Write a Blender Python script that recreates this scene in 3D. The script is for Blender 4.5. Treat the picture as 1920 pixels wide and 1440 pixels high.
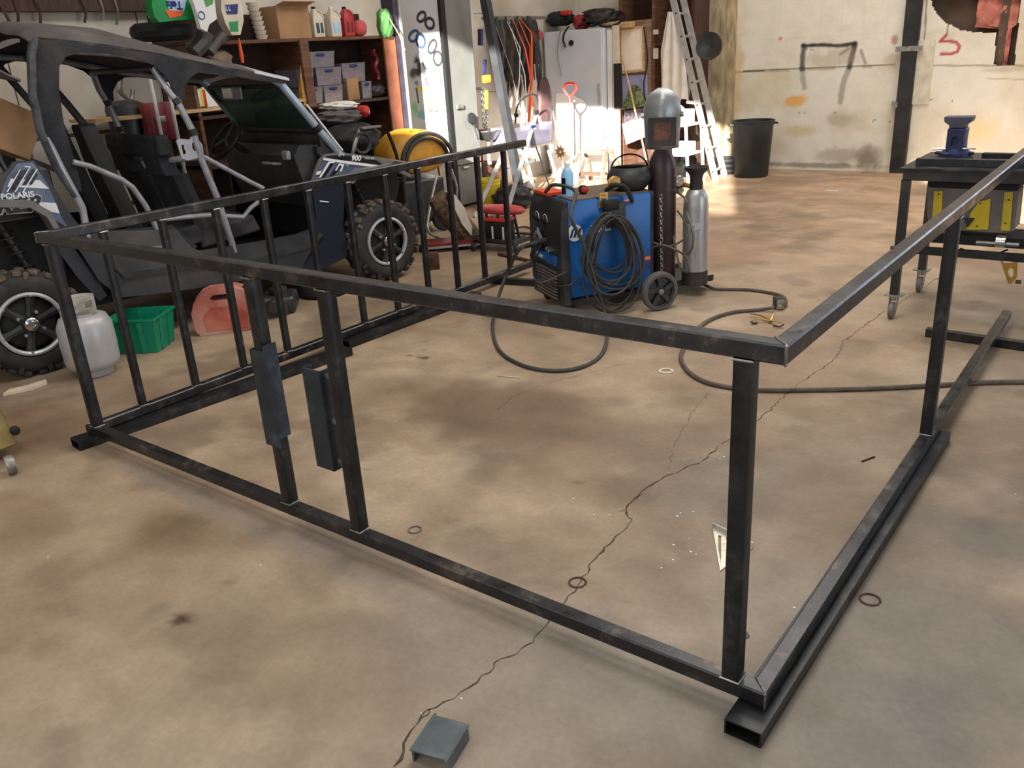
import bpy, math, random
import numpy as np
from mathutils import Vector, Matrix
random.seed(7); rng = np.random.default_rng(7)
for o in list(bpy.data.objects): bpy.data.objects.remove(o)
S = bpy.context.scene
COL = S.collection
PI = math.pi
# ------------------------------------------------------------------ camera
CF = 1588.99; CP = np.array([0.6357, -1.8372, 1.7773]); CYAW, CPIT, CROL = -0.66852, 0.37168, -0.06426
_F = np.array([math.sin(CYAW)*math.cos(CPIT), math.cos(CYAW)*math.cos(CPIT), -math.sin(CPIT)])
_R = np.array([math.cos(CYAW), -math.sin(CYAW), 0.0]); _U = np.cross(_R, _F)
_c, _s = math.cos(CROL), math.sin(CROL)
_R, _U = _c*_R+_s*_U, -_s*_R+_c*_U
cam = bpy.data.objects.new('camera', bpy.data.cameras.new('camera')); COL.objects.link(cam)
cam.data.sensor_width = 36; cam.data.lens = 36*CF/1920
m = Matrix.Identity(4)
for i in range(3): m[i][0] = _R[i]; m[i][1] = _U[i]; m[i][2] = -_F[i]; m[i][3] = CP[i]
cam.matrix_world = m; cam.data.clip_start = .02; S.camera = cam
# ------------------------------------------------------------------ world, sun, daylight, lamps, exposure
S.view_settings.view_transform = 'Standard'; S.view_settings.look = 'None'
S.view_settings.gamma = 1; S.view_settings.use_curve_mapping = False
S.view_settings.exposure = -0.08
w = bpy.data.worlds.new('world'); S.world = w; w.use_nodes = True
w.node_tree.nodes['Background'].inputs[0].default_value = (.62, .78, 1, 1)
w.node_tree.nodes['Background'].inputs[1].default_value = 1.2
sunl = bpy.data.lights.new('sun', 'SUN'); sunl.energy = 32; sunl.angle = math.radians(.6); sunl.color = (1, .95, .86)
sun = bpy.data.objects.new('sun', sunl); COL.objects.link(sun)
sun.location = (5, -8, 8)
sun.rotation_euler = Vector((-.41*.95, .91*.95, -.33*.95)).to_track_quat('-Z', 'Y').to_euler()
def area(name, loc, target, sx, sy, power, color):
    l = bpy.data.lights.new(name, 'AREA'); l.shape = 'RECTANGLE'; l.size = sx; l.size_y = sy; l.energy = power; l.color = color
    o = bpy.data.objects.new(name, l); COL.objects.link(o); o.location = loc
    o.rotation_euler = (Vector(target)-Vector(loc)).to_track_quat('-Z', 'Z').to_euler()
    return o
area('bay_door_daylight', (6.7, 3.2, 1.9), (0, 3.2, 1.2), 5.0, 3.4, 250, (.8, .9, 1))
area('skylight_rear', (-2.0, 7.0, 5.85), (-2.0, 7.0, 0), 3.5, 3.5, 250, (1, .96, .9))
area('skylight_middle', (-1.2, 2.2, 5.85), (-1.2, 2.2, 0), 2.4, 3, 190, (1, .96, .9))
area('ceiling_lamp_strip', (-3.3, -1.75, 5.85), (-3.3, -1.75, 0), 7, .6, 80, (.96, .98, 1))
area('rear_window_daylight', (2.2, 10.25, 3.1), (2.2, 5, 2.6), 3.0, 2.8, 110, (.72, .84, 1))
area('front_bay_daylight', (-1.5, -3.3, 2.0), (-2.5, 3, 1.0), 6, 2.6, 85, (.9, .95, 1))

# ------------------------------------------------------------------ pixel helpers: the camera ray through an image pixel meets a chosen plane
def _ray(u, v):
    d = _F+_R*(u-960)/CF-_U*(v-720)/CF; return d/np.linalg.norm(d)
def on(u, v, P, n):
    P = np.array(P, float); n = np.array(n, float); d = _ray(u, v); return CP+d*(((P-CP)@n)/(d@n))
def G(u, v, z=0): return on(u, v, (0, 0, z), (0, 0, 1))
def PX(u, v, x): return on(u, v, (x, 0, 0), (1, 0, 0))
def PY(u, v, y): return on(u, v, (0, y, 0), (0, 1, 0))
V3 = lambda *a: np.array(a, float)
def un(v): v = np.array(v, float); return v/(np.linalg.norm(v)+1e-12)
# ------------------------------------------------------------------ materials
def lin(c): return tuple((x/12.92 if x <= .04045 else ((x+.055)/1.055)**2.4) for x in (k/255 for k in c))
_mats = {}
def mat(name, rgb, rough=.6, metal=0, var=.12, scale=8, bump=.15, dust=None, dust_amt=.0, spec=.5, emit=0, trans=0, coat=0, stretch=None):
    if name in _mats: return _mats[name]
    M = bpy.data.materials.new(name); M.use_nodes = True; nt = M.node_tree; N = nt.nodes; L = nt.links
    B = N['Principled BSDF']; c = lin(rgb)
    tc = N.new('ShaderNodeTexCoord'); mp = N.new('ShaderNodeMapping'); L.new(tc.outputs['Object'], mp.inputs[0])
    if stretch: mp.inputs['Scale'].default_value = stretch
    nz = N.new('ShaderNodeTexNoise'); nz.inputs['Scale'].default_value = scale; nz.inputs['Detail'].default_value = 6; L.new(mp.outputs[0], nz.inputs[0])
    rp = N.new('ShaderNodeValToRGB'); rp.color_ramp.elements[0].position = .3; rp.color_ramp.elements[1].position = .7
    rp.color_ramp.elements[0].color = (*[x*(1-var*2) for x in c], 1); rp.color_ramp.elements[1].color = (*[min(1, x*(1+var)) for x in c], 1)
    L.new(nz.outputs[0], rp.inputs[0]); out = rp.outputs[0]
    if dust:
        n2 = N.new('ShaderNodeTexNoise'); n2.inputs['Scale'].default_value = scale*.45; n2.inputs['Detail'].default_value = 8; L.new(mp.outputs[0], n2.inputs[0])
        mr = N.new('ShaderNodeMapRange'); mr.inputs[1].default_value = .45; mr.inputs[2].default_value = .7; mr.inputs[4].default_value = dust_amt; L.new(n2.outputs[0], mr.inputs[0])
        mx = N.new('ShaderNodeMixRGB'); L.new(mr.outputs[0], mx.inputs[0]); L.new(out, mx.inputs[1]); mx.inputs[2].default_value = (*lin(dust), 1); out = mx.outputs[0]
    L.new(out, B.inputs['Base Color'])
    B.inputs['Roughness'].default_value = rough; B.inputs['Metallic'].default_value = metal
    B.inputs['Specular IOR Level'].default_value = spec
    if coat: B.inputs['Coat Weight'].default_value = coat
    if trans: B.inputs['Transmission Weight'].default_value = trans
    if bump:
        bp = N.new('ShaderNodeBump'); bp.inputs['Strength'].default_value = bump; bp.inputs['Distance'].default_value = .01
        n3 = N.new('ShaderNodeTexNoise'); n3.inputs['Scale'].default_value = scale*6; L.new(mp.outputs[0], n3.inputs[0])
        L.new(n3.outputs[0], bp.inputs['Height']); L.new(bp.outputs[0], B.inputs['Normal'])
    _mats[name] = M; return M
def attr_mat(name, rough=.7, scale=6, amt=.12, bump=.25, fine=60, spec=.4):
    M = bpy.data.materials.new(name); M.use_nodes = True; nt = M.node_tree; N = nt.nodes; L = nt.links; B = N['Principled BSDF']
    a = N.new('ShaderNodeAttribute'); a.attribute_name = 'paint'
    tc = N.new('ShaderNodeTexCoord')
    def noise(sc, det=8, ro=.6):
        n = N.new('ShaderNodeTexNoise'); n.inputs['Scale'].default_value = sc; n.inputs['Detail'].default_value = det; n.inputs['Roughness'].default_value = ro; L.new(tc.outputs['Object'], n.inputs[0]); return n
    n1 = noise(scale); n2 = noise(fine, 4); col = a.outputs['Color']
    for n, am in ((n1, amt), (n2, amt*.5)):
        mr = N.new('ShaderNodeMapRange'); mr.inputs[1].default_value = .3; mr.inputs[2].default_value = .7; mr.inputs[3].default_value = 1-am; mr.inputs[4].default_value = 1+am; L.new(n.outputs[0], mr.inputs[0])
        mx = N.new('ShaderNodeMixRGB'); mx.blend_type = 'MULTIPLY'; mx.inputs[0].default_value = 1; L.new(col, mx.inputs[1]); L.new(mr.outputs[0], mx.inputs[2]); col = mx.outputs[0]
    L.new(col, B.inputs['Base Color'])
    mr = N.new('ShaderNodeMapRange'); mr.inputs[3].default_value = rough-.12; mr.inputs[4].default_value = rough+.12; L.new(n1.outputs[0], mr.inputs[0]); L.new(mr.outputs[0], B.inputs['Roughness'])
    B.inputs['Specular IOR Level'].default_value = spec
    bp = N.new('ShaderNodeBump'); bp.inputs['Strength'].default_value = bump; bp.inputs['Distance'].default_value = .004; L.new(n2.outputs[0], bp.inputs['Height']); L.new(bp.outputs[0], B.inputs['Normal'])
    return M
def steel_mat(name, rgb, rough, metal, mill):
    """hot-rolled mill-scale steel: dark grey with long streaks and rubbed lighter patches"""
    M = bpy.data.materials.new(name); M.use_nodes = True; N = M.node_tree.nodes; L = M.node_tree.links; B = N['Principled BSDF']
    tc = N.new('ShaderNodeTexCoord'); n1 = N.new('ShaderNodeTexNoise'); n1.inputs['Scale'].default_value = 9; n1.inputs['Detail'].default_value = 9; n1.inputs['Roughness'].default_value = .7
    L.new(tc.outputs['Object'], n1.inputs[0])
    rp = N.new('ShaderNodeValToRGB'); e = rp.color_ramp.elements; c = lin(rgb)
    e[0].position = .35; e[0].color = (*[x*.7 for x in c], 1); e[1].position = .72; e[1].color = (*lin(mill), 1); k = e.new(.55); k.color = (*c, 1)
    L.new(n1.outputs[0], rp.inputs[0]); L.new(rp.outputs[0], B.inputs['Base Color'])
    mr = N.new('ShaderNodeMapRange'); mr.inputs[1].default_value = .3; mr.inputs[2].default_value = .7; mr.inputs[3].default_value = rough-.1; mr.inputs[4].default_value = rough+.15; L.new(n1.outputs[0], mr.inputs[0]); L.new(mr.outputs[0], B.inputs['Roughness'])
    B.inputs['Metallic'].default_value = metal
    bp = N.new('ShaderNodeBump'); bp.inputs['Strength'].default_value = .12; bp.inputs['Distance'].default_value = .003
    n2 = N.new('ShaderNodeTexNoise'); n2.inputs['Scale'].default_value = 120; L.new(tc.outputs['Object'], n2.inputs[0]); L.new(n2.outputs[0], bp.inputs['Height']); L.new(bp.outputs[0], B.inputs['Normal'])
    return M
def glass_mat(name, tint, dif, mixd, gl=.12):
    M = bpy.data.materials.new(name); M.use_nodes = True; N = M.node_tree.nodes; L = M.node_tree.links
    N.remove(N['Principled BSDF']); out = N['Material Output']
    t = N.new('ShaderNodeBsdfTransparent'); t.inputs[0].default_value = (*lin(tint), 1)
    d = N.new('ShaderNodeBsdfDiffuse'); d.inputs[0].default_value = (*lin(dif), 1); g = N.new('ShaderNodeBsdfGlossy'); g.inputs['Roughness'].default_value = .12
    a = N.new('ShaderNodeMixShader'); a.inputs[0].default_value = mixd; L.new(t.outputs[0], a.inputs[1]); L.new(d.outputs[0], a.inputs[2])
    b = N.new('ShaderNodeMixShader'); b.inputs[0].default_value = gl; L.new(a.outputs[0], b.inputs[1]); L.new(g.outputs[0], b.inputs[2]); L.new(b.outputs[0], out.inputs[0])
    return M
STEEL = steel_mat('mill_steel', (66, 66, 68), .31, .8, (122, 110, 98))
STEELD = steel_mat('dark_steel', (56, 57, 59), .36, .75, (88, 86, 84))
PLATE = steel_mat('blue_grey_plate', (60, 68, 78), .45, .65, (92, 100, 108))
WELD = mat('weld_bead', (165, 165, 160), .3, .9, .3, 60)
BLACK = mat('black_plastic', (32, 33, 35), .5, 0, .15, 10, dust=(105, 98, 88), dust_amt=.25)
BLACKD = mat('deep_black', (18, 18, 19), .7)
FABRIC = mat('black_canvas', (34, 36, 41), .85, 0, .2, 7, .5, dust=(120, 110, 102), dust_amt=.25)
ROOFM = mat('dusty_canvas_top', (88, 82, 80), .85, 0, .15, 5, .4, dust=(132, 120, 112), dust_amt=.6)
RUBBER = mat('tire_rubber', (38, 38, 39), .8, 0, .15, 12, .3, dust=(95, 84, 72), dust_amt=.35)
BROWNT = mat('brown_tread', (104, 90, 76), .9, 0, .3, 25, .5, dust=(60, 55, 50), dust_amt=.7)
SILVER = mat('silver_tube_paint', (160, 160, 168), .4, .4, .12, 12, dust=(105, 100, 98), dust_amt=.4)
ALU = mat('aluminium', (190, 190, 188), .38, .55, .1, 10, dust=(140, 130, 120), dust_amt=.3)
CHROME = mat('chrome', (200, 200, 200), .18, .95, .05)
GREYP = mat('gunmetal_plastic', (44, 46, 51), .42, .1, .12, 6, dust=(120, 112, 102), dust_amt=.35)
GREYL = mat('light_grey_plastic', (112, 108, 106), .5, 0, .12, 6, dust=(140, 125, 112), dust_amt=.4)
WHITE = mat('white_paint', (222, 222, 220), .5, 0, .05, 3, dust=(170, 160, 145), dust_amt=.35)
OFFW = mat('off_white', (212, 200, 180), .75, 0, .08, 6)
WHITEB = mat('decal_white', (225, 226, 228), .45, 0, .03)
BLUE = mat('welder_blue', (0, 92, 168), .42, 0, .08, 6, .08, dust=(50, 96, 130), dust_amt=.3)
RED = mat('red_plastic', (186, 40, 34), .45, 0, .1)
ORANGE = mat('orange_webbing', (232, 96, 44), .7, 0, .12)
YELLOW = mat('yellow_plastic', (222, 196, 30), .45, 0, .1, 8, dust=(150, 120, 40), dust_amt=.4)
YELLO2 = mat('amber_yellow_shell', (206, 146, 40), .5, 0, .12, 8, dust=(160, 120, 50), dust_amt=.4)
GREEN = mat('green_plastic', (0, 132, 98), .42, 0, .08)
GREENB = mat('green_bag_film', (26, 140, 70), .35, 0, .15)
LGREEN = mat('pale_green_bag', (92, 150, 84), .5, 0, .2)
PROP = mat('propane_grey_paint', (176, 178, 182), .35, .1, .05, 6, .05, dust=(170, 140, 115), dust_amt=.5)
GASR = mat('faded_red_poly', (178, 100, 86), .6, 0, .1, 5, .1, dust=(206, 168, 152), dust_amt=1)
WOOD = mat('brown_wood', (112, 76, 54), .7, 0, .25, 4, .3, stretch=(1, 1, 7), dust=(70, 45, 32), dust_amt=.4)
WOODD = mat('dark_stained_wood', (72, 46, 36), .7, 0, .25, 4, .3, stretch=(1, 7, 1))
WOODG = mat('grey_weathered_wood', (150, 124, 100), .8, 0, .25, 8, .4, stretch=(1, 1, 5))
WOODL = mat('light_timber', (206, 170, 120), .7, 0, .15, 8, .3, stretch=(1, 1, 5))
BARK = mat('bark', (120, 98, 76), .9, 0, .4, 25, 1)
CARD = mat('cardboard', (166, 128, 92), .85, 0, .1, 5, .15)
CARDD = mat('cardboard_dark', (120, 90, 66), .85, 0, .1, 5, .15)
TOTE = glass_mat('clear_tote', (215, 215, 230), (176, 172, 192), .28, .1)
TOTEC = mat('tote_contents', (84, 82, 100), .7, 0, .5, 16)
LEATH = mat('maroon_leather', (84, 58, 60), .6, 0, .15)
BROWNC = mat('argon_brown_cylinder', (58, 40, 46), .4, .1, .15, 8, dust=(90, 74, 74), dust_amt=.35)
CABLE = mat('grey_cable', (58, 57, 55), .6, 0, .12, 20)
CABLEB = mat('dusty_brown_cable', (92, 80, 70), .7, 0, .2, 20)
HELM = mat('welding_hood_silver', (140, 144, 146), .4, .45, .15, 9)
GLASSR = mat('hood_lens', (110, 66, 52), .25, .1, .25, 20)
NAVY = mat('vise_blue', (44, 50, 92), .5, .2, .2)
BRASS = mat('brass', (190, 150, 80), .35, .8, .15)
RUST = mat('rusty_brown_steel', (96, 66, 54), .65, .4, .3, 14)
GALV = mat('galvanised', (160, 158, 150), .45, .7, .2, 16)
PURPLE = mat('purple_grey_steel', (72, 64, 80), .6, .2, .2)
DGREY = mat('dull_grey_steel', (128, 130, 126), .5, .2, .06, 3, dust=(96, 96, 92), dust_amt=.5)
PINK = mat('pink_glass_wool', (196, 122, 106), .95, 0, .25, 9, 1)
BPAPER = mat('brown_backing_paper', (92, 74, 60), .9, 0, .2, 5, .3)
CLOTHW = mat('white_cloth', (226, 220, 210), .9, 0, .06, 6, .3)
CLOTHG = mat('grey_cloth', (92, 84, 82), .9, 0, .2, 8, .3)
LBLUE = mat('pale_blue_bottle', (150, 198, 232), .3, 0, .05)
DBLUE = mat('dark_blue_label', (24, 42, 110), .4)
POSTB = mat('poster_sky', (150, 150, 190), .5, 0, .1)
STRAPM = mat('dark_strap', (52, 50, 46), .9, 0, .3, 12)
CHAIN = mat('chain_steel', (150, 150, 146), .35, .85, .2)
WINDSH = glass_mat('green_tinted_windshield', (120, 150, 132), (74, 96, 88), .5, .12)
CONC_CR = mat('crack_dirt', (84, 70, 56), .95, 0, .3, 30)
TARP = mat('pinkish_plastic_sheet', (206, 176, 162), .6, 0, .08, 3, .3)

# ------------------------------------------------------------------ mesh builder
def basis(d, up=(0, 0, 1)):
    d = un(d); up = np.array(up, float)
    if abs(d@un(up)) > .98: up = np.array((1., 0, 0)) if abs(d[0]) < .9 else np.array((0, 1., 0))
    s = un(np.cross(d, up)); return s, np.cross(s, d)
def setp(o, label=None, cat=None, group=None, kind=None):
    if label: o['label'] = label
    if cat: o['category'] = cat
    if group: o['group'] = group
    if kind: o['kind'] = kind
    return o
_M = {}
def Mof(o): return _M.get(o.name, Matrix.Identity(4))
class MB:
    def __init__(s): s.v = []; s.f = []; s.mi = []; s.k = 0
    def add(s, vs, fs, k=None):
        n = len(s.v); s.v += [tuple(map(float, q)) for q in vs]; s.f += [tuple(i+n for i in f) for f in fs]; s.mi += [s.k if k is None else k]*len(fs); return s
    def loft(s, rings, cap=True, close=True):
        n = len(rings[0]); vs = [q for r in rings for q in r]; fs = []
        for i in range(len(rings)-1):
            for j in range(n if close else n-1):
                a = i*n+j; b = i*n+(j+1) % n; fs.append((a, b, b+n, a+n))
        if cap: fs.append(tuple(range(n-1, -1, -1))); fs.append(tuple(range((len(rings)-1)*n, len(rings)*n)))
        return s.add(vs, fs)
    def box(s, c, sz, ax=None, bev=0):
        c = np.array(c, float); X, Y, Z = ax if ax is not None else (V3(1, 0, 0), V3(0, 1, 0), V3(0, 0, 1))
        a, b, h = [q/2 for q in sz]
        if bev:
            e = bev; ring = lambda z, i: [c+X*x+Y*y+Z*z for x, y in ((-a+e+i, -b+i), (a-e-i, -b+i), (a-i, -b+e+i), (a-i, b-e-i), (a-e-i, b-i), (-a+e+i, b-i), (-a+i, b-e-i), (-a+i, -b+e+i))]
            return s.loft([ring(-h, e*.7), ring(-h+e, 0), ring(h-e, 0), ring(h, e*.7)])
        r = lambda z: [c+X*x+Y*y+Z*z for x, y in ((-a, -b), (a, -b), (a, b), (-a, b))]
        return s.loft([r(-h), r(h)])
    def b2(s, lo, hi, bev=0):
        lo = np.minimum(lo, hi*1.0 if isinstance(hi, np.ndarray) else np.array(hi, float)); hi = np.array(hi, float); return s.box((lo+hi)/2, np.abs(hi-lo), bev=bev)
    def beam(s, p0, p1, w, h, up=(0, 0, 1), r=0, m0=0, m1=0):
        """rectangular section w (sideways) x h (along up); m0/m1 mitre slopes"""
        p0 = np.array(p0, float); p1 = np.array(p1, float); d = un(p1-p0); sd, u = basis(d, up); a, b = w/2, h/2
        if r: sec = []; [sec.extend([(sx*(a-r*(1-c)) , sy*(b-r*(1-k))) for c, k in (((1, 0), (.7, .7), (0, 1)) if sx*sy > 0 else ((0, 1), (.7, .7), (1, 0)))]) for sx, sy in ((1, 1), (-1, 1), (-1, -1), (1, -1))]
        else: sec = [(a, b), (-a, b), (-a, -b), (a, -b)]
        return s.loft([[p0+sd*x+u*y+d*x*m0 for x, y in sec], [p1+sd*x+u*y+d*x*m1 for x, y in sec]])
    def hollow(s, p0, p1, w, h, t=.005, up=(0, 0, 1)):
        p0 = np.array(p0, float); p1 = np.array(p1, float); sd, u = basis(p1-p0, up); q = lambda a, b: [(a, b), (-a, b), (-a, -b), (a, -b)]
        O = q(w/2, h/2); I = q(w/2-t, h/2-t)
        rings = [[P+sd*x+u*y for x, y in sec] for P, sec in ((p0, I), (p0, O), (p1, O), (p1, I), (p0, I))]
        return s.loft(rings, cap=False)
    def tube(s, pts, r, seg=8, cap=True, flat=None):
        P = [np.array(q, float) for q in pts]; n = len(P); rr = r if hasattr(r, '__len__') else [r]*n
        T = [un(P[min(i+1, n-1)]-P[max(i-1, 0)]) for i in range(n)]; sd, u = basis(T[0]); rings = []
        for i in range(n):
            u = un(u-T[i]*(u@T[i])); sd = np.cross(T[i], u)
            fl = flat or 1
            rings.append([P[i]+sd*math.cos(a)*rr[i]+u*math.sin(a)*rr[i]*fl for a in [2*PI*k/seg for k in range(seg)]])
        return s.loft(rings, cap)
    def lathe(s, prof, o, ax=(0, 0, 1), seg=24, cap=True, wob=None):
        o = np.array(o, float); ax = un(ax); sd, u = basis(ax)
        return s.loft([[o+ax*h+(sd*math.cos(a)+u*math.sin(a))*r*(wob(a, h) if wob else 1) for a in [2*PI*k/seg for k in range(seg)]] for r, h in prof], cap)
    def sph(s, c, r, seg=12, rg=8, ax=None, nz=0):
        X, Y, Z = ax if ax is not None else (V3(1, 0, 0), V3(0, 1, 0), V3(0, 0, 1)); r = r if hasattr(r, '__len__') else (r, r, r); rings = []
        for i in range(1, rg):
            t = PI*i/rg; rings.append([np.array(c)+(X*r[0]*math.sin(t)*math.cos(a)+Y*r[1]*math.sin(t)*math.sin(a)-Z*r[2]*math.cos(t))*(1+nz*(random.random()-.5)) for a in [2*PI*k/seg for k in range(seg)]])
        return s.loft(rings)
    def torus(s, c, R, r, ax=(0, 0, 1), seg=20, ts=6, a0=0, a1=2*PI):
        X, Y = basis(ax); full = a1-a0 > 6.28; n = seg
        pts = [np.array(c)+(X*math.cos(a)+Y*math.sin(a))*R for a in [a0+(a1-a0)*k/n for k in range(n+1)]]
        return s.tube(pts, r, ts, cap=not full)
    def prism(s, pts, ext):
        ext = np.array(ext, float); P = [np.array(q, float) for q in pts]; return s.loft([P, [q+ext for q in P]])
    def plate(s, f2, outer, holes=(), th=.01, off=0):
        """flat plate with holes; f2(a,b,t) maps plate coordinates and depth to space"""
        cu = bpy.data.curves.new('t', 'CURVE'); cu.dimensions = '2D'; cu.fill_mode = 'BOTH'; cu.extrude = .5
        for pl in (outer, *holes):
            sp = cu.splines.new('POLY'); sp.points.add(len(pl)-1); sp.use_cyclic_u = True
            for i, (a, b) in enumerate(pl): sp.points[i].co = (a, b, 0, 1)
        ob = bpy.data.objects.new('t', cu); me = bpy.data.meshes.new_from_object(ob)
        vs = [f2(q.co.x, q.co.y, off+(q.co.z+.5)*th) for q in me.vertices]; fs = [tuple(q.vertices) for q in me.polygons]
        bpy.data.objects.remove(ob); bpy.data.curves.remove(cu); bpy.data.meshes.remove(me); return s.add(vs, fs)
    def grid(s, fn, nu, nv, th=None):
        P = [[np.array(fn(i/nu, j/nv), float) for j in range(nv+1)] for i in range(nu+1)]
        vs = [q for r in P for q in r]; n = nv+1; fs = [(i*n+j, i*n+j+1, (i+1)*n+j+1, (i+1)*n+j) for i in range(nu) for j in range(nv)]
        if th is not None:
            th = np.array(th, float); m_ = len(vs); vs += [q+th for q in vs]; fs += [tuple(reversed([k+m_ for k in f])) for f in fs]
            bd = [(i, 0) for i in range(nu+1)]+[(nu, j) for j in range(1, nv+1)]+[(i, nv) for i in range(nu-1, -1, -1)]+[(0, j) for j in range(nv-1, 0, -1)]
            ids = [i*n+j for i, j in bd]
            for a, b in zip(ids, ids[1:]+ids[:1]): fs.append((b, a, a+m_, b+m_))
        return s.add(vs, fs)
    def build(s, name, mats, parent=None, sharp=35, label=None, cat=None, group=None, kind=None, bevel=0):
        me = bpy.data.meshes.new(name); V = np.array(s.v)
        if parent is None:
            o_ = Vector(((V[:, 0].min()+V[:, 0].max())/2, (V[:, 1].min()+V[:, 1].max())/2, V[:, 2].min())); M = Matrix.Translation(o_)
        else: M = Mof(parent)
        me.from_pydata(s.v, [], s.f); me.transform(M.inverted())
        for mm in (mats if isinstance(mats, (list, tuple)) else [mats]): me.materials.append(mm)
        me.polygons.foreach_set('material_index', s.mi)
        import bmesh as _b; bm = _b.new(); bm.from_mesh(me); _b.ops.recalc_face_normals(bm, faces=bm.faces); bm.to_mesh(me); bm.free()
        me.shade_smooth(); me.set_sharp_from_angle(angle=math.radians(sharp))
        o = bpy.data.objects.new(name, me); COL.objects.link(o)
        if parent is None: o.matrix_world = M
        else: o.parent = parent
        _M[o.name] = M
        if bevel:
            bv = o.modifiers.new('bevel', 'BEVEL'); bv.width = bevel; bv.segments = 2; bv.limit_method = 'ANGLE'
        return setp(o, label, cat, group, kind)
def thing(name, loc, label, cat, group=None):
    o = bpy.data.objects.new(name, None); COL.objects.link(o); o.empty_display_size = .1; M = Matrix.Translation(Vector([float(q) for q in loc])); o.matrix_world = M; _M[o.name] = M
    return setp(o, label, cat, group)
def dup(root, delta, label=None, group=None, rot=0):
    r = root.copy(); COL.objects.link(r); M = Matrix.Translation(Vector([float(q) for q in delta])) @ Mof(root)
    if rot: M = M @ Matrix.Rotation(rot, 4, 'Z')
    r.matrix_world = M; _M[r.name] = M
    if label: r['label'] = label
    if group: r['group'] = group
    def kids(a, b):
        for ch in list(a.children):
            c = ch.copy(); COL.objects.link(c); c.parent = b; _M[c.name] = M; kids(ch, c)
    kids(root, r); return r
def text(body, size, o, xd, yd, m_, parent, name='lettering', ext=.001, bold=0):
    cu = bpy.data.curves.new('t', 'FONT'); cu.body = body; cu.size = size; cu.extrude = ext; cu.offset = bold; cu.align_x = 'CENTER'; cu.align_y = 'CENTER'; cu.resolution_u = 3
    ob = bpy.data.objects.new('t', cu); me = bpy.data.meshes.new_from_object(ob); b = MB(); X, Y = un(xd), un(yd); Z = np.cross(X, Y)
    b.add([np.array(o)+X*q.co.x+Y*q.co.y+Z*q.co.z for q in me.vertices], [tuple(q.vertices) for q in me.polygons])
    bpy.data.objects.remove(ob); bpy.data.curves.remove(cu); bpy.data.meshes.remove(me)
    return b.build(name, m_, parent)
def bez(pts, n=8):
    P = [np.array(q, float) for q in pts]; P = [2*P[0]-P[1]]+P+[2*P[-1]-P[-2]]; out = []
    for i in range(1, len(P)-2):
        for k in range(n):
            t = k/n; a, b, c, d = P[i-1:i+3]; out.append(.5*((2*b)+(-a+c)*t+(2*a-5*b+4*c-d)*t*t+(-a+3*b-3*c+d)*t**3))
    out.append(P[-2]); return out
# value noise for painted wear
_tab = rng.random((64, 64))
def vn(x, y):
    x = np.asarray(x); y = np.asarray(y); xi = np.floor(x).astype(int); yi = np.floor(y).astype(int); fx = x-xi; fy = y-yi; fx = fx*fx*(3-2*fx); fy = fy*fy*(3-2*fy)
    g = lambda a, b: _tab[a % 64, b % 64]
    return (g(xi, yi)*(1-fx)+g(xi+1, yi)*fx)*(1-fy)+(g(xi, yi+1)*(1-fx)+g(xi+1, yi+1)*fx)*fy
def fbm(x, y, o=4):
    r = 0; a = .5; n = 0
    for k in range(o): r = r+a*vn(x*2**k+k*17.3, y*2**k+k*9.1); n += a; a *= .55
    return r/n
def sm(e0, e1, x): t = np.clip((x-e0)/(e1-e0), 0, 1); return t*t*(3-2*t)
def segd(x, y, pts):
    d = np.full(x.shape, 1e9)
    for (ax, ay), (bx, by) in zip(pts, pts[1:]):
        dx, dy = bx-ax, by-ay; t = np.clip(((x-ax)*dx+(y-ay)*dy)/(dx*dx+dy*dy+1e-12), 0, 1); d = np.minimum(d, np.hypot(x-ax-t*dx, y-ay-t*dy))
    return d
def lerp(c, rgb, f): return c*(1-f[..., None])+np.array(lin(rgb))*f[..., None]
def painted(name, o, e1, e2, n1, n2, fn, m_, parent=None, cut=None, **kw):
    """flat sheet whose pigment is stored per vertex; fn(a,b) in metres along e1,e2"""
    o = np.array(o, float); e1 = np.array(e1, float); e2 = np.array(e2, float); L1, L2 = np.linalg.norm(e1), np.linalg.norm(e2)
    A, B = np.meshgrid(np.linspace(0, 1, n1+1), np.linspace(0, 1, n2+1), indexing='ij'); P = o+A[..., None]*e1+B[..., None]*e2
    c = np.clip(fn(A*L1, B*L2, P), 0, 1).reshape(-1, 3); me = bpy.data.meshes.new(name)
    I = (np.arange(n1)[:, None]*(n2+1)+np.arange(n2)[None]).ravel(); F = np.stack([I, I+n2+1, I+n2+2, I+1], 1)
    if cut is not None: F = F[~cut(*(P.reshape(-1, 3)[F].mean(1).T))]
    M = Matrix.Translation(Vector(o)) if parent is None else Mof(parent)
    off = np.array(M.translation)
    V = P.reshape(-1, 3)-off; me.from_pydata([], [], []) ; me.vertices.add(len(V)); me.vertices.foreach_set('co', V.ravel()); me.loops.add(F.size); me.loops.foreach_set('vertex_index', F.ravel())
    me.polygons.add(len(F)); me.polygons.foreach_set('loop_start', np.arange(len(F))*4); me.update(calc_edges=True)
    at = me.color_attributes.new('paint', 'FLOAT_COLOR', 'POINT'); at.data.foreach_set('color', np.c_[c, np.ones(len(c))].ravel())
    me.materials.append(m_); ob = bpy.data.objects.new(name, me); COL.objects.link(ob)
    if parent is None: ob.matrix_world = M
    else: ob.parent = parent
    _M[ob.name] = M; return setp(ob, **kw)
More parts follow.
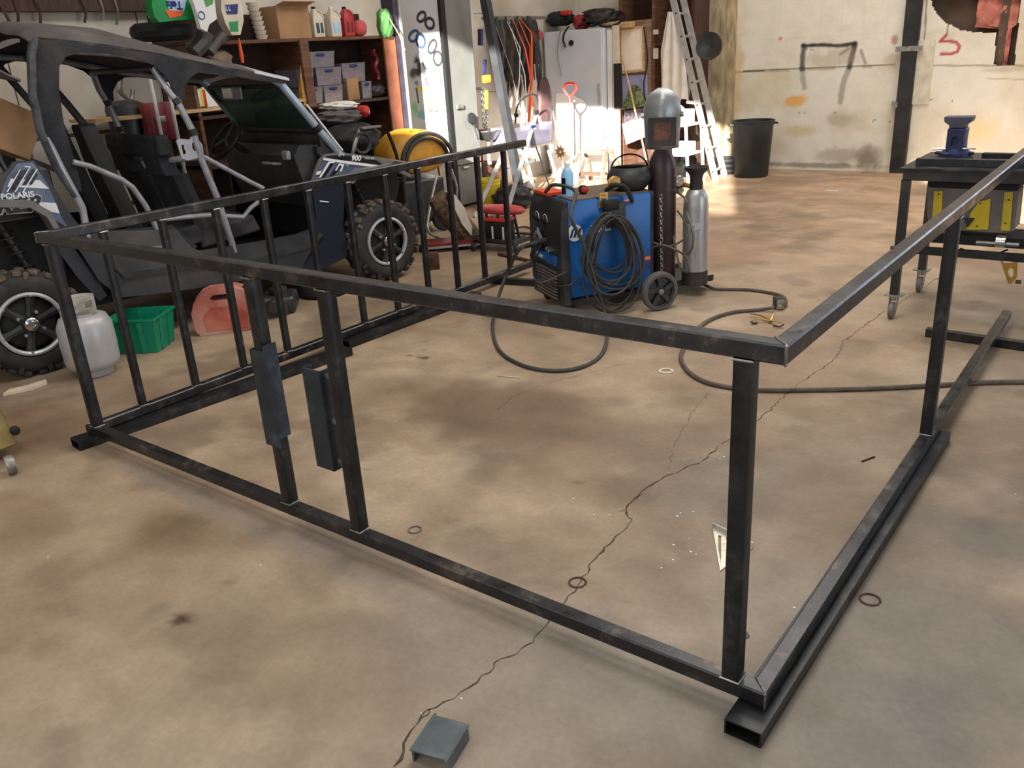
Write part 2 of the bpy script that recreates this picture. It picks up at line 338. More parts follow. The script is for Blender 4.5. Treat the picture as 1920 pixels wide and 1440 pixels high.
#PART2
# ================================================================== ROOM
XL, XR, YB, YF, ZC = -7.15, 7.0, 10.36, -3.6, 6.0
FLOORM = attr_mat('concrete_floor', .6, 3.5, .17, .35, 40, .4)
def blob(A, B, cx, cy, rx, ry, soft=.5, nz=.5, sc=3, rot=0):
    dx, dy = A-cx, B-cy; c, s = math.cos(rot), math.sin(rot); u, v = (dx*c+dy*s)/rx, (-dx*s+dy*c)/ry
    r = np.hypot(u, v)+(fbm(A*sc+3, B*sc+7)-.5)*2*nz; return 1-sm(1-soft, 1+soft*.3, r)
def floor_paint(a, b, P):
    x, y = P[..., 0], P[..., 1]; c = np.zeros(x.shape+(3,))+np.array(lin((164, 142, 117)))
    c = lerp(c, (142, 133, 121), sm(-2.2, .6, x-.35*y+.25*(fbm(x, y)-.5)*4)*.85)
    c = lerp(c, (190, 154, 124), sm(4.2, 7.5, y)*.75)
    c = lerp(c, (122, 102, 80), sm(.46, .68, fbm(x*.8+9, y*.8))*.6)
    c = lerp(c, (126, 106, 86), sm(.5, .62, fbm(x*1.6+19, y*2.6+4, 5))*.35)
    c = lerp(c, (186, 170, 148), sm(.5, .75, fbm(x*1.7+30, y*1.7+3, 5))*.3)
    c = lerp(c, (184, 168, 146), sm(.55, .72, fbm(x*5+3, y*5+31, 5))*.2)
    c = lerp(c, (104, 88, 72), sm(.54, .74, fbm(x*3.1+50, y*3.1+13, 5))*.45)
    for u, v, ru, rv, col, k in ((930, 760, .75, .35, (104, 82, 62), .75), (1100, 800, .9, .5, (112, 92, 74), .6), (1000, 690, .6, .25, (122, 100, 80), .45), (840, 740, .5, .15, (116, 94, 74), .4),
                                 (330, 990, .22, .18, (112, 90, 66), .6), (1380, 900, .4, .5, (106, 98, 88), .5), (1500, 650, .7, .9, (150, 124, 104), .5), (1830, 1000, .3, .16, (100, 94, 88), .5),
                                 (640, 1000, .25, .1, (104, 92, 84), .6), (700, 1040, .4, .2, (118, 106, 96), .5), (1600, 1330, .35, .25, (108, 102, 96), .5), (60, 960, .3, .1, (130, 104, 80), .5),
                                 (1780, 430+60, .8, .35, (150, 118, 98), .4), (1560, 380, .5, .25, (172, 132, 106), .5), (1330, 470, .5, .6, (168, 130, 104), .5), (60, 800, .6, .35, (122, 94, 70), .7), (250, 740, .5, .2, (130, 104, 80), .5),
                                 (800, 620, .35, .1, (130, 108, 86), .5), (940, 1250, .7, .5, (140, 128, 112), .5), (560, 1230, .6, .3, (136, 118, 96), .45), (1200, 1330, .8, .4, (142, 134, 124), .5), (1700, 1180, .5, .6, (126, 120, 114), .5)):
        p = G(u, v); c = lerp(c, col, blob(x, y, p[0], p[1], ru, rv, .6, .6)*k)
    for u, v, r, k in ((343, 1157, .035, .9), (330, 1165, .02, .8), (790, 670, .05, .8), (770, 668, .03, .7), (795, 655, .02, .6), (690, 880, .02, .5), (430, 1090, .03, .3), (1085, 905, .03, .4)):
        p = G(u, v); c = lerp(c, (62, 44, 30), blob(x, y, p[0], p[1], r*1.2, r*.7, .5, .9, 25)*k)
    # near rail's cast shadow painted into the floor colour, long faint mop streaks
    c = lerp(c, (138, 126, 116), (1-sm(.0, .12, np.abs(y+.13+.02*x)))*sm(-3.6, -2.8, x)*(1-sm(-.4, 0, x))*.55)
    c = lerp(c, (150, 124, 100), sm(.55, .7, vn(x*1.2+2, y*9))*sm(5, 7, y)*.4)
    return c
floor = painted('floor', (XL, -3.6, 0), (XR-XL, 0, 0), (0, YB+3.6, 0), 566, 558, floor_paint, FLOORM, kind='structure')
# the joint dust lies in the long floor crack
def crack(name, pix, w0=.006, seed=1, zz=.0012):
    R = random.Random(seed); P = [G(u, v) for u, v in pix]; pts = []
    for a, b in zip(P, P[1:]):
        n = max(3, int(np.linalg.norm(b-a)/.025)); d = un(b-a); s = np.cross(d, (0, 0, 1))
        for k in range(n): pts.append(a+(b-a)*k/n+s*R.uniform(-.009, .009))
    b_ = MB(); L_, R_ = [], []
    for i, q in enumerate(pts):
        t = un(pts[min(i+1, len(pts)-1)]-pts[max(i-1, 0)]); s = np.cross(t, (0, 0, 1)); w_ = w0*.85*R.uniform(.15, 1.0)*(1.7 if R.random() < .08 else 1)
        L_.append(q+s*w_/2+V3(0, 0, zz)); R_.append(q-s*w_/2+V3(0, 0, zz))
    n = len(pts); b_.add(L_+R_, [(i, i+1, n+i+1, n+i) for i in range(n-1)])
    b_.build('floor_crack', CONC_CR, floor)
crack('c', [(742, 1439), (765, 1380), (783, 1352), (815, 1325), (868, 1300), (905, 1268), (930, 1245), (1000, 1205), (1028, 1168), (1070, 1118), (1088, 1090), (1120, 1040), (1162, 1000), (1185, 975), (1172, 955), (1210, 915), (1262, 888), (1320, 862), (1352, 832)], .009)
crack('c', [(783, 1352), (800, 1341), (812, 1325)], .006, 3)
crack('c', [(1352, 832), (1420, 790), (1500, 716), (1545, 690), (1570, 668), (1582, 640), (1610, 618), (1650, 590), (1700, 560), (1760, 520)], .007, 5)
crack('c', [(1165, 960), (1215, 912), (1245, 895)], .004, 8)
crack('c', [(1255, 880), (1262, 840), (1300, 770), (1330, 735)], .003, 9)
crack('c', [(930, 770), (960, 745), (1020, 720), (1100, 700), (1180, 680)], .003, 10)

# walls
WALLM = attr_mat('whitewashed_board', .75, 5, .06, .3, 30)
def back_paint(a, b, P):
    x, z = P[..., 0], P[..., 2]; c = np.zeros(x.shape+(3,))+np.array(lin((214, 206, 188)))
    c = lerp(c, (226, 222, 210), sm(.45, .7, fbm(x*1.5, z*1.5))*.6)
    c = lerp(c, (196, 178, 146), sm(.52, .75, fbm(x*2+11, z*3+5))*.45)
    up = sm(1.34, 1.36, z)
    g = (np.abs((z*5.2) % 1-.5) > .47)|(np.abs((x*3.6+.3) % 1-.5) > .485)
    c = lerp(c, (196, 188, 168), g*up*.35*(x < -2.3))
    c = lerp(c, (236, 232, 222), up*(x < -2.4)*.3)
    c = lerp(c, (84, 72, 56), (segd(x, z, [(-4.65, 1.335), (-3.6, 1.345), (-2.45, 1.345)]) < .009)*.9)
    c = lerp(c, (120, 96, 60), (1-sm(.005, .035, segd(x, z, [(-4.65, 1.33), (-2.45, 1.34)])))*sm(.4, .6, vn(x*9, z*2))*.5)
    q = lambda u, v: tuple(PY(u, v, YB-.01)[[0, 2]])
    def smear(pix, wd, col, k, nz=.5):
        pts = [q(*t) for t in pix]; d = segd(x, z, pts); return lerp(c, col, (1-sm(wd*.35, wd, d+(fbm(x*14, z*14)-.5)*wd*nz))*k)
    c = smear([(1506, 86), (1540, 84), (1570, 86), (1603, 82)], .035, (24, 24, 24), .95)
    c = smear([(1506, 86), (1505, 105), (1503, 130)], .05, (30, 30, 30), .85); c = smear([(1503, 130), (1508, 165)], .05, (60, 58, 52), .45)
    c = smear([(1603, 82), (1592, 125)], .05, (28, 28, 28), .9); c = smear([(1592, 125), (1580, 160), (1575, 190)], .055, (60, 58, 52), .5); c = smear([(1600, 86), (1575, 102)], .03, (50, 50, 50), .6)
    c = smear([(1614, 95), (1622, 118)], .03, (80, 80, 78), .6)
    for u, v, rx, rz, col, k in ((1488, 188, .17, .09, (226, 160, 50), .85), (1463, 72, .035, .035, (196, 50, 40), .9), (1500, 245, .3, .1, (206, 178, 120), .6), (1625, 300, .22, .2, (110, 92, 74), .75), (1580, 290, .4, .12, (140, 126, 104), .5),
                                 (1575, 225, .25, .1, (150, 142, 128), .5), (1560, 110, .45, .14, (168, 150, 122), .5), (1675, 110, .15, .12, (160, 136, 104), .5), (1678, 75, .05, .08, (150, 100, 60), .7), (1520, 310, 1.2, .04, (86, 74, 58), .6), (1380, 150, .12, .8, (196, 160, 96), .6), (1380, 290, .12, .3, (140, 116, 80), .6),
                                 (1440, 170, .35, .3, (214, 202, 160), .5), (1835, 245, .2, .25, (222, 198, 140), .6), (1750, 260, .1, .5, (206, 196, 172), .3), (1900, 130, .3, .03, (170, 158, 134), .5)):
        a_, b_ = q(u, v); c = lerp(c, col, blob(x, z, a_, b_, rx, rz, .6, .55, 6)*k)
    for u, v in ((1512, 92), (1520, 93), (1524, 94), (1588, 87), (1498, 212), (1508, 212), (1636, 228), (1565, 212), (1668, 228), (1745, 187), (1785, 190), (1640, 225)):
        a_, b_ = q(u, v); c = lerp(c, (60, 56, 50), (1-sm(.008, .016, np.hypot(x-a_, z-b_)))*.8)
    # right bay: painted numeral and seams
    c = lerp(c, (176, 46, 66), (1-sm(.012, .024, segd(x, z, [q(1774, 66), q(1762, 78), q(1778, 77), q(1792, 79), q(1799, 87), q(1795, 97), q(1783, 101), q(1764, 101)])))*.9)
    c = lerp(c, (84, 72, 56), (1-sm(.004, .008, segd(x, z, [q(1775, 63), q(1776, 50), q(1779, 45)])))*.9)
    c = lerp(c, (96, 78, 54), (1-sm(.006, .014, segd(x, z, [q(1737, 0), q(1734, 60), q(1728, 122)])))*.8)
    c = lerp(c, (110, 92, 66), (1-sm(.005, .012, segd(x, z, [q(1728, 123), q(1800, 123), q(1919, 123)])))*.7)
    c = lerp(c, (160, 150, 130), (1-sm(.004, .01, segd(x, z, [q(1850, 147), q(1919, 149)])))*.7)
    return c
HOLE = [tuple(PY(u, v, YB)[[0, 2]]) for u, v in ((1745, -8), (1748, 10), (1758, 28), (1774, 43), (1784, 47), (1800, 56), (1830, 61), (1868, 61), (1864, 122), (1902, 122), (1914, 0), (1915, -8))]
def inpoly(x, z):
    r = np.zeros(x.shape, bool); n = len(HOLE)
    for i in range(n):
        (x0, z0), (x1, z1) = HOLE[i], HOLE[(i+1) % n]; r ^= ((z0 > z) != (z1 > z)) & (x < (x1-x0)*(z-z0)/(z1-z0+1e-12)+x0)
    return r
wb = painted('wall_back', (-7.2, YB, 0), (10.2, 0, 0), (0, 0, 3.2), 680, 214, back_paint, WALLM, cut=lambda x, y, z: inpoly(x, z), kind='structure')
b = MB(); b.b2((-7.3, YB+.16, 0), (XR+.1, YB+.26, ZC)); b.b2((-7.2, YB, 3.2), (XR, YB+.1, ZC)); b.b2((3.0, YB, 0), (XR, YB+.1, 3.2)); b.build('wall_behind_hole', BPAPER, wb)
b = MB(); a = PY(1868, 122, YB+.1); bb = PY(1908, -10, YB+.1); c0 = PY(1826, 62, YB+.1)
b.grid(lambda s, t: (a[0]-.28*(t > .42)+s*(bb[0]-a[0]+.32*(t > .42)), YB+.1-.05*vn(np.array(s*9), np.array(t*12))-.02*random.random(), a[2]-.02+t*(bb[2]-a[2]+.3)), 14, 30, (0, .03, 0)); b.build('insulation_batt', PINK, wb)
b = MB(); b.b2((a[0]-.02, YB+.05, .9), (a[0]+.07, YB+.13, 2.6)); b.build('wall_stud', BPAPER, wb)
b = MB(); b.b2((XL-.1, YF-.1, 0), (XL, YB+.1, ZC))
wl = b.build('wall_left', mat('left_wall_board', (216, 208, 194), .8, 0, .1, 2, .2, dust=(168, 150, 126), dust_amt=.7), kind='structure')
b = MB(); b.b2((XR, YF-.1, 0), (XR+.1, YB+.1, ZC)); b.build('wall_right', mat('right_wall_board', (196, 186, 168), .8), kind='structure')
b = MB()
for lo, hi in (((XL-.1, YF-.1, 0), (XR+.1, YF, 3.84)), ((XL-.1, YF-.1, 5.6), (XR+.1, YF, ZC)), ((XL-.1, YF-.1, 3.84), (-2.48, YF, 5.6)), ((1.72, YF-.1, 3.84), (4.2, YF, 5.6)), ((6.3, YF-.1, 3.84), (XR+.1, YF, 5.6)), ((4.2, YF-.1, 5.2), (6.3, YF, 5.6)), ((-2.48, YF-.1, 3.84), (1.2, YF, 4.14))): b.b2(lo, hi)  # last two boxes added out of view to block sun on back wall and hood
wf = b.build('wall_front', mat('front_wall_board', (190, 182, 166), .8), kind='structure')
b = MB(); b.b2((XL-.1, YF-.1, ZC), (XR+.1, YB+.1, ZC+.1)); b.build('ceiling', mat('ceiling_board', (190, 184, 172), .8), kind='structure')
# black steel column on the back wall with its bracket scars
p0 = PY(1682, 322, YB-.05)
b = MB(); b.b2((-2.35, YB-.09, 0), (-2.17, YB, 3.4)); col_ = b.build('trim_1', mat('black_column', (38, 38, 38), .6, .2, .3, 8, dust=(70, 70, 72), dust_amt=.4), kind='structure')
b = MB(); b.b2((-2.42, YB-.1, 1.5), (-2.1, YB-.085, 1.56)); b.b2((-2.4, YB-.1, .83), (-2.33, YB-.05, .9)); b.build('column_bracket', GALV, col_)
b = MB(); b.b2((-2.17, YB-.035, .86), (-1.98, YB, 1.62)); b.build('column_cover_plate', mat('plate_cream', (206, 198, 178), .7), col_)
b = MB(); b.b2((-4.86, YB-.3, 0), (-4.66, YB, 3.2)); post_ = b.build('trim_2', mat('greenish_timber_post', (178, 162, 130), .8, 0, .25, 4, .4, stretch=(4, 4, 1), dust=(104, 86, 58), dust_amt=.5), kind='structure')
b = MB(); b.b2((-4.66, YB-.14, 0), (-4.58, YB, 3.2)); b.build('corner_board', _mats['greenish_timber_post'], post_)
# dark eave beam on the left wall and plywood joints
b = MB(); b.b2((XL, -3.5, 2.33), (XL+.12, 3.6, 2.75)); b.build('trim_3', WOODD, kind='structure')
b = MB()
for z in (1.32,): b.b2((XL, -3.5, z), (XL+.006, 3.6, z+.03))
for y in (-2, -.8, .4, 1.62, 2.84): b.b2((XL, y, 0), (XL+.005, y+.008, 2.35))
b.build('wall_joint', mat('joint_dirt', (92, 76, 56), .9), wl)

# ================================================================== WELDED FRAME
W, D, H, h0, s = 3.68, 3.94, 1.111, .0508, .0508
T = .0508; Q = T/2
fr = thing('welded_steel_frame', (-W/2, D/2, h0), 'large U-shaped frame of square steel tube with uprights, standing on the shop floor', 'steel frame')
def mitre(name, p0, p1, m0, m1, up=(0, 0, 1)):
    b = MB(); b.beam(p0, p1, T, T, up, .007, m0, m1); return b.build(name, STEEL, fr)
zt = H-Q; zb = h0+Q
for z, far in ((zt, 1), (zb, 0)):
    b = MB(); P0, P1 = V3(-W+Q, Q, z), V3(-Q, Q, z)
    sd, u = basis(P1-P0); sg = 1 if sd[1] > 0 else -1
    sec = [(Q, Q*.8), (Q*.8, Q), (-Q*.8, Q), (-Q, Q*.8), (-Q, -Q*.8), (-Q*.8, -Q), (Q*.8, -Q), (Q, -Q*.8)]
    b.loft([[V3(-W+Q-(-1)*(-(-y_)) if 0 else -W+Q+y_, Q+y_, z+z_) for y_, z_ in sec], [V3(-Q-y_, Q+y_, z+z_) for y_, z_ in sec]]); b.build('top_rail' if far else 'bottom_rail', STEEL, fr)
    b = MB(); b.loft([[V3(-Q+x_, Q-x_, z+z_) for x_, z_ in sec], [V3(-Q+x_-.007, (4.1 if far else 4.025), z+z_) for x_, z_ in sec]]); b.build('top_rail' if far else 'bottom_rail', STEEL, fr)
    b = MB(); b.loft([[V3(-W+Q+x_, Q+x_, z+z_) for x_, z_ in sec], [V3(-W+Q+x_+.013, D, z+z_) for x_, z_ in sec]]); b.build('top_rail' if far else 'bottom_rail', STEEL, fr)
    for cx in (-W, -.0):   # mitre weld beads
        b = MB(); sgn = 1 if cx < -1 else -1
        b.tube([V3(cx+sgn*.003, .0, z-Q), V3(cx+sgn*.003, .0, z+Q*.95), V3(cx+sgn*.008, .008, z+Q*1.0), V3(cx+sgn*T*.98, T*.98, z+Q*1.01)], .0035, 6); b.build('weld_bead', WELD, fr)
def post(x, y, w_, yaw=0):
    b = MB(); b.beam((x, y, h0+T), (x, y, H-T), w_, w_, (math.cos(yaw), math.sin(yaw), 0), .006); pz = b.build('upright', STEELD, fr)
    q = w_/2+.002
    for zz in (h0+T+.002, H-T-.002): b = MB(); b.tube([V3(x-q, y-q, zz), V3(x+q, y-q, zz), V3(x+q, y+q, zz)], .0035, 5); b.build('weld_bead', WELD, pz)
    return pz
for k in range(11): post(-W+.03+.013*(k/11), .312+.334*k, .038)
for x in (-3.6, -2.045, -1.628, -.108): post(x, Q, .0508)
post(-.03, 1.94, .0508)
b = MB(); b.beam((-2.045, -.006, .37), (-2.045, -.006, .775), .085, .008, (0, 1, 0)); b.beam((-2.085, .03, .37), (-2.085, .03, .775), .008, .06, (0, 1, 0)); b.beam((-2.0, .02, .41), (-2.0, .02, .8), .006, .06, (0, 1, 0)); b.build('hinge_plate', PLATE, fr)
b = MB()
b.beam((-1.752, .005, .34), (-1.752, .005, .745), .095, .007, (0, 1, 0)); b.beam((-1.704, .038, .34), (-1.704, .038, .745), .007, .07, (0, 1, 0)); b.beam((-1.797, .025, .34), (-1.797, .025, .745), .007, .045, (0, 1, 0)); ch = b.build('latch_channel', PLATE, fr)
for z in (.37, .54, .72): b = MB(); b.box((-1.678, .03, z), (.05, .02, .022), bev=.004); b.build('tack_weld', WELD, ch)

# spacer tubes under the frame and loose steel
def htube(name, p0, p1, w_, h_, label, t=.005, m_=STEELD, group=None, cat='steel tube'):
    b = MB(); b.hollow(p0, p1, w_, h_, t); return b.build(name, m_, label=label, cat=cat, group=group)
htube('spacer_tube', (-.028, -.09, .0249), (-.014, 2.12, .0249), .105, .0496, 'flat rectangular steel tube lying under the right bottom rail of the frame')
htube('spacer_tube', (-3.655, -.085, .0249), (-3.482, 1.66, .0249), .105, .0496, 'flat rectangular steel tube under the left corner of the frame, its open end showing')
htube('spacer_tube', (-3.60, 1.74, .0249), (-3.56, 3.1, .0249), .1, .0496, 'flat steel tube under the far half of the left bottom rail')
htube('loose_tube', (-3.78, 3.5, .0249), (-2.98, 3.68, .0249), .05, .0496, 'short square steel tube lying on the floor at the front foot of the blue welder')
htube('loose_tube', (-.40, 3.62, .0255), (1.6, 3.52, .0255), .0508, .0508, 'long square tube lying on the floor under the end of the right bottom rail')
a = G(787, 1418); bq = G(843, 1352)
b = MB(); dd = un(bq-a); wv = un(np.cross(dd, (0, 0, 1)))
pa, pb = G(803, 1417, .045), G(846, 1350, .045)
for off, sz in ((0, (.11, .006)),): b.beam(pa, pb, .115, .007)
b.beam(pa-V3(0, 0, .021)+wv*.054, pb-V3(0, 0, .021)+wv*.054, .007, .05); b.beam(pa-V3(0, 0, .021)-wv*.054, pb-V3(0, 0, .021)-wv*.054, .007, .05)
b.build('channel_offcut', steel_mat('light_plate', (96, 104, 108), .5, .45, (122, 128, 130)), label='short blue-grey steel channel offcut lying open side down near the bottom edge', cat='steel offcut', bevel=.002)
#PART3
# ================================================================== SIDE-BY-SIDE
RO = V3(-5.044, .292, 0); RD = un((.14688, .98915, 0)); RN = V3(-RD[1], RD[0], 0)
def L(x, y, z): return RO+RD*x+RN*y+V3(0, 0, z)
sx = thing('side_by_side_buggy', L(1.55, .8, 0), 'black and silver four-seat off-road buggy with a soft black canvas top along the left wall', 'utility vehicle')
ZU = V3(0, 0, 1); RAX = (RD, RN, ZU)
def rplate(name, m_, outer, y, th, holes=(), parent=None, **kw):
    b = MB(); b.plate(lambda a, h, t: L(a, y+t, h), outer, holes, th); return b.build(name, m_, parent or sx, **kw)
def rtube(name, m_, pts, r, parent=None, seg=10):
    b = MB(); b.tube([L(*q) for q in pts], r, seg); return b.build(name, m_, parent or sx)
def wheel(x, y, sgn):
    """sgn +1: outer face towards the camera side (y small)"""
    o = lambda d: L(x, y, .345)-RN*sgn*d
    ax = -RN*sgn; b = MB()
    b.lathe([(.20, -.25), (.26, -.26), (.30, -.25), (.325, -.2), (.333, -.13), (.333, -.09), (.325, -.03), (.30, .0), (.27, .012), (.215, .0), (.205, -.02)], L(x, y, .345)+RN*sgn*.0, ax, 40, cap=False)
    t = b.build('tire', RUBBER, sx)
    for k in range(22):
        a = 2*PI*(k+.5)/22; dr = RD*math.cos(a)+ZU*math.sin(a); tg = -RD*math.sin(a)+ZU*math.cos(a)
        b = MB(); c = L(x, y, .345)+dr*.326; b.box(c-ax*.045+dr*.002, (.05, .085, .035), (tg, ax, dr), .008); b.build('tread_lug', BROWNT if math.sin(a) > -.2 else RUBBER, t)  # brown lugs on the upper part of the wheel, darker ones below
        a += PI/22; dr = RD*math.cos(a)+ZU*math.sin(a); tg = -RD*math.sin(a)+ZU*math.cos(a)
        b = MB(); b.box(L(x, y, .345)+dr*.328-ax*.14, (.045, .09, .034), (tg, ax, dr), .008); b.build('tread_lug', BROWNT if math.sin(a) > -.2 else RUBBER, t)
        if k % 2 == 0: b = MB(); b.box(L(x, y, .345)+dr*.31-ax*.0, (.032, .02, .05), (tg, ax, dr), .006); b.build('tread_lug', BROWNT if math.sin(a) > .1 else RUBBER, t)
    b = MB(); b.lathe([(.178, -.12), (.17, -.05), (.15, -.035), (.06, -.03), (.055, .0), (0.001, .0)], L(x, y, .345), ax, 32, cap=False)
    rim = b.build('rim', BLACKD, sx)
    b = MB(); b.lathe([(.18, -.02), (.181, .003), (.192, .010), (.205, .006), (.208, -.01), (.2, -.02)], L(x, y, .345), ax, 48, cap=False)
    b.build('rim_ring', mat('machined_ring', (196, 196, 200), .35, .5, .06), rim)
    for k in range(6):
        a = 2*PI*(k+.3)/6; dr = RD*math.cos(a)+ZU*math.sin(a); tg = -RD*math.sin(a)+ZU*math.cos(a); c = L(x, y, .345)
        b = MB(); b.loft([[c+dr*r+tg*w_+ax*h for w_, h in ((-q, -.05), (q, -.05), (q, hh), (0, hh+.008), (-q, hh))] for r, q, hh in ((.05, .026, -.012), (.12, .02, -.018), (.182, .03, -.01))]); b.build('rim_spoke', BLACK, rim)
        b = MB(); b.box(c+dr*.186+ax*.004, (.02, .012, .016), (tg, ax, dr), .003); b.build('ring_clip', SILVER, rim)
    for k in range(4):
        a = 2*PI*(k+.62)/4; dr = RD*math.cos(a)+ZU*math.sin(a); b = MB(); b.lathe([(.012, -.03), (.012, .004), (.007, .01)], L(x, y, .345)+dr*.082, ax, 8); b.build('lug_nut', GALV, rim)
    b = MB(); b.lathe([(.043, -.01), (.043, .014), (.034, .022), (.02, .024), (.018, .014), (.001, .014)], L(x, y, .345), ax, 20, cap=False); b.build('hub_cap', CHROME, rim)
YW = 1.58
for x in (.12, 2.96): wheel(x, .0, 1); wheel(x, YW, -1)
# ---- cage tubes (both sides)
for y in (.12, YW-.12):
    i = 1 if y < 1 else -1
    rtube('b_pillar', SILVER, [(1.33, y+i*.1, 1.83), (1.37, y+i*.05, 1.70), (1.42, y+i*.02, 1.6), (1.48, y, 1.4), (1.5, y, 1.22), (1.57, y, .92), (1.63, y, .5)], .024)
    rtube('rear_pillar', SILVER, [(.62, y+i*.08, 1.98), (.52, y+i*.04, 1.5), (.56, y, 1.26), (.63, y, 1.0), (.62, y, .8)], .024)
    rtube('a_pillar', mat('pale_blue_pillar', (150, 168, 182), .35, .3, .1, dust=(190, 196, 200), dust_amt=.4), [(2.2, y+i*.1, 1.72), (2.27, y+i*.06, 1.66), (2.52, y+i*.03, 1.31), (2.66, y, 1.12), (2.72, y, 1.0)], .03)
    rtube('roof_rail', SILVER, [(.62, y+i*.08, 1.98), (1.1, y+i*.08, 1.93), (1.6, y+i*.09, 1.81), (2.2, y+i*.1, 1.71)], .022)
    rtube('side_bar', SILVER, [(.64, y, 1.29), (.74, y, 1.25), (.92, y, 1.14), (.98, y, 1.08), (1.04, y, .95), (1.1, y, .72)], .019)
    rtube('side_bar', SILVER, [(1.52, y, 1.22), (1.84, y, 1.0), (1.95, y, .93)], .017)
    rtube('side_bar', SILVER, [(1.12, y+i*.03, .83), (1.5, y+i*.03, .8), (1.76, y+i*.03, .74), (1.84, y+i*.03, .8), (1.96, y+i*.02, .86)], .018)
    rtube('pillar_clamp', BLACK, [(1.412, y+i*.03, 1.625), (1.43, y+i*.02, 1.585)], .03)
    rtube('pillar_clamp', BLACK, [(1.478, y, 1.415), (1.487, y, 1.37)], .031)
    rtube('pillar_clamp', BLACK, [(2.5, y+i*.03, 1.34), (2.53, y+i*.03, 1.3)], .037)
rplate('shoulder_bracket', SILVER, [(1.345, 1.345), (1.36, 1.36), (1.44, 1.345), (1.475, 1.375), (1.5, 1.345), (1.53, 1.3), (1.525, 1.22), (1.40, 1.205), (1.36, 1.225)], .11, .012, [[(1.375, 1.32), (1.395, 1.31), (1.39, 1.29), (1.4, 1.265), (1.395, 1.25), (1.375, 1.25)], [(1.455, 1.32), (1.47, 1.325), (1.485, 1.26), (1.46, 1.265), (1.45, 1.29)]])
rtube('seat_crossbar', SILVER, [(1.5, .14, 1.215), (1.42, .2, 1.215), (1.36, .35, 1.2), (1.36, 1.25, 1.2), (1.5, YW-.14, 1.215)], .023)
rtube('roof_crossbar', BLACK, [(1.33, .2, 1.83), (1.33, YW-.2, 1.83)], .022)
rtube('inner_brace', BLACK, [(.75, .9, 1.95), (.86, .62, 1.62), (.98, .45, 1.3), (1.0, .4, .9)], .026)
rtube('inner_brace', BLACK, [(.7, YW-.2, 1.9), (1.0, YW-.25, 1.35), (1.05, YW-.25, .8)], .026)
# ---- canvas side panels with two door openings
cs = [(2.27, 1.665), (2.05, 1.70), (1.89, 1.74), (1.73, 1.775), (1.6, 1.78), (1.53, 1.745), (1.485, 1.68), (1.475, 1.61), (1.43, 1.595), (1.405, 1.69), (1.365, 1.775), (1.3, 1.845), (1.18, 1.9), (1.02, 1.93), (.85, 1.945), (.755, 1.925), (.7, 1.87), (.665, 1.73), (.645, 1.53), (.655, 1.33), (.66, 1.18), (.655, 1.10),
      (.6, 1.09), (.56, 1.16), (.52, 1.30), (.50, 1.45), (.50, 1.65), (.52, 1.85), (.545, 2.0), (.60, 2.045), (.8, 2.02), (1.03, 1.985), (1.37, 1.915), (1.74, 1.825), (2.06, 1.755), (2.28, 1.69)]
rplate('canvas_side', FABRIC, cs, .13, .012); rplate('canvas_side', FABRIC, cs, YW-.14, .012)
b = MB()
def roof(u, v):
    x = .56+u*(2.2-.56); y = .13+v*(YW-.26); e = np.interp(x, [.5, .6, 1.03, 1.37, 1.74, 2.06, 2.28], [1.99, 2.045, 1.985, 1.915, 1.825, 1.755, 1.69]); k = np.interp(x, [.5, .62, 1.15, 1.45, 1.8, 2.2], [.04, .1, .155, .11, .075, .05])
    q = 1-abs(2*v-1)**2.6; return L(x, y, e+k*q+.02*math.sin(u*9+v*3)*q*(1-u)+.012*math.sin(v*16+u*5)*q)
b.grid(roof, 26, 20, (0, 0, -.012)); b.build('canvas_roof', ROOFM, sx, sharp=60)
b = MB(); b.grid(lambda u, v: (np.array(roof(.9+u*.1, v))*(1-u)+u*L(2.31, .12+v*(YW-.24), 1.69+.045*(1-abs(2*v-1)**3)))+V3(0, 0, .012), 6, 20, (0, 0, -.02)); b.build('roof_visor', mat('silver_visor', (206, 206, 208), .4, .2, .1, 4, dust=(130, 124, 122), dust_amt=.35), sx, sharp=60)
b = MB(); b.grid(lambda u, v: L(.5-.17*math.sin(u*PI)-.05*u+.02*math.sin(v*21), .1+v*(YW-.2), 2.03-.21*u+.015*math.sin(v*13+u*4)), 8, 24, (0, 0, -.012)); b.build('rear_curtain_roll', mat('dusty_curtain', (104, 94, 96), .85, 0, .15, 4, .3, dust=(78, 72, 76), dust_amt=.6), sx, sharp=60)
b = MB(); b.tube([L(.60, .118, 2.04), L(.55, .118, 1.95), L(.5, .118, 1.72), L(.49, .118, 1.5), L(.53, .118, 1.27), L(.6, .118, 1.07)], [.03, .05, .045, .048, .04, .03], 8, flat=.5); b.build('rolled_door_edge', mat('worn_canvas_edge', (70, 72, 78), .8, 0, .3, 20, .6, dust=(130, 128, 130), dust_amt=.4), sx)
# ---- windshield, mirror, dash, wheel
wt, wb_ = (2.27, 1.655), (2.55, 1.29)
b = MB(); P = [L(wt[0], .2, wt[1]), L(wt[0], YW-.2, wt[1]), L(wb_[0]-.02, YW-.14, wb_[1]), L(wb_[0]-.02, .17, wb_[1])]; b.prism(P, RD*.006); b.build('windshield', WINDSH, sx)
for a, c in zip(P, P[1:]+P[:1]):
    b = MB(); b.tube([a, c], .02, 8); b.build('windshield_frame', BLACK, sx)
b = MB(); b.b2 if 0 else b.box(L(2.58, YW/2, 1.2), (.1, YW-.3, .14), RAX, .01); b.build('cowl', BLACK, sx)
b = MB(); b.box(L(2.2, .85, 1.61), (.02, .33, .1), RAX, .008); mr_ = b.build('rear_view_mirror', SILVER, sx)
b = MB(); b.box(L(2.187, .9, 1.61), (.006, .16, .075), RAX); b.build('mirror_glass', CHROME, mr_)
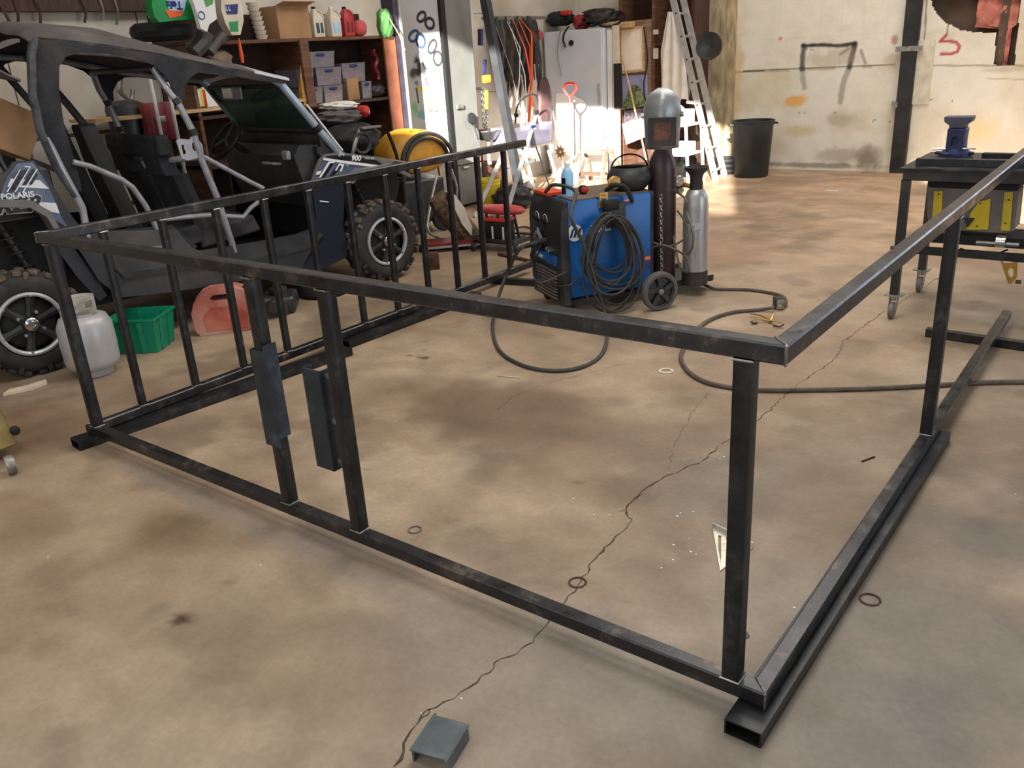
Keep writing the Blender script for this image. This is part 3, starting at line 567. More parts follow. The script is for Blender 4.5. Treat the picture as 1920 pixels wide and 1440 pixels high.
b = MB(); b.torus(L(2.2, 1.1, 1.24), .175, .018, un(RD*-.75+ZU*.66), 28, 8); sw = b.build('steering_wheel', BLACK, sx)
for k in range(3):
    ax = un(RD*-.75+ZU*.66); X, Y = basis(ax); a = PI/2+2*PI*k/3; b = MB(); b.beam(L(2.2, 1.1, 1.24), L(2.2, 1.1, 1.24)+(X*math.cos(a)+Y*math.sin(a))*.17, .035, .012, ax); b.build('wheel_spoke', BLACK, sw)
rtube('steering_column', BLACK, [(2.2, 1.1, 1.24), (2.55, 1.1, 1.0)], .025)
b = MB(); b.loft([[L(x, y, z) for x, z in ((2.3, 1.12), (2.36, 1.2), (2.62, 1.18), (2.62, .75), (2.42, .7), (2.34, .95))] for y in (.2, YW-.2)]); b.build('dashboard', GREYP, sx)
rtube('grab_handle', SILVER, [(2.33, .45, 1.05), (2.25, .45, 1.06), (2.25, .62, 1.06), (2.33, .62, 1.05)], .012)
b = MB(); b.box(L(2.28, .28, 1.13), (.04, .09, .07), RAX, .01); b.build('dash_vent', SILVER, sx)
# ---- seats: two rows
for x, zt_, kw_ in ((1.38, 1.3, 1.0), (.93, 1.5, .62)):
    for y in (.47, 1.1):
        b = MB(); sec = [(-.23, 0), (-.2, .06), (.2, .06), (.23, 0), (.2, -.05), (-.2, -.05)]
        b.loft([[L(x+q[1]+o, y+q[0]*k*kw_, z) for q in sec] for z, o, k in ((.62, .12, 1), (.85, .07, 1.05), (1.1, .01, 1), (zt_-.2, -.03, .85), (zt_-.14, -.04, .7), (zt_-.02, -.06, .68), (zt_, -.06, .5))]); sb_ = b.build('seat_backrest', BLACKD if x < 1 else FABRIC, sx, sharp=50)
        b = MB(); b.loft([[L(x+dx, y+a*k, z) for dx, a, z in ((.05, -.25, .55), (.05, .25, .55), (.56, .24, .6), (.56, -.24, .6))] for k in (1,)]+[[L(x+dx, y+a, z) for dx, a, z in ((.08, -.24, .68), (.08, .24, .68), (.52, .22, .73), (.52, -.22, .73))]]); b.build('seat_cushion', FABRIC, sx, sharp=50, bevel=.02)
b = MB(); b.grid(lambda u, v: L(1.27+.02*math.sin(v*9), .28+1.0*v, 1.235+.145*u), 4, 12, RD*.1); b.build('seat_top_cover', FABRIC, sx, sharp=60, bevel=.02)
# ---- floor, chassis, sides
b = MB(); b.loft([[L(x, y, z) for x, z in ((.3, .3), (2.9, .26), (2.9, .34), (.3, .4))] for y in (.3, YW-.3)]); b.build('chassis', BLACKD, sx)
b = MB(); b.loft([[L(x, y, z) for x, z in ((-.15, .55), (.5, .45), (.5, 1.0), (-.15, .98))] for y in (.35, YW-.35)]); b.build('engine_cover', BLACKD, sx)
b = MB(); b.loft([[L(x, y, z) for x, z in ((2.55, .4), (3.3, .45), (3.42, .75), (3.36, .92), (2.6, .95))] for y in (.36, YW-.36)]); b.build('front_bay', BLACKD, sx)
for y, i in ((.10, 1), (YW-.10, -1)):
    th = .03*i
    rk = rplate('rocker_panel', GREYP, [(.5, .86), (.74, .82), (1.21, .75), (1.3, .6), (1.36, .565), (1.8, .545), (2.16, .54), (2.33, .56), (2.4, .46), (2.15, .25), (1.3, .3), (.95, .33), (.74, .36), (.62, .5)], y, th)
    rplate('rocker_step', BLACK, [(.74, .62), (.82, .52), (1.25, .49), (1.8, .425), (2.28, .45), (2.36, .52), (2.39, .5), (2.3, .42), (1.78, .395), (1.25, .455), (.78, .485), (.72, .6)], y-.02*i, .03*i, parent=rk)
    rplate('rocker_rib', GREYL, [(.8, .72), (.84, .66), (1.15, .64), (1.15, .655), (.86, .675), (.82, .73)], y-.012*i, .02*i, parent=rk)
    rplate('door_side_panel', BLACK, [(.74, .82), (1.2, .78), (1.35, .6), (1.3, .56), (.8, .62)], y+.02*i, th, parent=rk)
    rf = rplate('rear_fender', GREYP, [(-.05, .86), (-.1, 1.2), (.2, 1.27), (.25, 1.29), (.29, 1.335), (.41, 1.33), (.44, 1.25), (.485, 1.15), (.53, 1.0), (.585, .87), (.45, .84), (.38, .98), (.3, 1.07), (.1, 1.1), (-.02, 1.03)], y, th)
    b = MB(); b.loft([[L(x, y-.0*i+w_*i, z) for x, z in ((.06, 1.12), (.14, 1.13), (.31, 1.1), (.40, 1.02), (.44, .86), (.41, .86), (.37, .99), (.29, 1.06), (.12, 1.09), (.06, 1.08))] for w_ in (-.10, .04)]); b.build('rear_fender_flare', GREYL, sx)
    mf = rplate('mud_flap', GREYP, [(.38, .86), (.49, .84), (.62, .5), (.66, .385), (.6, .36), (.5, .55)], y+.04*i, .02*i)
    lp = rplate('front_side_panel', mat('blue_grey_gloss_panel', (40, 46, 58), .25, .2, .1, 4, .05, dust=(90, 88, 90), dust_amt=.35), [(2.36, .92), (2.68, .9), (2.64, .72), (2.6, .52), (2.62, .36), (2.6, .27), (2.29, .2), (2.14, .23), (2.26, .38), (2.33, .46), (2.36, .67)], y, th)
    ff = rplate('front_fender', GREYL, [(2.36, .9), (2.4, .97), (2.47, 1.08), (2.53, 1.115), (2.67, 1.115), (3.03, 1.03), (3.2, .98), (3.12, .94), (2.97, .94), (2.78, .935), (2.68, .88)], y, th)
    b = MB(); b.loft([[L(x, y-.07*i, z) for x, z in ((2.68, .9), (2.78, .955), (3.12, .96), (3.3, .86), (3.3, .83), (3.1, .93), (2.79, .92), (2.7, .86))], [L(x, y+.2*i, z) for x, z in ((2.66, 1.0), (2.78, 1.03), (3.12, 1.01), (3.34, .9), (3.32, .86), (3.1, .95), (2.79, .96), (2.68, .92))]]); b.build('front_fender_flare', GREYL, sx)
    # shock absorber
    for xx, zt_ in ((2.9, .92), (.2, .95)):
        A_, B_ = L(xx-.03, y+.22*i, zt_), L(xx+.1, y+.16*i, .5); b = MB(); b.tube([A_, B_], .02, 8); sh = b.build('shock_absorber', BLACK, sx)
        d = B_-A_; X, Y = basis(d); b = MB(); b.tube([A_+d*(.1+.75*t)+(X*math.cos(t*44)+Y*math.sin(t*44))*.045 for t in np.linspace(0, 1, 84)], .007, 5); b.build('shock_spring', BLACK if i > 0 else BLACKD, sh)
        b = MB(); b.lathe([(.04, 0), (.05, .01), (.05, .03), (.04, .04)], B_-d*.06, d, 14); b.build('shock_collar', CHROME, sh)
    for xx in (2.86, 3.05, .02, .22): rtube('suspension_arm', BLACKD, [(xx, y+.4*i, .42), (xx*.4+.6*(2.96 if xx > 1 else .12), y+.1*i, .34)], .018)
# decals
DY = .094
def decal(poly, m_, par, y=DY): return rplate('decal', m_, poly, y, .002, parent=par)
rfs = [o for o in sx.children if o.name.startswith('rear_fender') and not o.name.startswith('rear_fender_fl')][0]; ffs = [o for o in sx.children if o.name.startswith('front_fender') and not o.name.startswith('front_fender_fl')][0]
DEC1 = mat('decal_slate', (96, 106, 128), .35, .1, .25, 6, .02); DEC2 = mat('decal_black', (14, 15, 22), .3)
def rp(pix, y=DY):
    out = []
    for u, v in pix: q = on(u, v, RO+RN*y, RN)-RO; out.append((q@RD, q[2]))
    return out
decal(rp([(6, 350), (14, 330), (33, 306), (62, 304), (72, 320), (92, 350), (112, 400), (128, 428), (82, 400), (60, 382), (0, 372)]), DEC1, rfs)
for p_ in ([(20, 335), (75, 338), (92, 354), (14, 350)], [(0, 372), (55, 377), (105, 381), (112, 400), (85, 396), (40, 384), (0, 380)]): decal(rp(p_, .09), WHITEB, rfs, .09)
for p_ in ([(14, 358), (38, 320), (50, 318), (28, 359)], [(41, 347), (62, 316), (71, 328), (60, 346)]): decal(rp(p_, .086), DEC2, rfs, .086)
for p_ in ([(12, 360), (37, 318), (39, 318), (15, 360)], [(27, 360), (55, 314), (46, 313), (46, 311), (58, 312), (30, 360)], [(42, 360), (69, 316), (71, 317), (45, 360)]): decal(rp(p_, .083), WHITEB, rfs, .083)
def rtext(body, size, u, v, m_, par, y, slant=0, name='lettering', bold=0, tilt=0):
    q = on(u, v, RO+RN*y, RN); return text(body, size, q, RD*math.cos(tilt)+ZU*math.sin(tilt), ZU*math.cos(tilt)-RD*math.sin(tilt)+RD*slant, m_, par, name, bold=bold)
rtext('POLARIS', .05, 33, 367, WHITEB, rfs, .082, bold=.0015, tilt=-.05)
rtext('RZR', .14, 38, 385, DEC2, rfs, .084, .35, bold=.006, tilt=-.08); rtext('RZR', .136, 38, 385, WHITEB, rfs, .086, .35, bold=.012, tilt=-.08)
decal(rp([(592, 330), (606, 296), (700, 312), (690, 322), (652, 334), (640, 345), (592, 348)]), DEC1, ffs)
decal(rp([(609, 293), (640, 290), (705, 300), (722, 311), (655, 305)], .09), DEC2, ffs, .09); decal(rp([(606, 296), (660, 303), (720, 311), (700, 313), (655, 308), (606, 300)], .086), WHITEB, ffs, .086)
for p_ in ([(600, 333), (618, 304), (628, 304), (608, 334)], [(614, 336), (632, 310), (640, 311), (622, 336)]): decal(rp(p_, .086), DEC2, ffs, .086)
for p_ in ([(598, 333), (616, 303), (629, 303), (626, 306), (619, 306), (602, 333)], [(628, 320), (636, 306), (646, 308), (640, 322), (637, 321), (641, 311), (637, 310), (631, 320)], [(594, 322), (603, 320), (600, 327), (592, 328)]): decal(rp(p_, .083), WHITEB, ffs, .083)
rtext('XP 4', .03, 640, 291, WHITEB, ffs, .083, .3, tilt=-.12); rtext('900', .062, 668, 297, WHITEB, ffs, .083, .3, bold=.002, tilt=-.16); rtext('H.O. EFI', .026, 693, 297, WHITEB, ffs, .083, .3, tilt=-.16)
decal(rp([(600, 376), (617, 378), (617, 380), (600, 378)], .09), WHITEB, ffs, .092)
# hood and nose
b = MB(); b.grid(lambda u, v: L(2.5+u*.95, .14+v*(YW-.28), 1.12-.2*u**1.2+.05*(1-abs(2*v-1)**2.5)*(1-u*.3)), 8, 10, (0, 0, -.02)); b.build('hood', GREYP, sx, sharp=50)
b = MB(); b.grid(lambda u, v: L(2.48+u*.25, .14+v*(YW-.28), 1.18-.05*u), 3, 6, (0, 0, -.06)); b.build('cowl_top', BLACK, sx)
rtube('front_bumper', BLACK, [(3.3, .35, .4), (3.5, .4, .55), (3.5, .4, .8), (3.5, 1.18, .8), (3.5, 1.18, .55), (3.3, 1.2, .4)], .02)
# rear box with tubs
b = MB(); b.plate(lambda a, c, t: L(a, c, .98+t*0+t), [(-.7, .15), (.5, .15), (.5, YW-.15), (-.7, YW-.15)], (), .04); b.build('cargo_bed', BLACK, sx)
for y in (.15, YW-.18): b = MB(); b.box(L(-.1, y+.015, 1.12), (1.2, .03, .28), RAX, .01); b.build('bed_side', BLACK, sx)
# ---- things on the buggy
b = MB(); c = L(.12, .62, 1.17); X, Y, Z = un(RD*.2+RN*-.95), un(RD*.9+RN*.2+ZU*.35), None; Z = un(np.cross(X, Y)); Y = np.cross(Z, X)
Fc = PX(20, 240, -5.5)
def obox(name, c, sz, ax, m_, label, cat='box', group=None, open_=False, flap=True):
    """cardboard carton, open top with flaps when asked"""
    b = MB(); X, Y, Z = ax; a_, b_, h_ = [q/2 for q in sz]; c = np.array(c, float)
    if not open_: b.box(c, sz, ax, .004); o = b.build(name, m_, label=label, cat=cat, group=group); bb_ = MB(); bb_.box(c+Z*(h_+.001), (sz[0], .05, .002), ax); bb_.build('packing_tape', mat('tape', (186, 156, 116), .3), o); return o
    t = .006
    b.box(c-Z*h_, (sz[0], sz[1], t), ax)
    for s_ in (-1, 1): b.box(c+X*s_*a_, (t, sz[1], sz[2]), ax); b.box(c+Y*s_*b_, (sz[0], t, sz[2]), ax)
    o = b.build(name, m_, label=label, cat=cat, group=group)
    if flap:
        for s_ in (-1, 1):
            f = MB(); f.prism([c+Z*h_+X*s_*a_-Y*b_, c+Z*h_+X*s_*a_+Y*b_, c+Z*(h_+.03*s_)+X*s_*(a_+.12)+Y*b_, c+Z*(h_+.03*s_)+X*s_*(a_+.12)-Y*b_], Z*.004); f.build('box_flap', m_, o)
    return o
ZA = un(RD*.35+ZU*.9); XA = un(np.cross(RN, ZA)); 
cbp = on(2, 238, RO+RN*.62, RN); obox('cardboard_box', cbp, (.32, .42, .3), (un(RD*.86-ZU*.5), -RN, un(RD*.5+ZU*.86)), CARD, 'open cardboard carton tilted in the cargo bed of the buggy', open_=True)
# bag heap on the hood
def cloth(name, c, rx, ry, rz, m_, label, cat, ax=None, seed=1, fold=.18, group=None, parent=None):
    R = random.Random(seed); ph = [R.uniform(0, 6) for _ in range(6)]; b = MB()
    X, Y, Z = ax if ax is not None else (V3(1, 0, 0), V3(0, 1, 0), V3(0, 0, 1)); rings = []
    for i in range(1, 15):
        t = PI*i/15; ring = []
        for k in range(26):
            a = 2*PI*k/26; f = 1+fold*math.sin(3*a+ph[0]+t*3)*math.sin(t*4+ph[1])+fold*.6*math.sin(7*a+ph[2]-t*5)+fold*.3*math.sin(13*a+ph[3]+t*9)
            ring.append(np.array(c)+(X*rx*math.cos(a)+Y*ry*math.sin(a))*math.sin(t)**.6*f-Z*rz*math.cos(t)*(1+fold*.5*math.sin(5*a+ph[4])))
        rings.append(ring)
    b.loft(rings); return b.build(name, m_, parent, sharp=70, label=label, cat=cat, group=group)
bg = cloth('gear_bag', L(3.03, .5, 1.17), .26, .24, .13, BLACKD, 'black gear bag with straps heaped on the hood of the buggy', 'bag', RAX, 3, .1)
b = MB(); b.tube(bez([L(2.86, .24, 1.03), L(2.87, .2, 1.12), L(2.93, .22, 1.2), L(3.0, .28, 1.24)], 5), .022, 6, flat=.3); b.build('bag_strap', GALV, bg)
b = MB(); b.torus(L(2.97, .22, 1.15), .08, .014, -RN, 20, 6); b.build('padded_loop', BLACK, bg)
b = MB(); b.box(L(3.12, .3, 1.26), (.2, .08, .02), RAX, .006); b.build('bag_buckle', GREYL, bg)
cloth('grey_jacket', L(3.03, .62, 1.35), .2, .18, .06, CLOTHG, 'charcoal grey jacket crumpled over the black gear bag', 'jacket', RAX, 5, .16)
cloth('white_shirt', L(3.1, .68, 1.44), .16, .16, .035, CLOTHW, 'white cloth folded on top of the grey jacket', 'cloth', RAX, 9, .15)
cloth('red_beanie', L(3.36, .72, 1.37), .06, .08, .05, RED, 'red beanie on the far end of the bag heap on the hood', 'cap', RAX, 2, .08)
rtube('snorkel_pole', WHITEB, [(2.40, .07, 1.5), (2.68, .09, 1.13)], .008)
#PART4
# ================================================================== WELDER AND ITS CART
NC = V3(-2.65, 3.01, 0); SD = un((.53, .848, 0)); WD = V3(-SD[1], SD[0], 0); WAX = (SD, WD, ZU)
def K(a, b, z): return NC+SD*a+WD*b+V3(0, 0, z)
def KS(u, v, b=0): return on(u, v, NC+WD*b, WD)
def KF(u, v, a=0): return on(u, v, NC+SD*a, SD)
def zat(P, v):
    lo, hi = -1., 4.
    for _ in range(40):
        z = (lo+hi)/2; d = np.array([P[0], P[1], z])-CP; vv = 720-CF*(d@_U)/(d@_F)
        if vv > v: lo = z
        else: hi = z
    return z
wd = thing('welding_machine', K(.34, .27, 0), 'blue wire-feed welder with black front on a two-wheeled cart in mid floor', 'welder')
b = MB(); b.box(K(.36, .275, .46), (.66, .545, .68), WAX, .01); body = b.build('side_cover', BLUE, wd)
fp = [(-.02, .07), (-.03, .30), (-.03, .66), (-.01, .76), (.015, .805), (.035, .812), (.035, .07)]
b = MB(); b.loft([[K(x, y, z) for x, z in fp] for y in (-.012, .562)]); frontp = b.build('front_panel', BLACK, wd, bevel=.006)
b = MB(); b.box(K(.38, .275, .805), (.6, .5, .01), WAX); b.build('top_mat', mat('dusty_rubber_mat', (104, 86, 74), .9), wd)
b = MB()
for k in range(9):
    z = .11+.024*k; b = MB(); b.box(K(-.036, .26, z), (.014, .36, .011), WAX); b.build('vent_louver', GREYL, frontp)
b = MB(); b.box(K(-.036, .26, .385), (.012, .40, .07), WAX, .003); lab = b.build('blue_name_strip', BLUE, frontp)
text('Miller', .05, K(-.0445, .35, .385), -WD*-1*-1 if 0 else -WD, ZU, WHITEB, lab, bold=.001)
for y, z, r in ((.4, .655, .026), (.25, .655, .026)):
    b = MB(); b.lathe([(r, 0), (r, .02), (r*.8, .028), (.001, .028)], K(-.03, y, z), -SD, 18, cap=False); kn = b.build('control_knob', BLACKD, frontp)
    b = MB(); b.torus(K(-.033, y, z), r*1.5, .0025, -SD, 20, 5, -PI*.2, PI*1.1); b.build('dial_scale', WHITEB, kn)
b = MB(); b.box(K(-.033, .38, .565), (.008, .085, .05), WAX, .002); dp = b.build('badge', DBLUE, frontp); text('211', .03, K(-.0385, .38, .565), -WD, ZU, WHITEB, dp)
b = MB(); b.lathe([(.045, 0), (.05, .03), (.03, .05), (.03, .06)], K(-.03, .33, .48), -SD, 18); b.build('gun_socket', BLACK, frontp)
b = MB(); b.torus(K(-.06, .33, .5), .055, .014, SD, 18, 7, 0, PI); b.build('carry_handle', GREYL, frontp)
for y, z in ((.19, .46), (.15, .45)): b = MB(); b.lathe([(.013, 0), (.013, .03), (.008, .035)], K(-.03, y, z), -SD, 10); b.build('terminal_stud', CHROME, frontp)
# round maker's emblem on the side
ec = KS(1078, 437, -.001); er = .058
b = MB(); b.lathe([(er, 0), (er, .002)], ec, -WD, 32); em = b.build('round_emblem', WHITEB, body)
for k, (x0, w_) in enumerate(((-.036, .017), (-.008, .017), (.02, .017))):
    b = MB(); q = lambda a, h: ec-WD*.0035+SD*a+ZU*h; b.prism([q(x0-.008, -.03), q(x0+w_-.008, -.03), q(x0+w_+.014, .03), q(x0+.014, .03)], -WD*.001); b.build('emblem_bar', DBLUE, em)
text('Miller', .075, KS(1128, 428, -.003), SD, ZU, WHITEB, body, bold=.002)
for (u0, v0, u1, v1) in ((1168, 372, 1188, 385), (1204, 478, 1220, 505)):
    A_, B_ = KS(u0, v1, -.001), KS(u1, v0, -.001); c = (A_+B_)/2; ww = abs((B_-A_)@SD); hh = abs(B_[2]-A_[2])
    b = MB(); b.box(c, (ww, .002, hh), WAX); st = b.build('warning_label', DBLUE, body)
    b = MB(); b.box(c-WD*.0015+ZU*(hh*.3), (ww*.92, .001, hh*.32), WAX); b.build('label_band', ORANGE, st); text('WARNING', ww*.19, c-WD*.0025+ZU*(hh*.3), SD, ZU, WHITEB, st)
b = MB(); b.b2 if 0 else b.box(K(.36, .275, .08), (.7, .5, .035), WAX); b.build('cart_base', BLACK, wd)
b = MB(); b.box(K(.98, .26, .075), (.52, .46, .015), WAX); b.build('bottle_tray', BLACK, wd)
for y in (.03, .49): b = MB(); b.beam(K(.7, y, .095), K(1.24, y, .095), .012, .04); b.build('tray_rail', BLACK, wd)
b = MB(); b.beam(K(.7, .03, .08), K(.7, .03, .8), .03, .03, SD); b.beam(K(.7, .03, .79), K(.7, .5, .79), .03, .03); b.beam(K(.7, .5, .8), K(.7, .5, .08), .03, .03, SD); b.build('rear_post_frame', BLACK, wd)
def cartwheel(c, ax, r=.14):
    b = MB(); b.lathe([(r*.78, 0), (r*.92, .0), (r, -.01), (r, -.045), (r*.92, -.055), (r*.78, -.05)], c, ax, 32, cap=False); b.torus(c-ax*.02, r*.8, .01, ax, 32, 5); ww = b.build('cart_wheel', mat('grey_rubber', (84, 82, 80), .7), wd)
    b = MB(); b.lathe([(.001, -.012), (.03, -.008), (r*.3, -.025), (r*.8, -.03)], c, ax, 24, cap=False); b.build('wheel_disc', BLACK, ww)
    X, Y = basis(ax)
    for k in range(5):
        a = 2*PI*k/5+.3; d = X*math.cos(a)+Y*math.sin(a); e = -X*math.sin(a)+Y*math.cos(a); b = MB(); b.prism([c+d*r*.22-e*.014-ax*.02, c+d*r*.76-e*.03-ax*.02, c+d*r*.76+e*.008-ax*.02, c+d*r*.22+e*.014-ax*.02], ax*.014); b.build('wheel_spoke', BLACK, ww)
    b = MB(); b.lathe([(.02, -.02), (.02, .006), (.008, .01)], c, ax, 12); b.build('axle_cap', GREYL, ww)
cc = G(1240, 583); cartwheel(V3(cc[0], cc[1], .14), -WD); cartwheel(V3(cc[0], cc[1], .14)+WD*.66, WD)
b = MB(); b.tube([V3(cc[0], cc[1], .14)-WD*-.03, V3(cc[0], cc[1], .14)+WD*.64], .01); b.build('axle', GALV, wd)
for y in (.08, .47): b = MB(); b.lathe([(.035, -.012), (.035, .012)], K(.06, y, .036), WD, 14); b.build('front_caster', BLACKD, wd)
# gun cable coil on the side hook
hk = KS(1150, 397, -.05)
b = MB(); b.box(KS(1152, 402, -.02), (.15, .07, .17), WAX, .01); b.build('cable_hook_box', BLACK, wd)
b = MB(); b.box(KS(1146, 385, -.03), (.12, .06, .08), WAX, .015); b.build('gun_holder', BLACKD, wd)
cp = thing('gun_cable_coil', K(.35, -.07, .1), 'thick grey welding gun cable coiled in loops on the blue side of the welder', 'cable')
R_ = random.Random(4)
for k in range(11):
    cu, ru = 1145+R_.uniform(-12, 12), R_.uniform(44, 66); top = 402+R_.uniform(-6, 8); bot = R_.uniform(520, 596) if k > 3 else R_.uniform(500, 540); bb_ = -.05-.011*k
    pts = []
    for j in range(28):
        a = 2*PI*j/28; uu = cu+ru*math.sin(a)*(.62+.38*(.5-.5*math.cos(a))); vv = (top+bot)/2-(bot-top)/2*math.cos(a); pts.append(KS(uu, vv, bb_-.02*(1-math.cos(a))/2))
    b = MB(); b.tube(pts+[pts[0]], .0085, 6, cap=False); b.build('cable_loop', CABLE, cp)
b = MB(); b.tube(bez([KS(1062, 510, -.05), KS(1010, 530, -.02), KF(1000, 500, -.06), KF(1012, 470, -.05)]), .007, 6); b.build('cable_tail', CABLE, cp)
b = MB(); b.tube(bez([KS(1085, 522, -.05), KS(1060, 536, -.05), KF(1015, 525, -.05), KF(995, 480, -.06), KF(1010, 460, -.05)]), .007, 6); b.build('cable_tail', CABLE, cp)
def floorcable(pts, r, m_, label, **k):
    b = MB(); b.tube(bez(pts, 9), r, 8); return b.build('welding_cable', m_, label=label, cat='cable', **k)
b = floorcable([KF(1018, 452, -.09), KF(1000, 457, -.17), KF(975, 466, -.3), G(952, 510, .28), G(934, 560, .12), G(924, 610, .02), G(935, 655, .011), G(975, 683, .011), G(1030, 695, .011), G(1085, 690, .011), G(1125, 668, .011), G(1139, 630, .03), KS(1135, 590, -.2), KS(1120, 540, -.17), KS(1095, 460, -.15), KS(1070, 405, -.13), K(.12, .05, .86), K(.03, .2, .9), K(.0, .3, .84)], .0125, CABLE, 'dark gun cable looping from the welder front over the floor and back up its side')
b = MB(); b.tube([KF(1025, 450, -.07), KF(1000, 457, -.16), KF(985, 462, -.23)], [.02, .021, .014], 10); b.build('cable_boot', BLACKD, label='black rubber cable boot plugged in the welder front', cat='cable boot')
floorcable([K(1.2, .2, .04), G(1340, 541, .013), G(1400, 543, .013), G(1445, 549, .013), G(1468, 556, .02), G(1474, 566, .03), G(1466, 572, .04)], .012, CABLEB, 'dusty cable from the cart rear to the grey plug box on the floor')
floorcable([G(1452, 577, .03), G(1420, 581, .014), G(1370, 586, .014), G(1325, 603, .013), G(1295, 632, .013), G(1277, 665, .013), G(1285, 690, .013), G(1310, 710, .013), G(1350, 723, .013), G(1420, 731, .013), G(1520, 731, .013), G(1640, 728, .013), G(1760, 722, .013), G(1850, 717, .013), G(1935, 716, .013)], .013, CABLEB, 'long dusty cable curving over the floor to the right edge')
pc = G(1459, 578, 0); b = MB(); b.box(pc+V3(0, 0, .04), (.06, .08, .08), (un(_R*V3(1, 1, 0)), un(np.cross(ZU, un(_R*V3(1, 1, 0)))), ZU), .005); pb_ = b.build('plug_box', BLACK, label='small grey and black plug box joining two cables on the floor', cat='plug')
fx = un(_R*V3(1, 1, 0)); fy = un(np.cross(ZU, fx)); b = MB(); b.box(pc+V3(0, 0, .04)-fy*.043, (.05, .006, .07), (fx, fy, ZU), .002); pf = b.build('metal_face', GALV, pb_)
b = MB(); b.tube([pc+V3(0, 0, .04)-fy*.04, pc+V3(0, 0, .04)-fy*.07-fx*.01], .014); b.build('strain_relief', CHROME, pf)
gcl = thing('ground_clamp', G(1440, 600), 'small brass ground clamp with curled jaws lying on the floor beside the plug box', 'clamp')
for pts in ([(1406, 588), (1425, 591), (1448, 601)], [(1408, 603), (1420, 598), (1440, 600), (1463, 605)]):
    b = MB(); b.tube([G(u, v, .022) for u, v in pts], [.007, .009, .008, .006][:len(pts)], 6, flat=.6); b.build('clamp_arm', BRASS, gcl)
b = MB(); b.tube([G(1408, 603, .02), G(1412, 606, .012), G(1420, 606, .008)], .007, 6); b.build('clamp_jaw', RUST, gcl)
b = MB(); b.tube([G(1450, 610, .01), G(1462, 613, .012), G(1470, 608, .022)], .006, 6); b.build('clamp_jaw', RUST, gcl)
b = MB(); b.tube([G(1444, 603, .01), G(1450, 590, .05)], [.014, .006], 8); b.build('clamp_spring', BRASS, gcl)
# cylinders at the cart rear
g1 = on(1240, 420, K(.84, 0, 0), SD)*1.0; C1 = V3(*(K(.845, .26, 0)[:2]), .085)
d_ = _ray(1241, 400); tt = ((K(.85, 0, 0)-CP)@SD)/(d_@SD); C1 = V3(CP[0]+d_[0]*tt, CP[1]+d_[1]*tt, .085)
zt1 = zat(C1, 292)
gas = thing('gas_cylinder', C1, 'tall dark brown gas cylinder standing on the back of the welder cart', 'gas cylinder')
b = MB(); b.lathe([(.095, 0), (.102, .01), (.102, zt1-.2), (.095, zt1-.12), (.06, zt1-.05), (.035, zt1-.02), (.035, zt1+.04)], C1, ZU, 28); b.build('cylinder_body', BROWNC, gas)
b = MB(); b.tube([C1+V3(0, 0, zt1+.03), C1+V3(0, 0, zt1+.12)], .016); b.build('cylinder_valve', BRASS, gas)
C2 = G(1302, 531, .083); zt2 = zat(C2, 352)
al = thing('shielding_gas_bottle', C2, 'polished aluminium gas bottle with dark base at the rear of the welder cart', 'gas cylinder')
r2 = .092; hb = zt2-.083
b = MB(); b.lathe([(r2, .1), (r2, hb-.14), (r2*.93, hb-.07), (r2*.68, hb-.02), (r2*.4, hb)], C2, ZU, 28); ab = b.build('bottle_body', mat('brushed_aluminium', (176, 176, 176), .36, .6, .12, 5, stretch=(6, 6, 1)), al)
b = MB(); b.lathe([(r2+.004, 0), (r2+.004, .105)], C2, ZU, 28); b.build('base_boot', BLACK, al)
b = MB(); b.lathe([(.05, hb-.02), (.045, hb+.07), (.055, hb+.1), (.085, hb+.13), (.088, hb+.15), (.07, hb+.15), (.05, hb+.1)], C2, ZU, 24, cap=False); b.build('valve_guard', BLACK, al)
b = MB(); cang = math.atan2(*(CP-C2)[[1, 0]]); 
b.grid(lambda u, v: C2+V3(math.cos(cang-.7+1.2*u)*(r2+.002), math.sin(cang-.7+1.2*u)*(r2+.002), hb-.25-.05*v+.02*u), 10, 1, (0, 0, .001)); b.build('gas_label', WHITEB, al)
b = MB(); b.grid(lambda u, v: C2+V3(math.cos(cang-.35+.2*u)*(r2+.004), math.sin(cang-.35+.2*u)*(r2+.004), hb-.26-.04*v), 3, 1, (0, 0, .001)); b.build('green_diamond', GREEN, al)
rg = C2+V3(-.1, .0, hb+.02)
for q, r in ((rg+V3(-.03, -.02, .03), .04), (rg+V3(-.05, .03, -.04), .035)):
    b = MB(); b.lathe([(r, 0), (r, .03), (r*.9, .036), (.001, .036)], q, un(CP*V3(1, 1, 0)-q*V3(1, 1, 0)), 18, cap=False); gg = b.build('regulator_gauge', CHROME, al)
b = MB(); b.tube([C2+V3(0, 0, hb), rg, rg+V3(-.05, .0, -.02)], .018, 8); b.build('regulator_body', BRASS, al)
hs = thing('gas_hose', K(.75, .05, .1), 'grey-green rubber gas hoses looping between the welder back and the silver bottle', 'hose')
for P in ([K(.7, .05, .44), on(1255, 462, K(.8, 0, 0), SD), on(1290, 440, K(.9, 0, 0), SD), on(1282, 412, K(.95, 0, 0), SD), on(1270, 395, K(.95, 0, 0), SD)], [K(.7, .05, .38), on(1245, 460, K(.75, 0, 0), SD), on(1285, 480, K(.85, 0, 0), SD), on(1292, 508, K(.85, 0, 0), SD), on(1275, 500, K(.85, 0, 0), SD), on(1262, 440, K(.9, 0, 0), SD)],
          [on(1270, 360, K(.95, 0, 0), SD), on(1286, 375, K(.85, 0, 0), SD), on(1288, 400, K(.85, 0, 0), SD), on(1300, 440, K(.82, 0, 0), SD), on(1292, 475, K(.82, 0, 0), SD), on(1262, 468, K(.8, 0, 0), SD)]):
    b = MB(); b.tube(bez(P), .008, 6); b.build('hose_length', mat('hose_olive', (88, 88, 76), .6), hs)
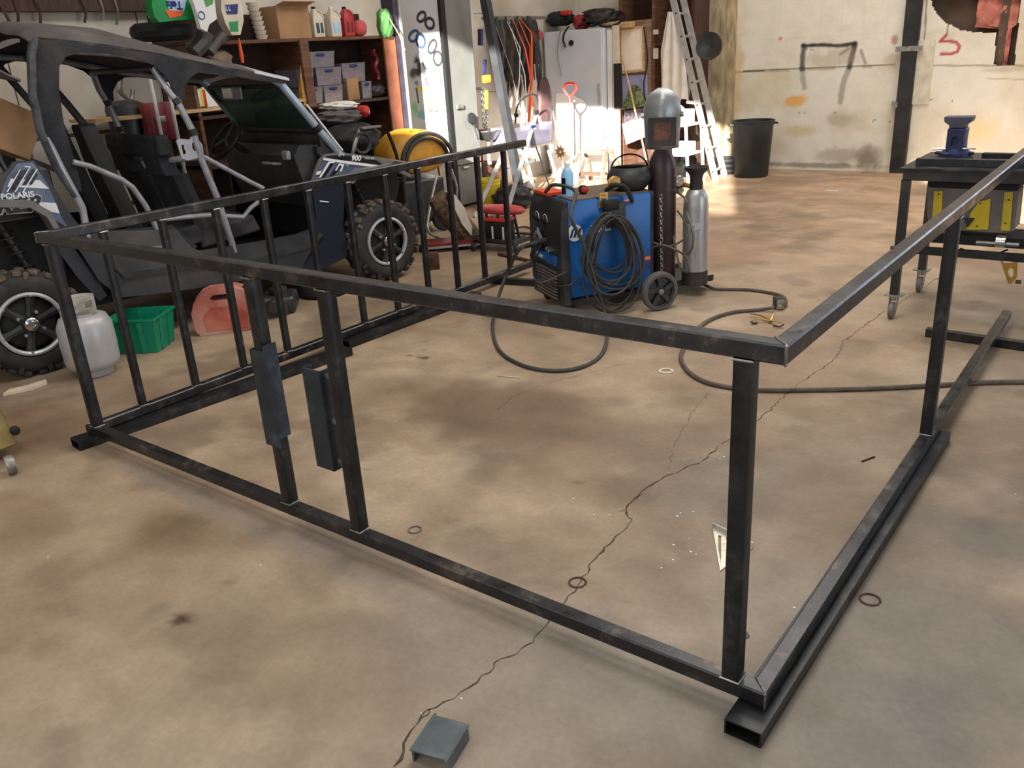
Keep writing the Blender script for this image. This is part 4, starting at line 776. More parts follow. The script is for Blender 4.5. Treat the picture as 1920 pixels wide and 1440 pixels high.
def chain(name, P0, P1, n, r, label, parent=None, m_=CHAIN, group=None, sag=0, wire=.003, hook=False):
    t = thing(name, P1 if P1[2] < P0[2] else P0, label, 'chain', group); P0 = np.array(P0); P1 = np.array(P1)
    for k in range(n):
        q = lambda f: P0+(P1-P0)*f-V3(0, 0, sag*4*f*(1-f)); a_, b_ = q((k-.12)/n), q((k+1.12)/n); d = b_-a_; l = np.linalg.norm(d)/2; X, Y = basis(d); S_ = X if k % 2 else Y; D_ = un(d); c = (a_+b_)/2
        pts = [c+D_*(l-r)*(1 if math.sin(t_) > 0 else -1)+D_*r*math.sin(t_)+S_*r*math.cos(t_) for t_ in [2*PI*j/10+.1 for j in range(10)]]
        b = MB(); b.tube(pts+[pts[0]], wire, 4, cap=False); b.build('chain_link', m_, t)
    if hook: b = MB(); b.tube([P0, V3(XL+.005, P0[1], P0[2]+.01)], .006, 6); b.build('wall_hook', GALV, t)
    return t
ca = on(1239, 366, K(.74, 0, 0), SD); chain('safety_chain', ca, V3(ca[0]+.01, ca[1], zat(ca, 512)), 22, .011, 'steel safety chain hanging down in front of the dark brown cylinder')
# silver welding hood resting over the brown cylinder
hc = C1+un(CP*V3(1, 1, 0)-C1*V3(1, 1, 0))*.02; hf = un((CP-hc)*V3(1, 1, 0)); hx = np.cross(ZU, hf)*-1; z0, z1 = zat(hc+hf*.12, 304), zat(hc, 188)
hd = thing('welding_hood', hc+V3(0, 0, z0), 'silver-grey welding hood with square brown lens hung on top of the dark cylinder', 'welding hood'); hh_ = z1-z0
b = MB(); rings = []
for i in range(15):
    f = i/14; wv_ = .118+.014*f/.6 if f < .6 else .132*math.sqrt(max(.02, 1-((f-.6)/.41)**2)); dp_ = .13 if f < .5 else .13*math.sqrt(max(.02, 1-((f-.5)/.51)**2))
    rings.append([hc+V3(0, 0, z0+hh_*f)+hx*wv_*math.sin(a)*1.0+hf*dp_*(math.cos(a) if math.cos(a) > 0 else 0)*(1-.25*abs(math.sin(a))) for a in np.linspace(-PI*.56, PI*.56, 20)])
b.loft(rings, cap=False, close=False); rings2 = [[q-hf*.006 for q in r] for r in rings]; shell = b.build('hood_shell', HELM, hd, sharp=60)
sl = shell.modifiers.new('thick', 'SOLIDIFY'); sl.thickness = .005
wc = hc+V3(0, 0, z0+hh_*.3)+hf*.125
b = MB(); b.plate(lambda a, h, t: wc+hx*a+ZU*h+hf*t, [(-.095, -.095), (.095, -.095), (.095, .095), (-.095, .095)], [[(-.06, -.06), (.06, -.06), (.06, .065), (-.06, .065)]], .028); b.build('lens_frame', BLACK, hd, bevel=.004)
b = MB(); b.box(wc+hf*.008, (.13, .004, .135), (hx, hf, ZU)); b.build('lens_glass', GLASSR, hd)
b = MB(); b.box(wc-ZU*.0+hf*.012, (.12, .004, .118), (hx, hf, ZU)); 
for s_ in (-1, 1): b = MB(); b.lathe([(.018, 0), (.018, .02)], hc+V3(0, 0, z0+hh_*.55)+hx*s_*.128+hf*.01, hx*s_, 12); b.build('headband_knob', WHITE if s_ > 0 else BLACK, hd)
# black auto-darkening helmet lying face down on the welder
bc = K(.60, .16, .805)
bh = thing('black_welding_helmet', bc, 'black welding helmet lying upside down on top of the blue welder', 'welding helmet')
b = MB(); rings = []
for i in range(9):
    f = i/8; rr = .10+.055*math.sin(f*PI*.9); rings.append([bc+V3(0, 0, .005+.16*f)+hx*rr*math.cos(a)*1.05+hf*rr*math.sin(a)*.95+hf*-.02*f for a in np.linspace(0, 2*PI, 24, endpoint=False)])
b.loft(rings, cap=False); b.add(rings[0], [tuple(range(24))]); o = b.build('helmet_shell', BLACK, bh, sharp=60); md = o.modifiers.new('t', 'SOLIDIFY'); md.thickness = .006
b = MB(); b.tube([bc+V3(0, 0, .15)+hx*.13*math.cos(a)-hf*.03+V3(0, 0, .10*math.sin(a)) for a in np.linspace(0, PI, 16)], .013, 6, flat=.25); b.build('headband', BLACKD, bh)
b = MB(); b.tube([bc+V3(0, 0, .13)+hx*(.11*math.cos(a))+hf*.09*math.sin(a)+V3(0, 0, .02) for a in np.linspace(-.4, PI*.9, 14)], .012, 6, flat=.3); b.build('headband_strap', LBLUE, bh)
dg = KS(1150, 332, .05); b = MB(); b.lathe([(.045, 0), (.048, .02), (.04, .026), (.001, .026)], K(.42, .06, .89), un(hf-hx*.5), 22, cap=False); dgo = b.build('torch_cup_ring', BRASS, bh)
# bits on the welder lid
P0 = K(.13, .2, .81); bt = thing('spray_bottle', P0, 'pale blue and white plastic bottle standing on the welder lid', 'bottle')
b = MB(); b.lathe([(.04, 0), (.042, .01), (.042, .155), (.03, .185), (.016, .2)], P0, ZU, 18); bo = b.build('bottle_body', LBLUE, bt)
b = MB(); b.lathe([(.018, .197), (.018, .225), (.01, .232)], P0, ZU, 14); b.build('bottle_cap', WHITE, bt)
b = MB(); b.grid(lambda u, v: P0+V3(0, 0, .02+.11*v)+(hx*math.sin(.2+1.5*u)+hf*math.cos(.2+1.5*u))*.0435, 8, 1, (0, 0, .001)); b.build('bottle_label', DBLUE, bt)
P0 = K(.26, .22, .81); tm = thing('tape_measure', P0, 'red and black tape measure on the welder lid beside the pale bottle', 'tape measure')
b = MB(); b.box(P0+V3(0, 0, .03), (.05, .075, .055), WAX, .012); b.build('case', BLACK, tm); b = MB(); b.box(P0+V3(0, 0, .032)-SD*.0-WD*.03, (.052, .03, .035), WAX, .008); b.build('case_side', RED, tm)
P0 = K(.06, .42, .81); b = MB(); b.plate(lambda a, c, t: P0+SD*a+WD*c+ZU*t, [(-.05, -.12), (.1, -.12), (.1, .12), (-.05, .12)], (), .02); b.build('parts_tray', mat('orange_tray', (214, 74, 36), .5), label='shallow orange tray on the front corner of the welder lid', cat='tray', bevel=.004)
P0 = K(.3, .02, .81); b = MB(); b.plate(lambda a, c, t: P0+SD*a+ZU*(c-.03)-WD*(.02+t), [(-.03, -.045), (.05, -.045), (.04, .06), (-.02, .06)], [[(-.01, .0), (.025, .0), (.025, .02), (-.01, .02)], [(-.01, .03), (.025, .03), (.025, .045), (-.01, .045)]], .004); b.beam(P0+V3(0, 0, .002)-WD*.02, P0+V3(0, 0, .002)+WD*.03, .07, .004); b.build('drawer_bracket', BRASS, label='small tan slotted metal bracket hanging over the welder lid edge', cat='bracket')
b = MB(); b.tube(bez([K(.36, .06, .84), K(.4, .0, .88), K(.46, -.05, .86), K(.5, -.07, .76)], 5), [.016]*15+[.012], 8); b.build('welding_gun', BLACKD, label='black welding gun resting on the edge of the blue welder', cat='welding gun')

# ================================================================== WORK TABLE ON THE RIGHT
TZ = .97; tb = thing('welding_table', (.1, 4.28, 0), 'black steel work table on casters at the right edge', 'work table')
b = MB(); b.b2((-.715, 3.875, TZ-.012), (.95, 4.69, TZ)); b.build('table_top', STEELD, tb)
for y in (3.915, 4.64): b = MB(); b.beam((-.69, y, TZ-.045), (.93, y, TZ-.045), .05, .06); b.build('apron_bar', BLACK, tb)
for x in (-.68, .9): b = MB(); b.beam((x, 3.94, TZ-.045), (x, 4.62, TZ-.045), .05, .06); b.build('apron_bar', BLACK, tb)
for x, y in ((-.675, 3.915), (-.672, 4.64), (.91, 3.915), (.91, 4.64)):
    b = MB(); b.beam((x, y, .16), (x, y, TZ-.07), .05, .05, (1, 0, 0)); lg = b.build('leg', BLACK, tb)
    b = MB(); b.box((x, y, .157), (.11, .09, .006)); cs_ = b.build('caster_plate', GALV, tb)
    b = MB(); b.lathe([(.03, .12), (.034, .15)], (x, y, 0), ZU, 14); b.beam((x-.022, y, .145), (x-.022, y-.02, .055), .004, .05, (0, 1, 0)); b.beam((x+.022, y, .145), (x+.022, y-.02, .055), .004, .05, (0, 1, 0)); b.tube([(x-.026, y-.02, .055), (x+.026, y-.02, .055)], .006); b.build('caster_fork', GALV, cs_, kind='stuff')
    b = MB(); b.lathe([(.045, -.017), (.054, -.012), (.054, .012), (.045, .017)], (x, y-.02, .055), (1, 0, 0), 20); b.build('caster_wheel', GREYL, cs_)
for y in (3.92, 4.62): b = MB(); b.beam((-.65, y, .46), (.92, y, .46), .04, .045); b.build('shelf_rail', RUST if y > 4 else STEELD, tb)
b = MB(); b.beam((-.67, 3.9, .45), (-.67, 4.64, .45), .04, .04); b.build('shelf_rail', RUST, tb)
b = MB(); b.tube([(-.72, 3.88, .47), (-.67, 3.9, .47)], .012); b.build('shelf_bolt', RUST, tb)
htube('steel_bar', (-.655, 4.04, TZ+.021), (.7, 4.04, TZ+.021), .06, .041, 'long square tube lying along the near edge of the work table', cat='steel bar')
htube('steel_bar', (-.34, 4.36, TZ+.0205), (.9, 4.30, TZ+.0205), .06, .04, 'second square tube lying further back across the work table', cat='steel bar')
b = MB(); b.beam((-.02, 4.2, TZ+.012), (.5, 4.16, TZ+.012), .09, .02); b.build('steel_bar', PLATE, label='short flat grey bar between the two tubes on the work table', cat='steel bar', bevel=.002)
vs = thing('bench_vise', (-.53, 4.52, TZ), 'dark blue bench vise with a flat anvil on the far corner of the work table', 'vise')
vc = V3(-.53, 4.52, TZ)
b = MB(); b.lathe([(.1, 0), (.1, .02), (.075, .035), (.07, .05)], vc, ZU, 24); b.build('swivel_base', NAVY, vs)
b = MB(); b.loft([[vc+V3(x*k, y*k, z) for x, y in ((-.055, -.05), (.055, -.05), (.055, .07), (-.055, .07))] for z, k in ((.045, 1), (.1, .95), (.17, 1.0), (.178, .92))]); vb = b.build('vise_body', NAVY, vs, bevel=.006)
b = MB(); b.plate(lambda a, h, t: vc+V3(a, -.056-t, h), [(-.05, .05), (.05, .05), (.05, .165), (-.05, .165)], [[(-.02, .065), (.02, .065), (.022, .11), (.01, .13), (-.01, .13), (-.022, .11)]], .012); b.build('front_arch', NAVY, vs)
b = MB(); b.loft([[vc+V3(x, y, .178+h) for x, y in ((-a, -.05), (a, -.05), (a, .06), (-a, .06))] for h, a in ((0, .045), (.02, .05), (.04, .08), (.072, .085))]); b.build('anvil_jaw', mat('worn_blue_grey', (84, 84, 100), .5, .4, .2), vs, bevel=.004)
b = MB(); b.tube([vc+V3(-.13, -.06, .045), vc+V3(.13, -.06, .055)], .006); b.build('lock_handle', CHROME, vs)
for s_ in (-1, 1): b = MB(); b.lathe([(.016, 0), (.02, .012), (.012, .02)], vc+V3(.1*s_, -.03, .01), ZU, 10); b.build('base_bolt', BLACK, vs)
# yellow-striped machine housing on the lower shelf
en = thing('engine_cover_unit', (-.3, 4.15, .483), 'grey moulded engine cover with yellow stripes on the shelf under the work table', 'engine')
EP = lambda u, v, y=4.05: PY(u, v, y)
sil = [EP(*q)[[0, 2]] for q in ((1739, 352), (1760, 347), (1785, 345), (1800, 350), (1830, 352), (1890, 350), (1910, 358), (1902, 432), (1885, 437), (1800, 432), (1745, 442), (1738, 400))]
b = MB(); b.plate(lambda a, h, t: V3(a, 4.05+t, h), sil, (), .2); b.build('housing', GREYL, en, bevel=.015)
for q in ([(1752, 358), (1768, 358), (1766, 408), (1748, 412)], [(1820, 400), (1836, 378), (1858, 372), (1853, 430), (1812, 430)], [(1884, 360), (1900, 360), (1894, 432), (1877, 432)]):
    b = MB(); b.plate(lambda a, h, t: V3(a, 4.05-t-.003, h), [EP(*p_)[[0, 2]] for p_ in q], (), .006); ys = b.build('yellow_panel', YELLOW, en)
    m0 = np.mean([EP(*p_) for p_ in q], 0)
    for dz in (-.07, .07): b = MB(); b.lathe([(.005, 0), (.005, .003)], (m0[0], 4.038, m0[2]+dz), (0, -1, 0), 8); b.build('rivet', BLACKD, ys)
b = MB(); b.plate(lambda a, h, t: V3(a, 4.036-t, h), [EP(*p_)[[0, 2]] for p_ in ((1808, 408), (1829, 408), (1815, 426))], (), .004); b.build('triangle_badge', BLACK, en)
b = MB(); b.box((-.3, 4.2, .515), (.6, .3, .06)); b.build('engine_base', BLACKD, en)
b = MB(); b.tube([(-.25, 3.98, .52), (-.02, 3.96, .53)], .012); b.build('linkage_rod', CHROME, en)
b = MB(); b.lathe([(.035, 0), (.035, .05)], EP(1868, 452, 3.97), (1, 0, 0), 14); b.build('steel_fitting', CHROME, en)
b = MB(); b.box((-.32, 4.15, .86), (.5, .26, .05), None, .01); b.build('black_top_tray', BLACKD, en)
hb_ = thing('hanging_bracket', PY(1885, 480, 3.95), 'olive forked metal bracket hanging under the table shelf', 'bracket')
q = lambda u, v: PY(u, v, 3.95)[[0, 2]]
b = MB(); b.plate(lambda a, h, t: V3(a, 3.95+t, h), [q(*p_) for p_ in ((1874, 484), (1884, 494), (1898, 494), (1905, 484), (1908, 484), (1907, 520), (1897, 532), (1890, 532))], [[q(*p_) for p_ in ((1890, 508), (1894, 502), (1900, 505), (1900, 516), (1895, 522), (1890, 514))]], .012); b.build('bracket_plate', BRASS, hb_)
b = MB(); b.lathe([(.012, 0), (.012, .03)], PY(1904, 528, 3.94), (1, 0, 0), 8); b.build('bracket_bolt', RUST, hb_)
b = MB(); b.tube(bez([PY(1800, 466, 4.1), PY(1830, 475, 4.1), PY(1865, 476, 4.1), PY(1890, 468, 4.1)]), .006, 6); b.build('drooping_cable', BLACKD, label='thin black cable drooping under the table shelf', cat='cable')
#PART5
# ================================================================== LEFT WALL SHELVES
XS = -6.62
sh = thing('wooden_shelving', (XS-.27, 4.6, 0), 'brown wooden shelving with bins and jugs against the left wall behind the buggy', 'shelving')
ys = lambda u, v, x=XS: PX(u, v, x)
Y0, Y1 = 2.95, 5.6
ZT_, ZM, ZL = 2.045, 1.40, .95
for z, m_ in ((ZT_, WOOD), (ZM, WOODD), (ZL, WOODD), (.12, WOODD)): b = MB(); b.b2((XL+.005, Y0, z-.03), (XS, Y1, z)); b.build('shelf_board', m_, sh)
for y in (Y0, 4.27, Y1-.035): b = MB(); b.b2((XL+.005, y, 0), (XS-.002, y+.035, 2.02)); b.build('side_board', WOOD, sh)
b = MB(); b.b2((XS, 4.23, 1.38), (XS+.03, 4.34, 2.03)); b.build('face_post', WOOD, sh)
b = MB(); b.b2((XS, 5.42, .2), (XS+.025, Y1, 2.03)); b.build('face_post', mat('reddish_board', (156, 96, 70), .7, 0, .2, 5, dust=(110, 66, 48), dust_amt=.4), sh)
b = MB(); b.b2((XL+.004, Y0, 0), (XL+.02, Y1, 2.3)); b.build('back_board', mat('dark_back', (52, 36, 30), .9), sh)
gB = 'clear plastic bins on the middle shelf'
def tote(x, y0, y1, z0, z1, label, dep=.34, m2=TOTEC, group=gB, lid=True, name='storage_bin'):
    t = thing(name, (x-dep/2, (y0+y1)/2, z0), label, 'bin', group); k = .93
    q = lambda z, f, ins=0: [V3(x-dep/2+sx_*(dep/2-ins)*f, (y0+y1)/2+sy_*((y1-y0)/2-ins)*f, z) for sx_, sy_ in ((-1, -1), (1, -1), (1, 1), (-1, 1))]
    b = MB(); b.loft([q(z0+.001, k), q(z1, 1)], cap=False); b.add(q(z0+.001, k), [(3, 2, 1, 0)]); b.build('bin_body', TOTE, t)
    b = MB(); b.loft([q(z0+.006, k, .01), q(z0+(z1-z0)*.62, .97, .012)]); b.build('contents', m2, t)
    if lid: b = MB(); b.loft([q(z1, 1.02), q(z1+.012, 1.02)]); b.build('bin_lid', TOTE, t)
    b = MB(); b.sph((x+.005, (y0+y1)/2, z1-.02), (.012, min(.06, (y1-y0)*.25), .018), 12, 6); b.build('bin_latch', DBLUE, t); return t
def yy(u, v): return PX(u, v, XS-.02)[1]
tote(XS-.04, yy(567, 165), yy(607, 165), ZM, ZM+.16, 'lowest clear bin in the left column, blue latch, on the middle shelf')
tote(XS-.04, yy(609, 165), yy(645, 165), ZM, ZM+.16, 'clear bin with reddish contents directly left of the tall tan carton', m2=mat('red_bits', (150, 96, 88), .7, 0, .6, 20))
tote(XS-.04, yy(681, 160), yy(699, 160), ZM, ZM+.17, 'narrow clear bin peeking out right of the tall tan carton')
tote(XS-.05, yy(560, 135), yy(591, 135), ZM+.175, ZM+.34, 'left clear bin of the second row, partly behind the orange bag')
tote(XS-.05, yy(596, 135), yy(644, 135), ZM+.175, ZM+.34, 'wide clear bin with black latch in the middle of the second row', m2=mat('brown_bits', (120, 96, 90), .7, 0, .5, 18))
tote(XS-.06, yy(646, 130), yy(690, 130), ZM+.185, ZM+.37, 'clear bin with pink contents stacked at the right of the second row', m2=mat('pink_bits', (150, 90, 110), .7, 0, .6, 18))
tote(XS-.05, yy(577, 105), yy(631, 105), ZM+.355, ZM+.50, 'topmost wide clear bin of the stack on the middle shelf')
obox('tan_carton', (XS-.1, (yy(646, 150)+yy(680, 150))/2+.0, ZM+.115), (.12, .17, .225), (V3(1, 0, 0), V3(0, 1, 0), ZU), CARD, 'tall plain tan carton standing in front of the bins on the middle shelf')
b = MB(); c = (XS-.03, yy(566, 130), ZM); b.loft([[V3(c[0]+x*k, c[1]+y*w_, c[2]+z) for x, y in ((-.03, -.05), (.03, -.05), (.03, .05), (-.03, .05))] for z, k, w_ in ((0, 1, 1), (.1, 1.1, 1.1), (.22, .7, .8), (.3, .4, .45), (.38, .2, .25))]); o = b.build('orange_bag', mat('orange_print_bag', (236, 170, 90), .5, 0, .3, 12), label='orange and white plastic bag leaning on the shelf post', cat='bag', bevel=.01)
cloth('black_hat', (XS-.1, yy(713, 165), ZM+.075), .1, .13, .07, BLACK, 'crumpled black hat at the right end of the middle shelf', 'hat', None, 8, .12)
b = MB(); b.tube([(XS-.02, yy(706, 150)+.02*math.sin(k*1.3), ZM+.03+.035*k+.16) for k in range(10)], .05, 7, flat=.5); b.build('string_of_beads', mat('red_tinsel', (130, 34, 52), .4, .2, .5, 30), label='dark red tinsel bundle hanging at the right end of the middle shelf', cat='tinsel')
# top shelf
obox('cardboard_carton', (XS-.17, (yy(522, 40)+yy(580, 40))/2, ZT_+.15), (.3, abs(yy(580, 40)-yy(520, 40)), .3), (V3(1, 0, 0), V3(0, 1, 0), ZU), CARD, 'open brown cardboard carton on the top shelf behind the buggy roof', open_=True)
def jug(y, label, cap_, band, m_=OFFW, group=None):
    P = V3(XS-.08, y, ZT_+.001); t = thing('plastic_jug', P, label, 'jug', group)
    b = MB(); b.loft([[P+V3(x*k, yy_*k2, z) for x, yy_ in ((-.06, -.07), (.06, -.07), (.07, 0), (.06, .07), (-.06, .07), (-.07, 0))] for z, k, k2 in ((0, .95, .95), (.02, 1, 1), (.17, 1, 1), (.22, .8, .75), (.25, .4, .35), (.275, .28, .28))]); b.build('jug_body', m_, t, bevel=.006)
    b = MB(); b.tube(bez([P+V3(.03, .055, .16), P+V3(.035, .085, .2), P+V3(.02, .06, .25), P+V3(0, .02, .262)], 5), .012, 6); b.build('jug_handle', m_, t)
    b = MB(); b.lathe([(.022, .272), (.022, .295)], P, ZU, 12); b.build('jug_cap', cap_, t)
    b = MB(); b.box(P+V3(.066, 0, .09), (.006, .09, .1), None, .002); b.build('jug_label', band, t); return t
jug(yy(599, 50), 'cream plastic jug with dark label next to the open carton', BLACKD, mat('teal_label', (40, 74, 80), .5)); jug(yy(631, 50), 'cream plastic jug with blue band, second beside the open carton', WHITE, LBLUE)
jug(yy(656, 50), 'red plastic oil jug right of the two cream jugs', BLACKD, mat('dark_red_label', (110, 24, 26), .5), mat('oil_red', (176, 44, 48), .45))
cloth('pink_bundle', (XS-.1, yy(683, 48), ZT_+.085), .07, .085, .08, mat('faded_pink', (204, 88, 86), .8), 'round pink bundle between the red jug and the green bag', 'bundle', None, 12, .06)
o = cloth('green_sack', (XS+.02, yy(716, 40), ZT_+.12), .07, .1, .15, LGREEN, 'pale green plastic bag sagging off the right end of the top shelf', 'bag', None, 13, .12)
b = MB(); b.tube([(XS+.1, yy(712, 30), ZT_+.2), (XS+.14, yy(728, 60), ZT_), (XS+.14, yy(740, 92), ZT_-.17)], .006, 6); b.build('thin_stick', WOODL, label='thin pale stick poking down from the green bag on the top shelf', cat='stick')
b = MB()
for k in range(6):
    b = b; 
st = thing('paper_cup_stack', (XS-.08, yy(494, 40), ZT_), 'stack of white scalloped paper sleeves on the top shelf left of the carton', 'cup stack')
for k in range(8): b = MB(); z = ZT_+.002+.042*k; b.lathe([(.045, z), (.062, z+.036), (.058, z+.038), (.045, z+.008)], (XS-.08, yy(494, 40)-.008*k, 0), ZU, 14); b.build('paper_cup', OFFW, st)
gb = thing('printed_bag', PX(330, 20, XS+.3), 'green plastic bag with upside-down blue lettering hanging high behind the buggy roof', 'bag')
xb = XS+.3
def bagp(pix, m_, name, dx, par, th=.02, nz=0): b = MB(); b.plate(lambda a, h, t: V3(xb+dx+t, a, h), [PX(u, v, xb)[[1, 2]] for u, v in pix], (), th); return b.build(name, m_, par, bevel=min(.006, th/3) if th > .005 else 0)
bagp([(285, -14), (285, 10), (290, 32), (300, 42), (330, 38), (366, 36), (398, 34), (402, -14)], GREENB, 'bag_film', -.1, gb, .1)
bagp([(308, -12), (352, -12), (345, 20), (318, 22)], mat('bag_blue', (186, 206, 236), .4), 'printed_patch', .001, gb, .002)
bagp([(308, 18), (345, 22), (340, 30), (318, 34)], ORANGE, 'printed_fruit', .003, gb, .002)
text('Tefs', .085, PX(327, 9, xb+.006), (0, -1, .05), (0, -.05, -1), DBLUE, gb, bold=.003)
b2_ = thing('printed_bag', PX(380, 30, XS+.42), 'white and green plastic bag dangling over the black tire tube', 'bag'); xb = XS+.42
bagp([(352, -14), (362, 10), (368, 30), (374, 54), (386, 60), (390, 46), (404, 36), (398, -14)], WHITE, 'bag_film', -.03, b2_, .05)
bagp([(374, -14), (400, -14), (396, 8), (384, 14)], LGREEN, 'printed_leaf', .021, b2_, .002); b = MB(); b.torus(PX(378, 29, xb+.024), .03, .004, (1, 0, 0), 20, 4); b.build('printed_ring', DBLUE, b2_)
b3_ = thing('printed_bag', PX(432, 35, XS+.1), 'white seed bag with dark blue label and green print on the top shelf end', 'bag'); xb = XS+.1
bagp([(410, -14), (410, 20), (418, 45), (430, 66), (446, 66), (452, 40), (447, -14)], OFFW, 'bag_film', -.06, b3_, .1)
bagp([(416, 10), (441, 8), (440, 27), (420, 28)], DBLUE, 'blue_label', .041, b3_, .002); text('LL', .06, PX(428, 16, xb+.045), (0, 1, 0), (0, 0, 1), WHITEB, b3_); bagp([(424, 42), (441, 40), (442, 60), (427, 60)], GREENB, 'green_print', .041, b3_, .002)
P = PX(325, 55, XS+.12)
b = MB(); b.torus((XS-.05, P[1], ZT_+.09), .2, .075, (.0, 0, 1), 26, 10); b.build('inner_tube', BLACKD, label='black inner tube lying on the top shelf under the green bags', cat='inner tube')
b = MB(); b.tube(bez([PX(385, 62, XS+.3), PX(380, 80, XS+.3), PX(362, 100, XS+.3)]), .07, 8); b.build('black_duct', BLACK, label='black bent duct hose dropping below the white and green bag', cat='hose')
b = MB(); b.tube(bez([PX(418, 66, XS+.25), PX(405, 80, XS+.25), PX(392, 98, XS+.25)]), .05, 8); b.build('grey_duct', GREYP, label='grey duct hose beside the black bent duct', cat='hose')
cloth('shop_rag', (XS-.15, yy(425, 105), 1.88), .1, .12, .09, mat('dusty_rag', (150, 128, 110), .9, 0, .25), 'dusty tan rag heap on the shelf left of the dark divider', 'rag', None, 15, .14)
b = MB(); b.lathe([(.014, 0), (.02, .06), (.012, .18), (.006, .22)], PX(455, 118, XS+.05), ZU, 10); b.build('orange_marker', ORANGE, label='small orange cone-shaped handle hanging at the shelf front', cat='handle')
# lower left interior: books, paper, jack seen through the cab
gk = 'books on the lower shelf seen through the cab'
for k, (u, col, hh) in enumerate(((364, BLACKD, .17), (370, WHITE, .15), (375, YELLOW, .16), (380, RED, .15))):
    P = PX(u, 200, XS-.1); b = MB(); b.box(P+V3(0, 0, hh/2), (.12, .035, hh), None, .003); bk = b.build('book', col, label=('black', 'white', 'yellow', 'red')[k]+'-spined book standing on the shelf visible through the buggy cab', cat='book', group=gk)
    b = MB(); b.box(P+V3(-.001, 0, hh/2+.0015), (.112, .028, hh-.002)); b.build('pages', OFFW, bk)
P = PX(402, 200, XS-.08); b = MB(); b.box(P+V3(0, 0, .09), (.02, .19, .18), (V3(1, 0, .2), V3(0, 1, 0), V3(-.2, 0, 1)), .003); b.build('paper_pad', WHITE, label='white paper pad leaning on the shelf seen through the cab', cat='paper')
P0, P1 = PX(352, 206, XS-.02), PX(440, 200, XS-.02)
b = MB(); b.b2((XL+.1, P0[1]-.9, P0[2]-.03), (XS+.01, 4.25, P0[2])); b.build('shelf_board', WOODL, sh)
jk = thing('red_toolbox', PX(296, 250, XS+.05), 'red metal tool carrier hanging between two white poles', 'tool box'); P = PX(296, 228, XS+.02); b = MB(); b.box(P, (.1, .26, .32), None, .01); b.build('carrier_body', mat('dark_red_metal', (134, 44, 52), .5), jk); b = MB(); b.box(P+V3(.055, 0, .02), (.01, .1, .05), None, .003); b.build('carrier_latch', GALV, jk)
for u in (282, 313): a_, b_ = PX(u-1, 146, XS+.12), PX(u+1, 262, XS+.12); b = MB(); b.tube([V3(a_[0], a_[1], .9), V3(a_[0], a_[1], 2.0)], .016); b.build('white_pole', WHITE, label=('left' if u < 300 else 'right')+' of two upright white poles beside the red tool carrier', cat='pole', group='white poles behind the cab')
b = MB(); P = PX(224, 143, XL+.12); b.tube(bez([P+V3(0, 0, .1), P, P+V3(0, -.03, -.12), P+V3(0, .06, -.2), P+V3(0, .1, -.12)], 6), [.03]*13+[.022]*12, 8); b.build('crane_hook', GALV, label='large grey crane hook hanging on the left wall', cat='hook')
b = MB(); P = PX(235, 205, XL+.3); b.lathe([(.15, -.3), (.17, 0), (.16, .04), (.1, .07), (.001, .08)], P, ZU, 20); b.build('dark_canister', GREYP, label='dark grey canister behind the buggy seats by the left wall', cat='canister', ); 
for i, (u0, v0, u1, v1) in enumerate(((28, 6, 26, 58), (2, 25, 18, 58), (60, 2, 75, 40), (150, 4, 158, 38), (184, 2, 190, 34), (212, 2, 218, 42))):
    b = MB(); P0, P1 = PX(u0, v0, XL+.14), PX(u1, v1, XL+.1); b.tube(bez([P0+V3(0, 0, .1), (P0+P1)/2+V3(0, .03, 0), P1-V3(0, 0, .02)], 5), .012, 5); b.build('hanging_rod', RUST if i < 4 else GALV, label=['rust-brown wire', 'leftmost rust-brown wire', 'bent rust-brown wire', 'short rusty rod', 'grey rod', 'thin grey rod'][i]+' hanging from the dark beam above the buggy roof', cat='rod', group='rods hanging from the beam')
# pale plastic sheet behind the cargo bed
b = MB(); b.grid(lambda u, v: V3(XL+.25+.05*math.sin(v*14)+.03*u, -.6+1.7*v, .9+1.05*u), 8, 24, (.006, 0, 0)); b.build('plastic_sheet', TARP, label='pinkish pale plastic sheet hanging behind the cargo bed', cat='sheet', sharp=70)

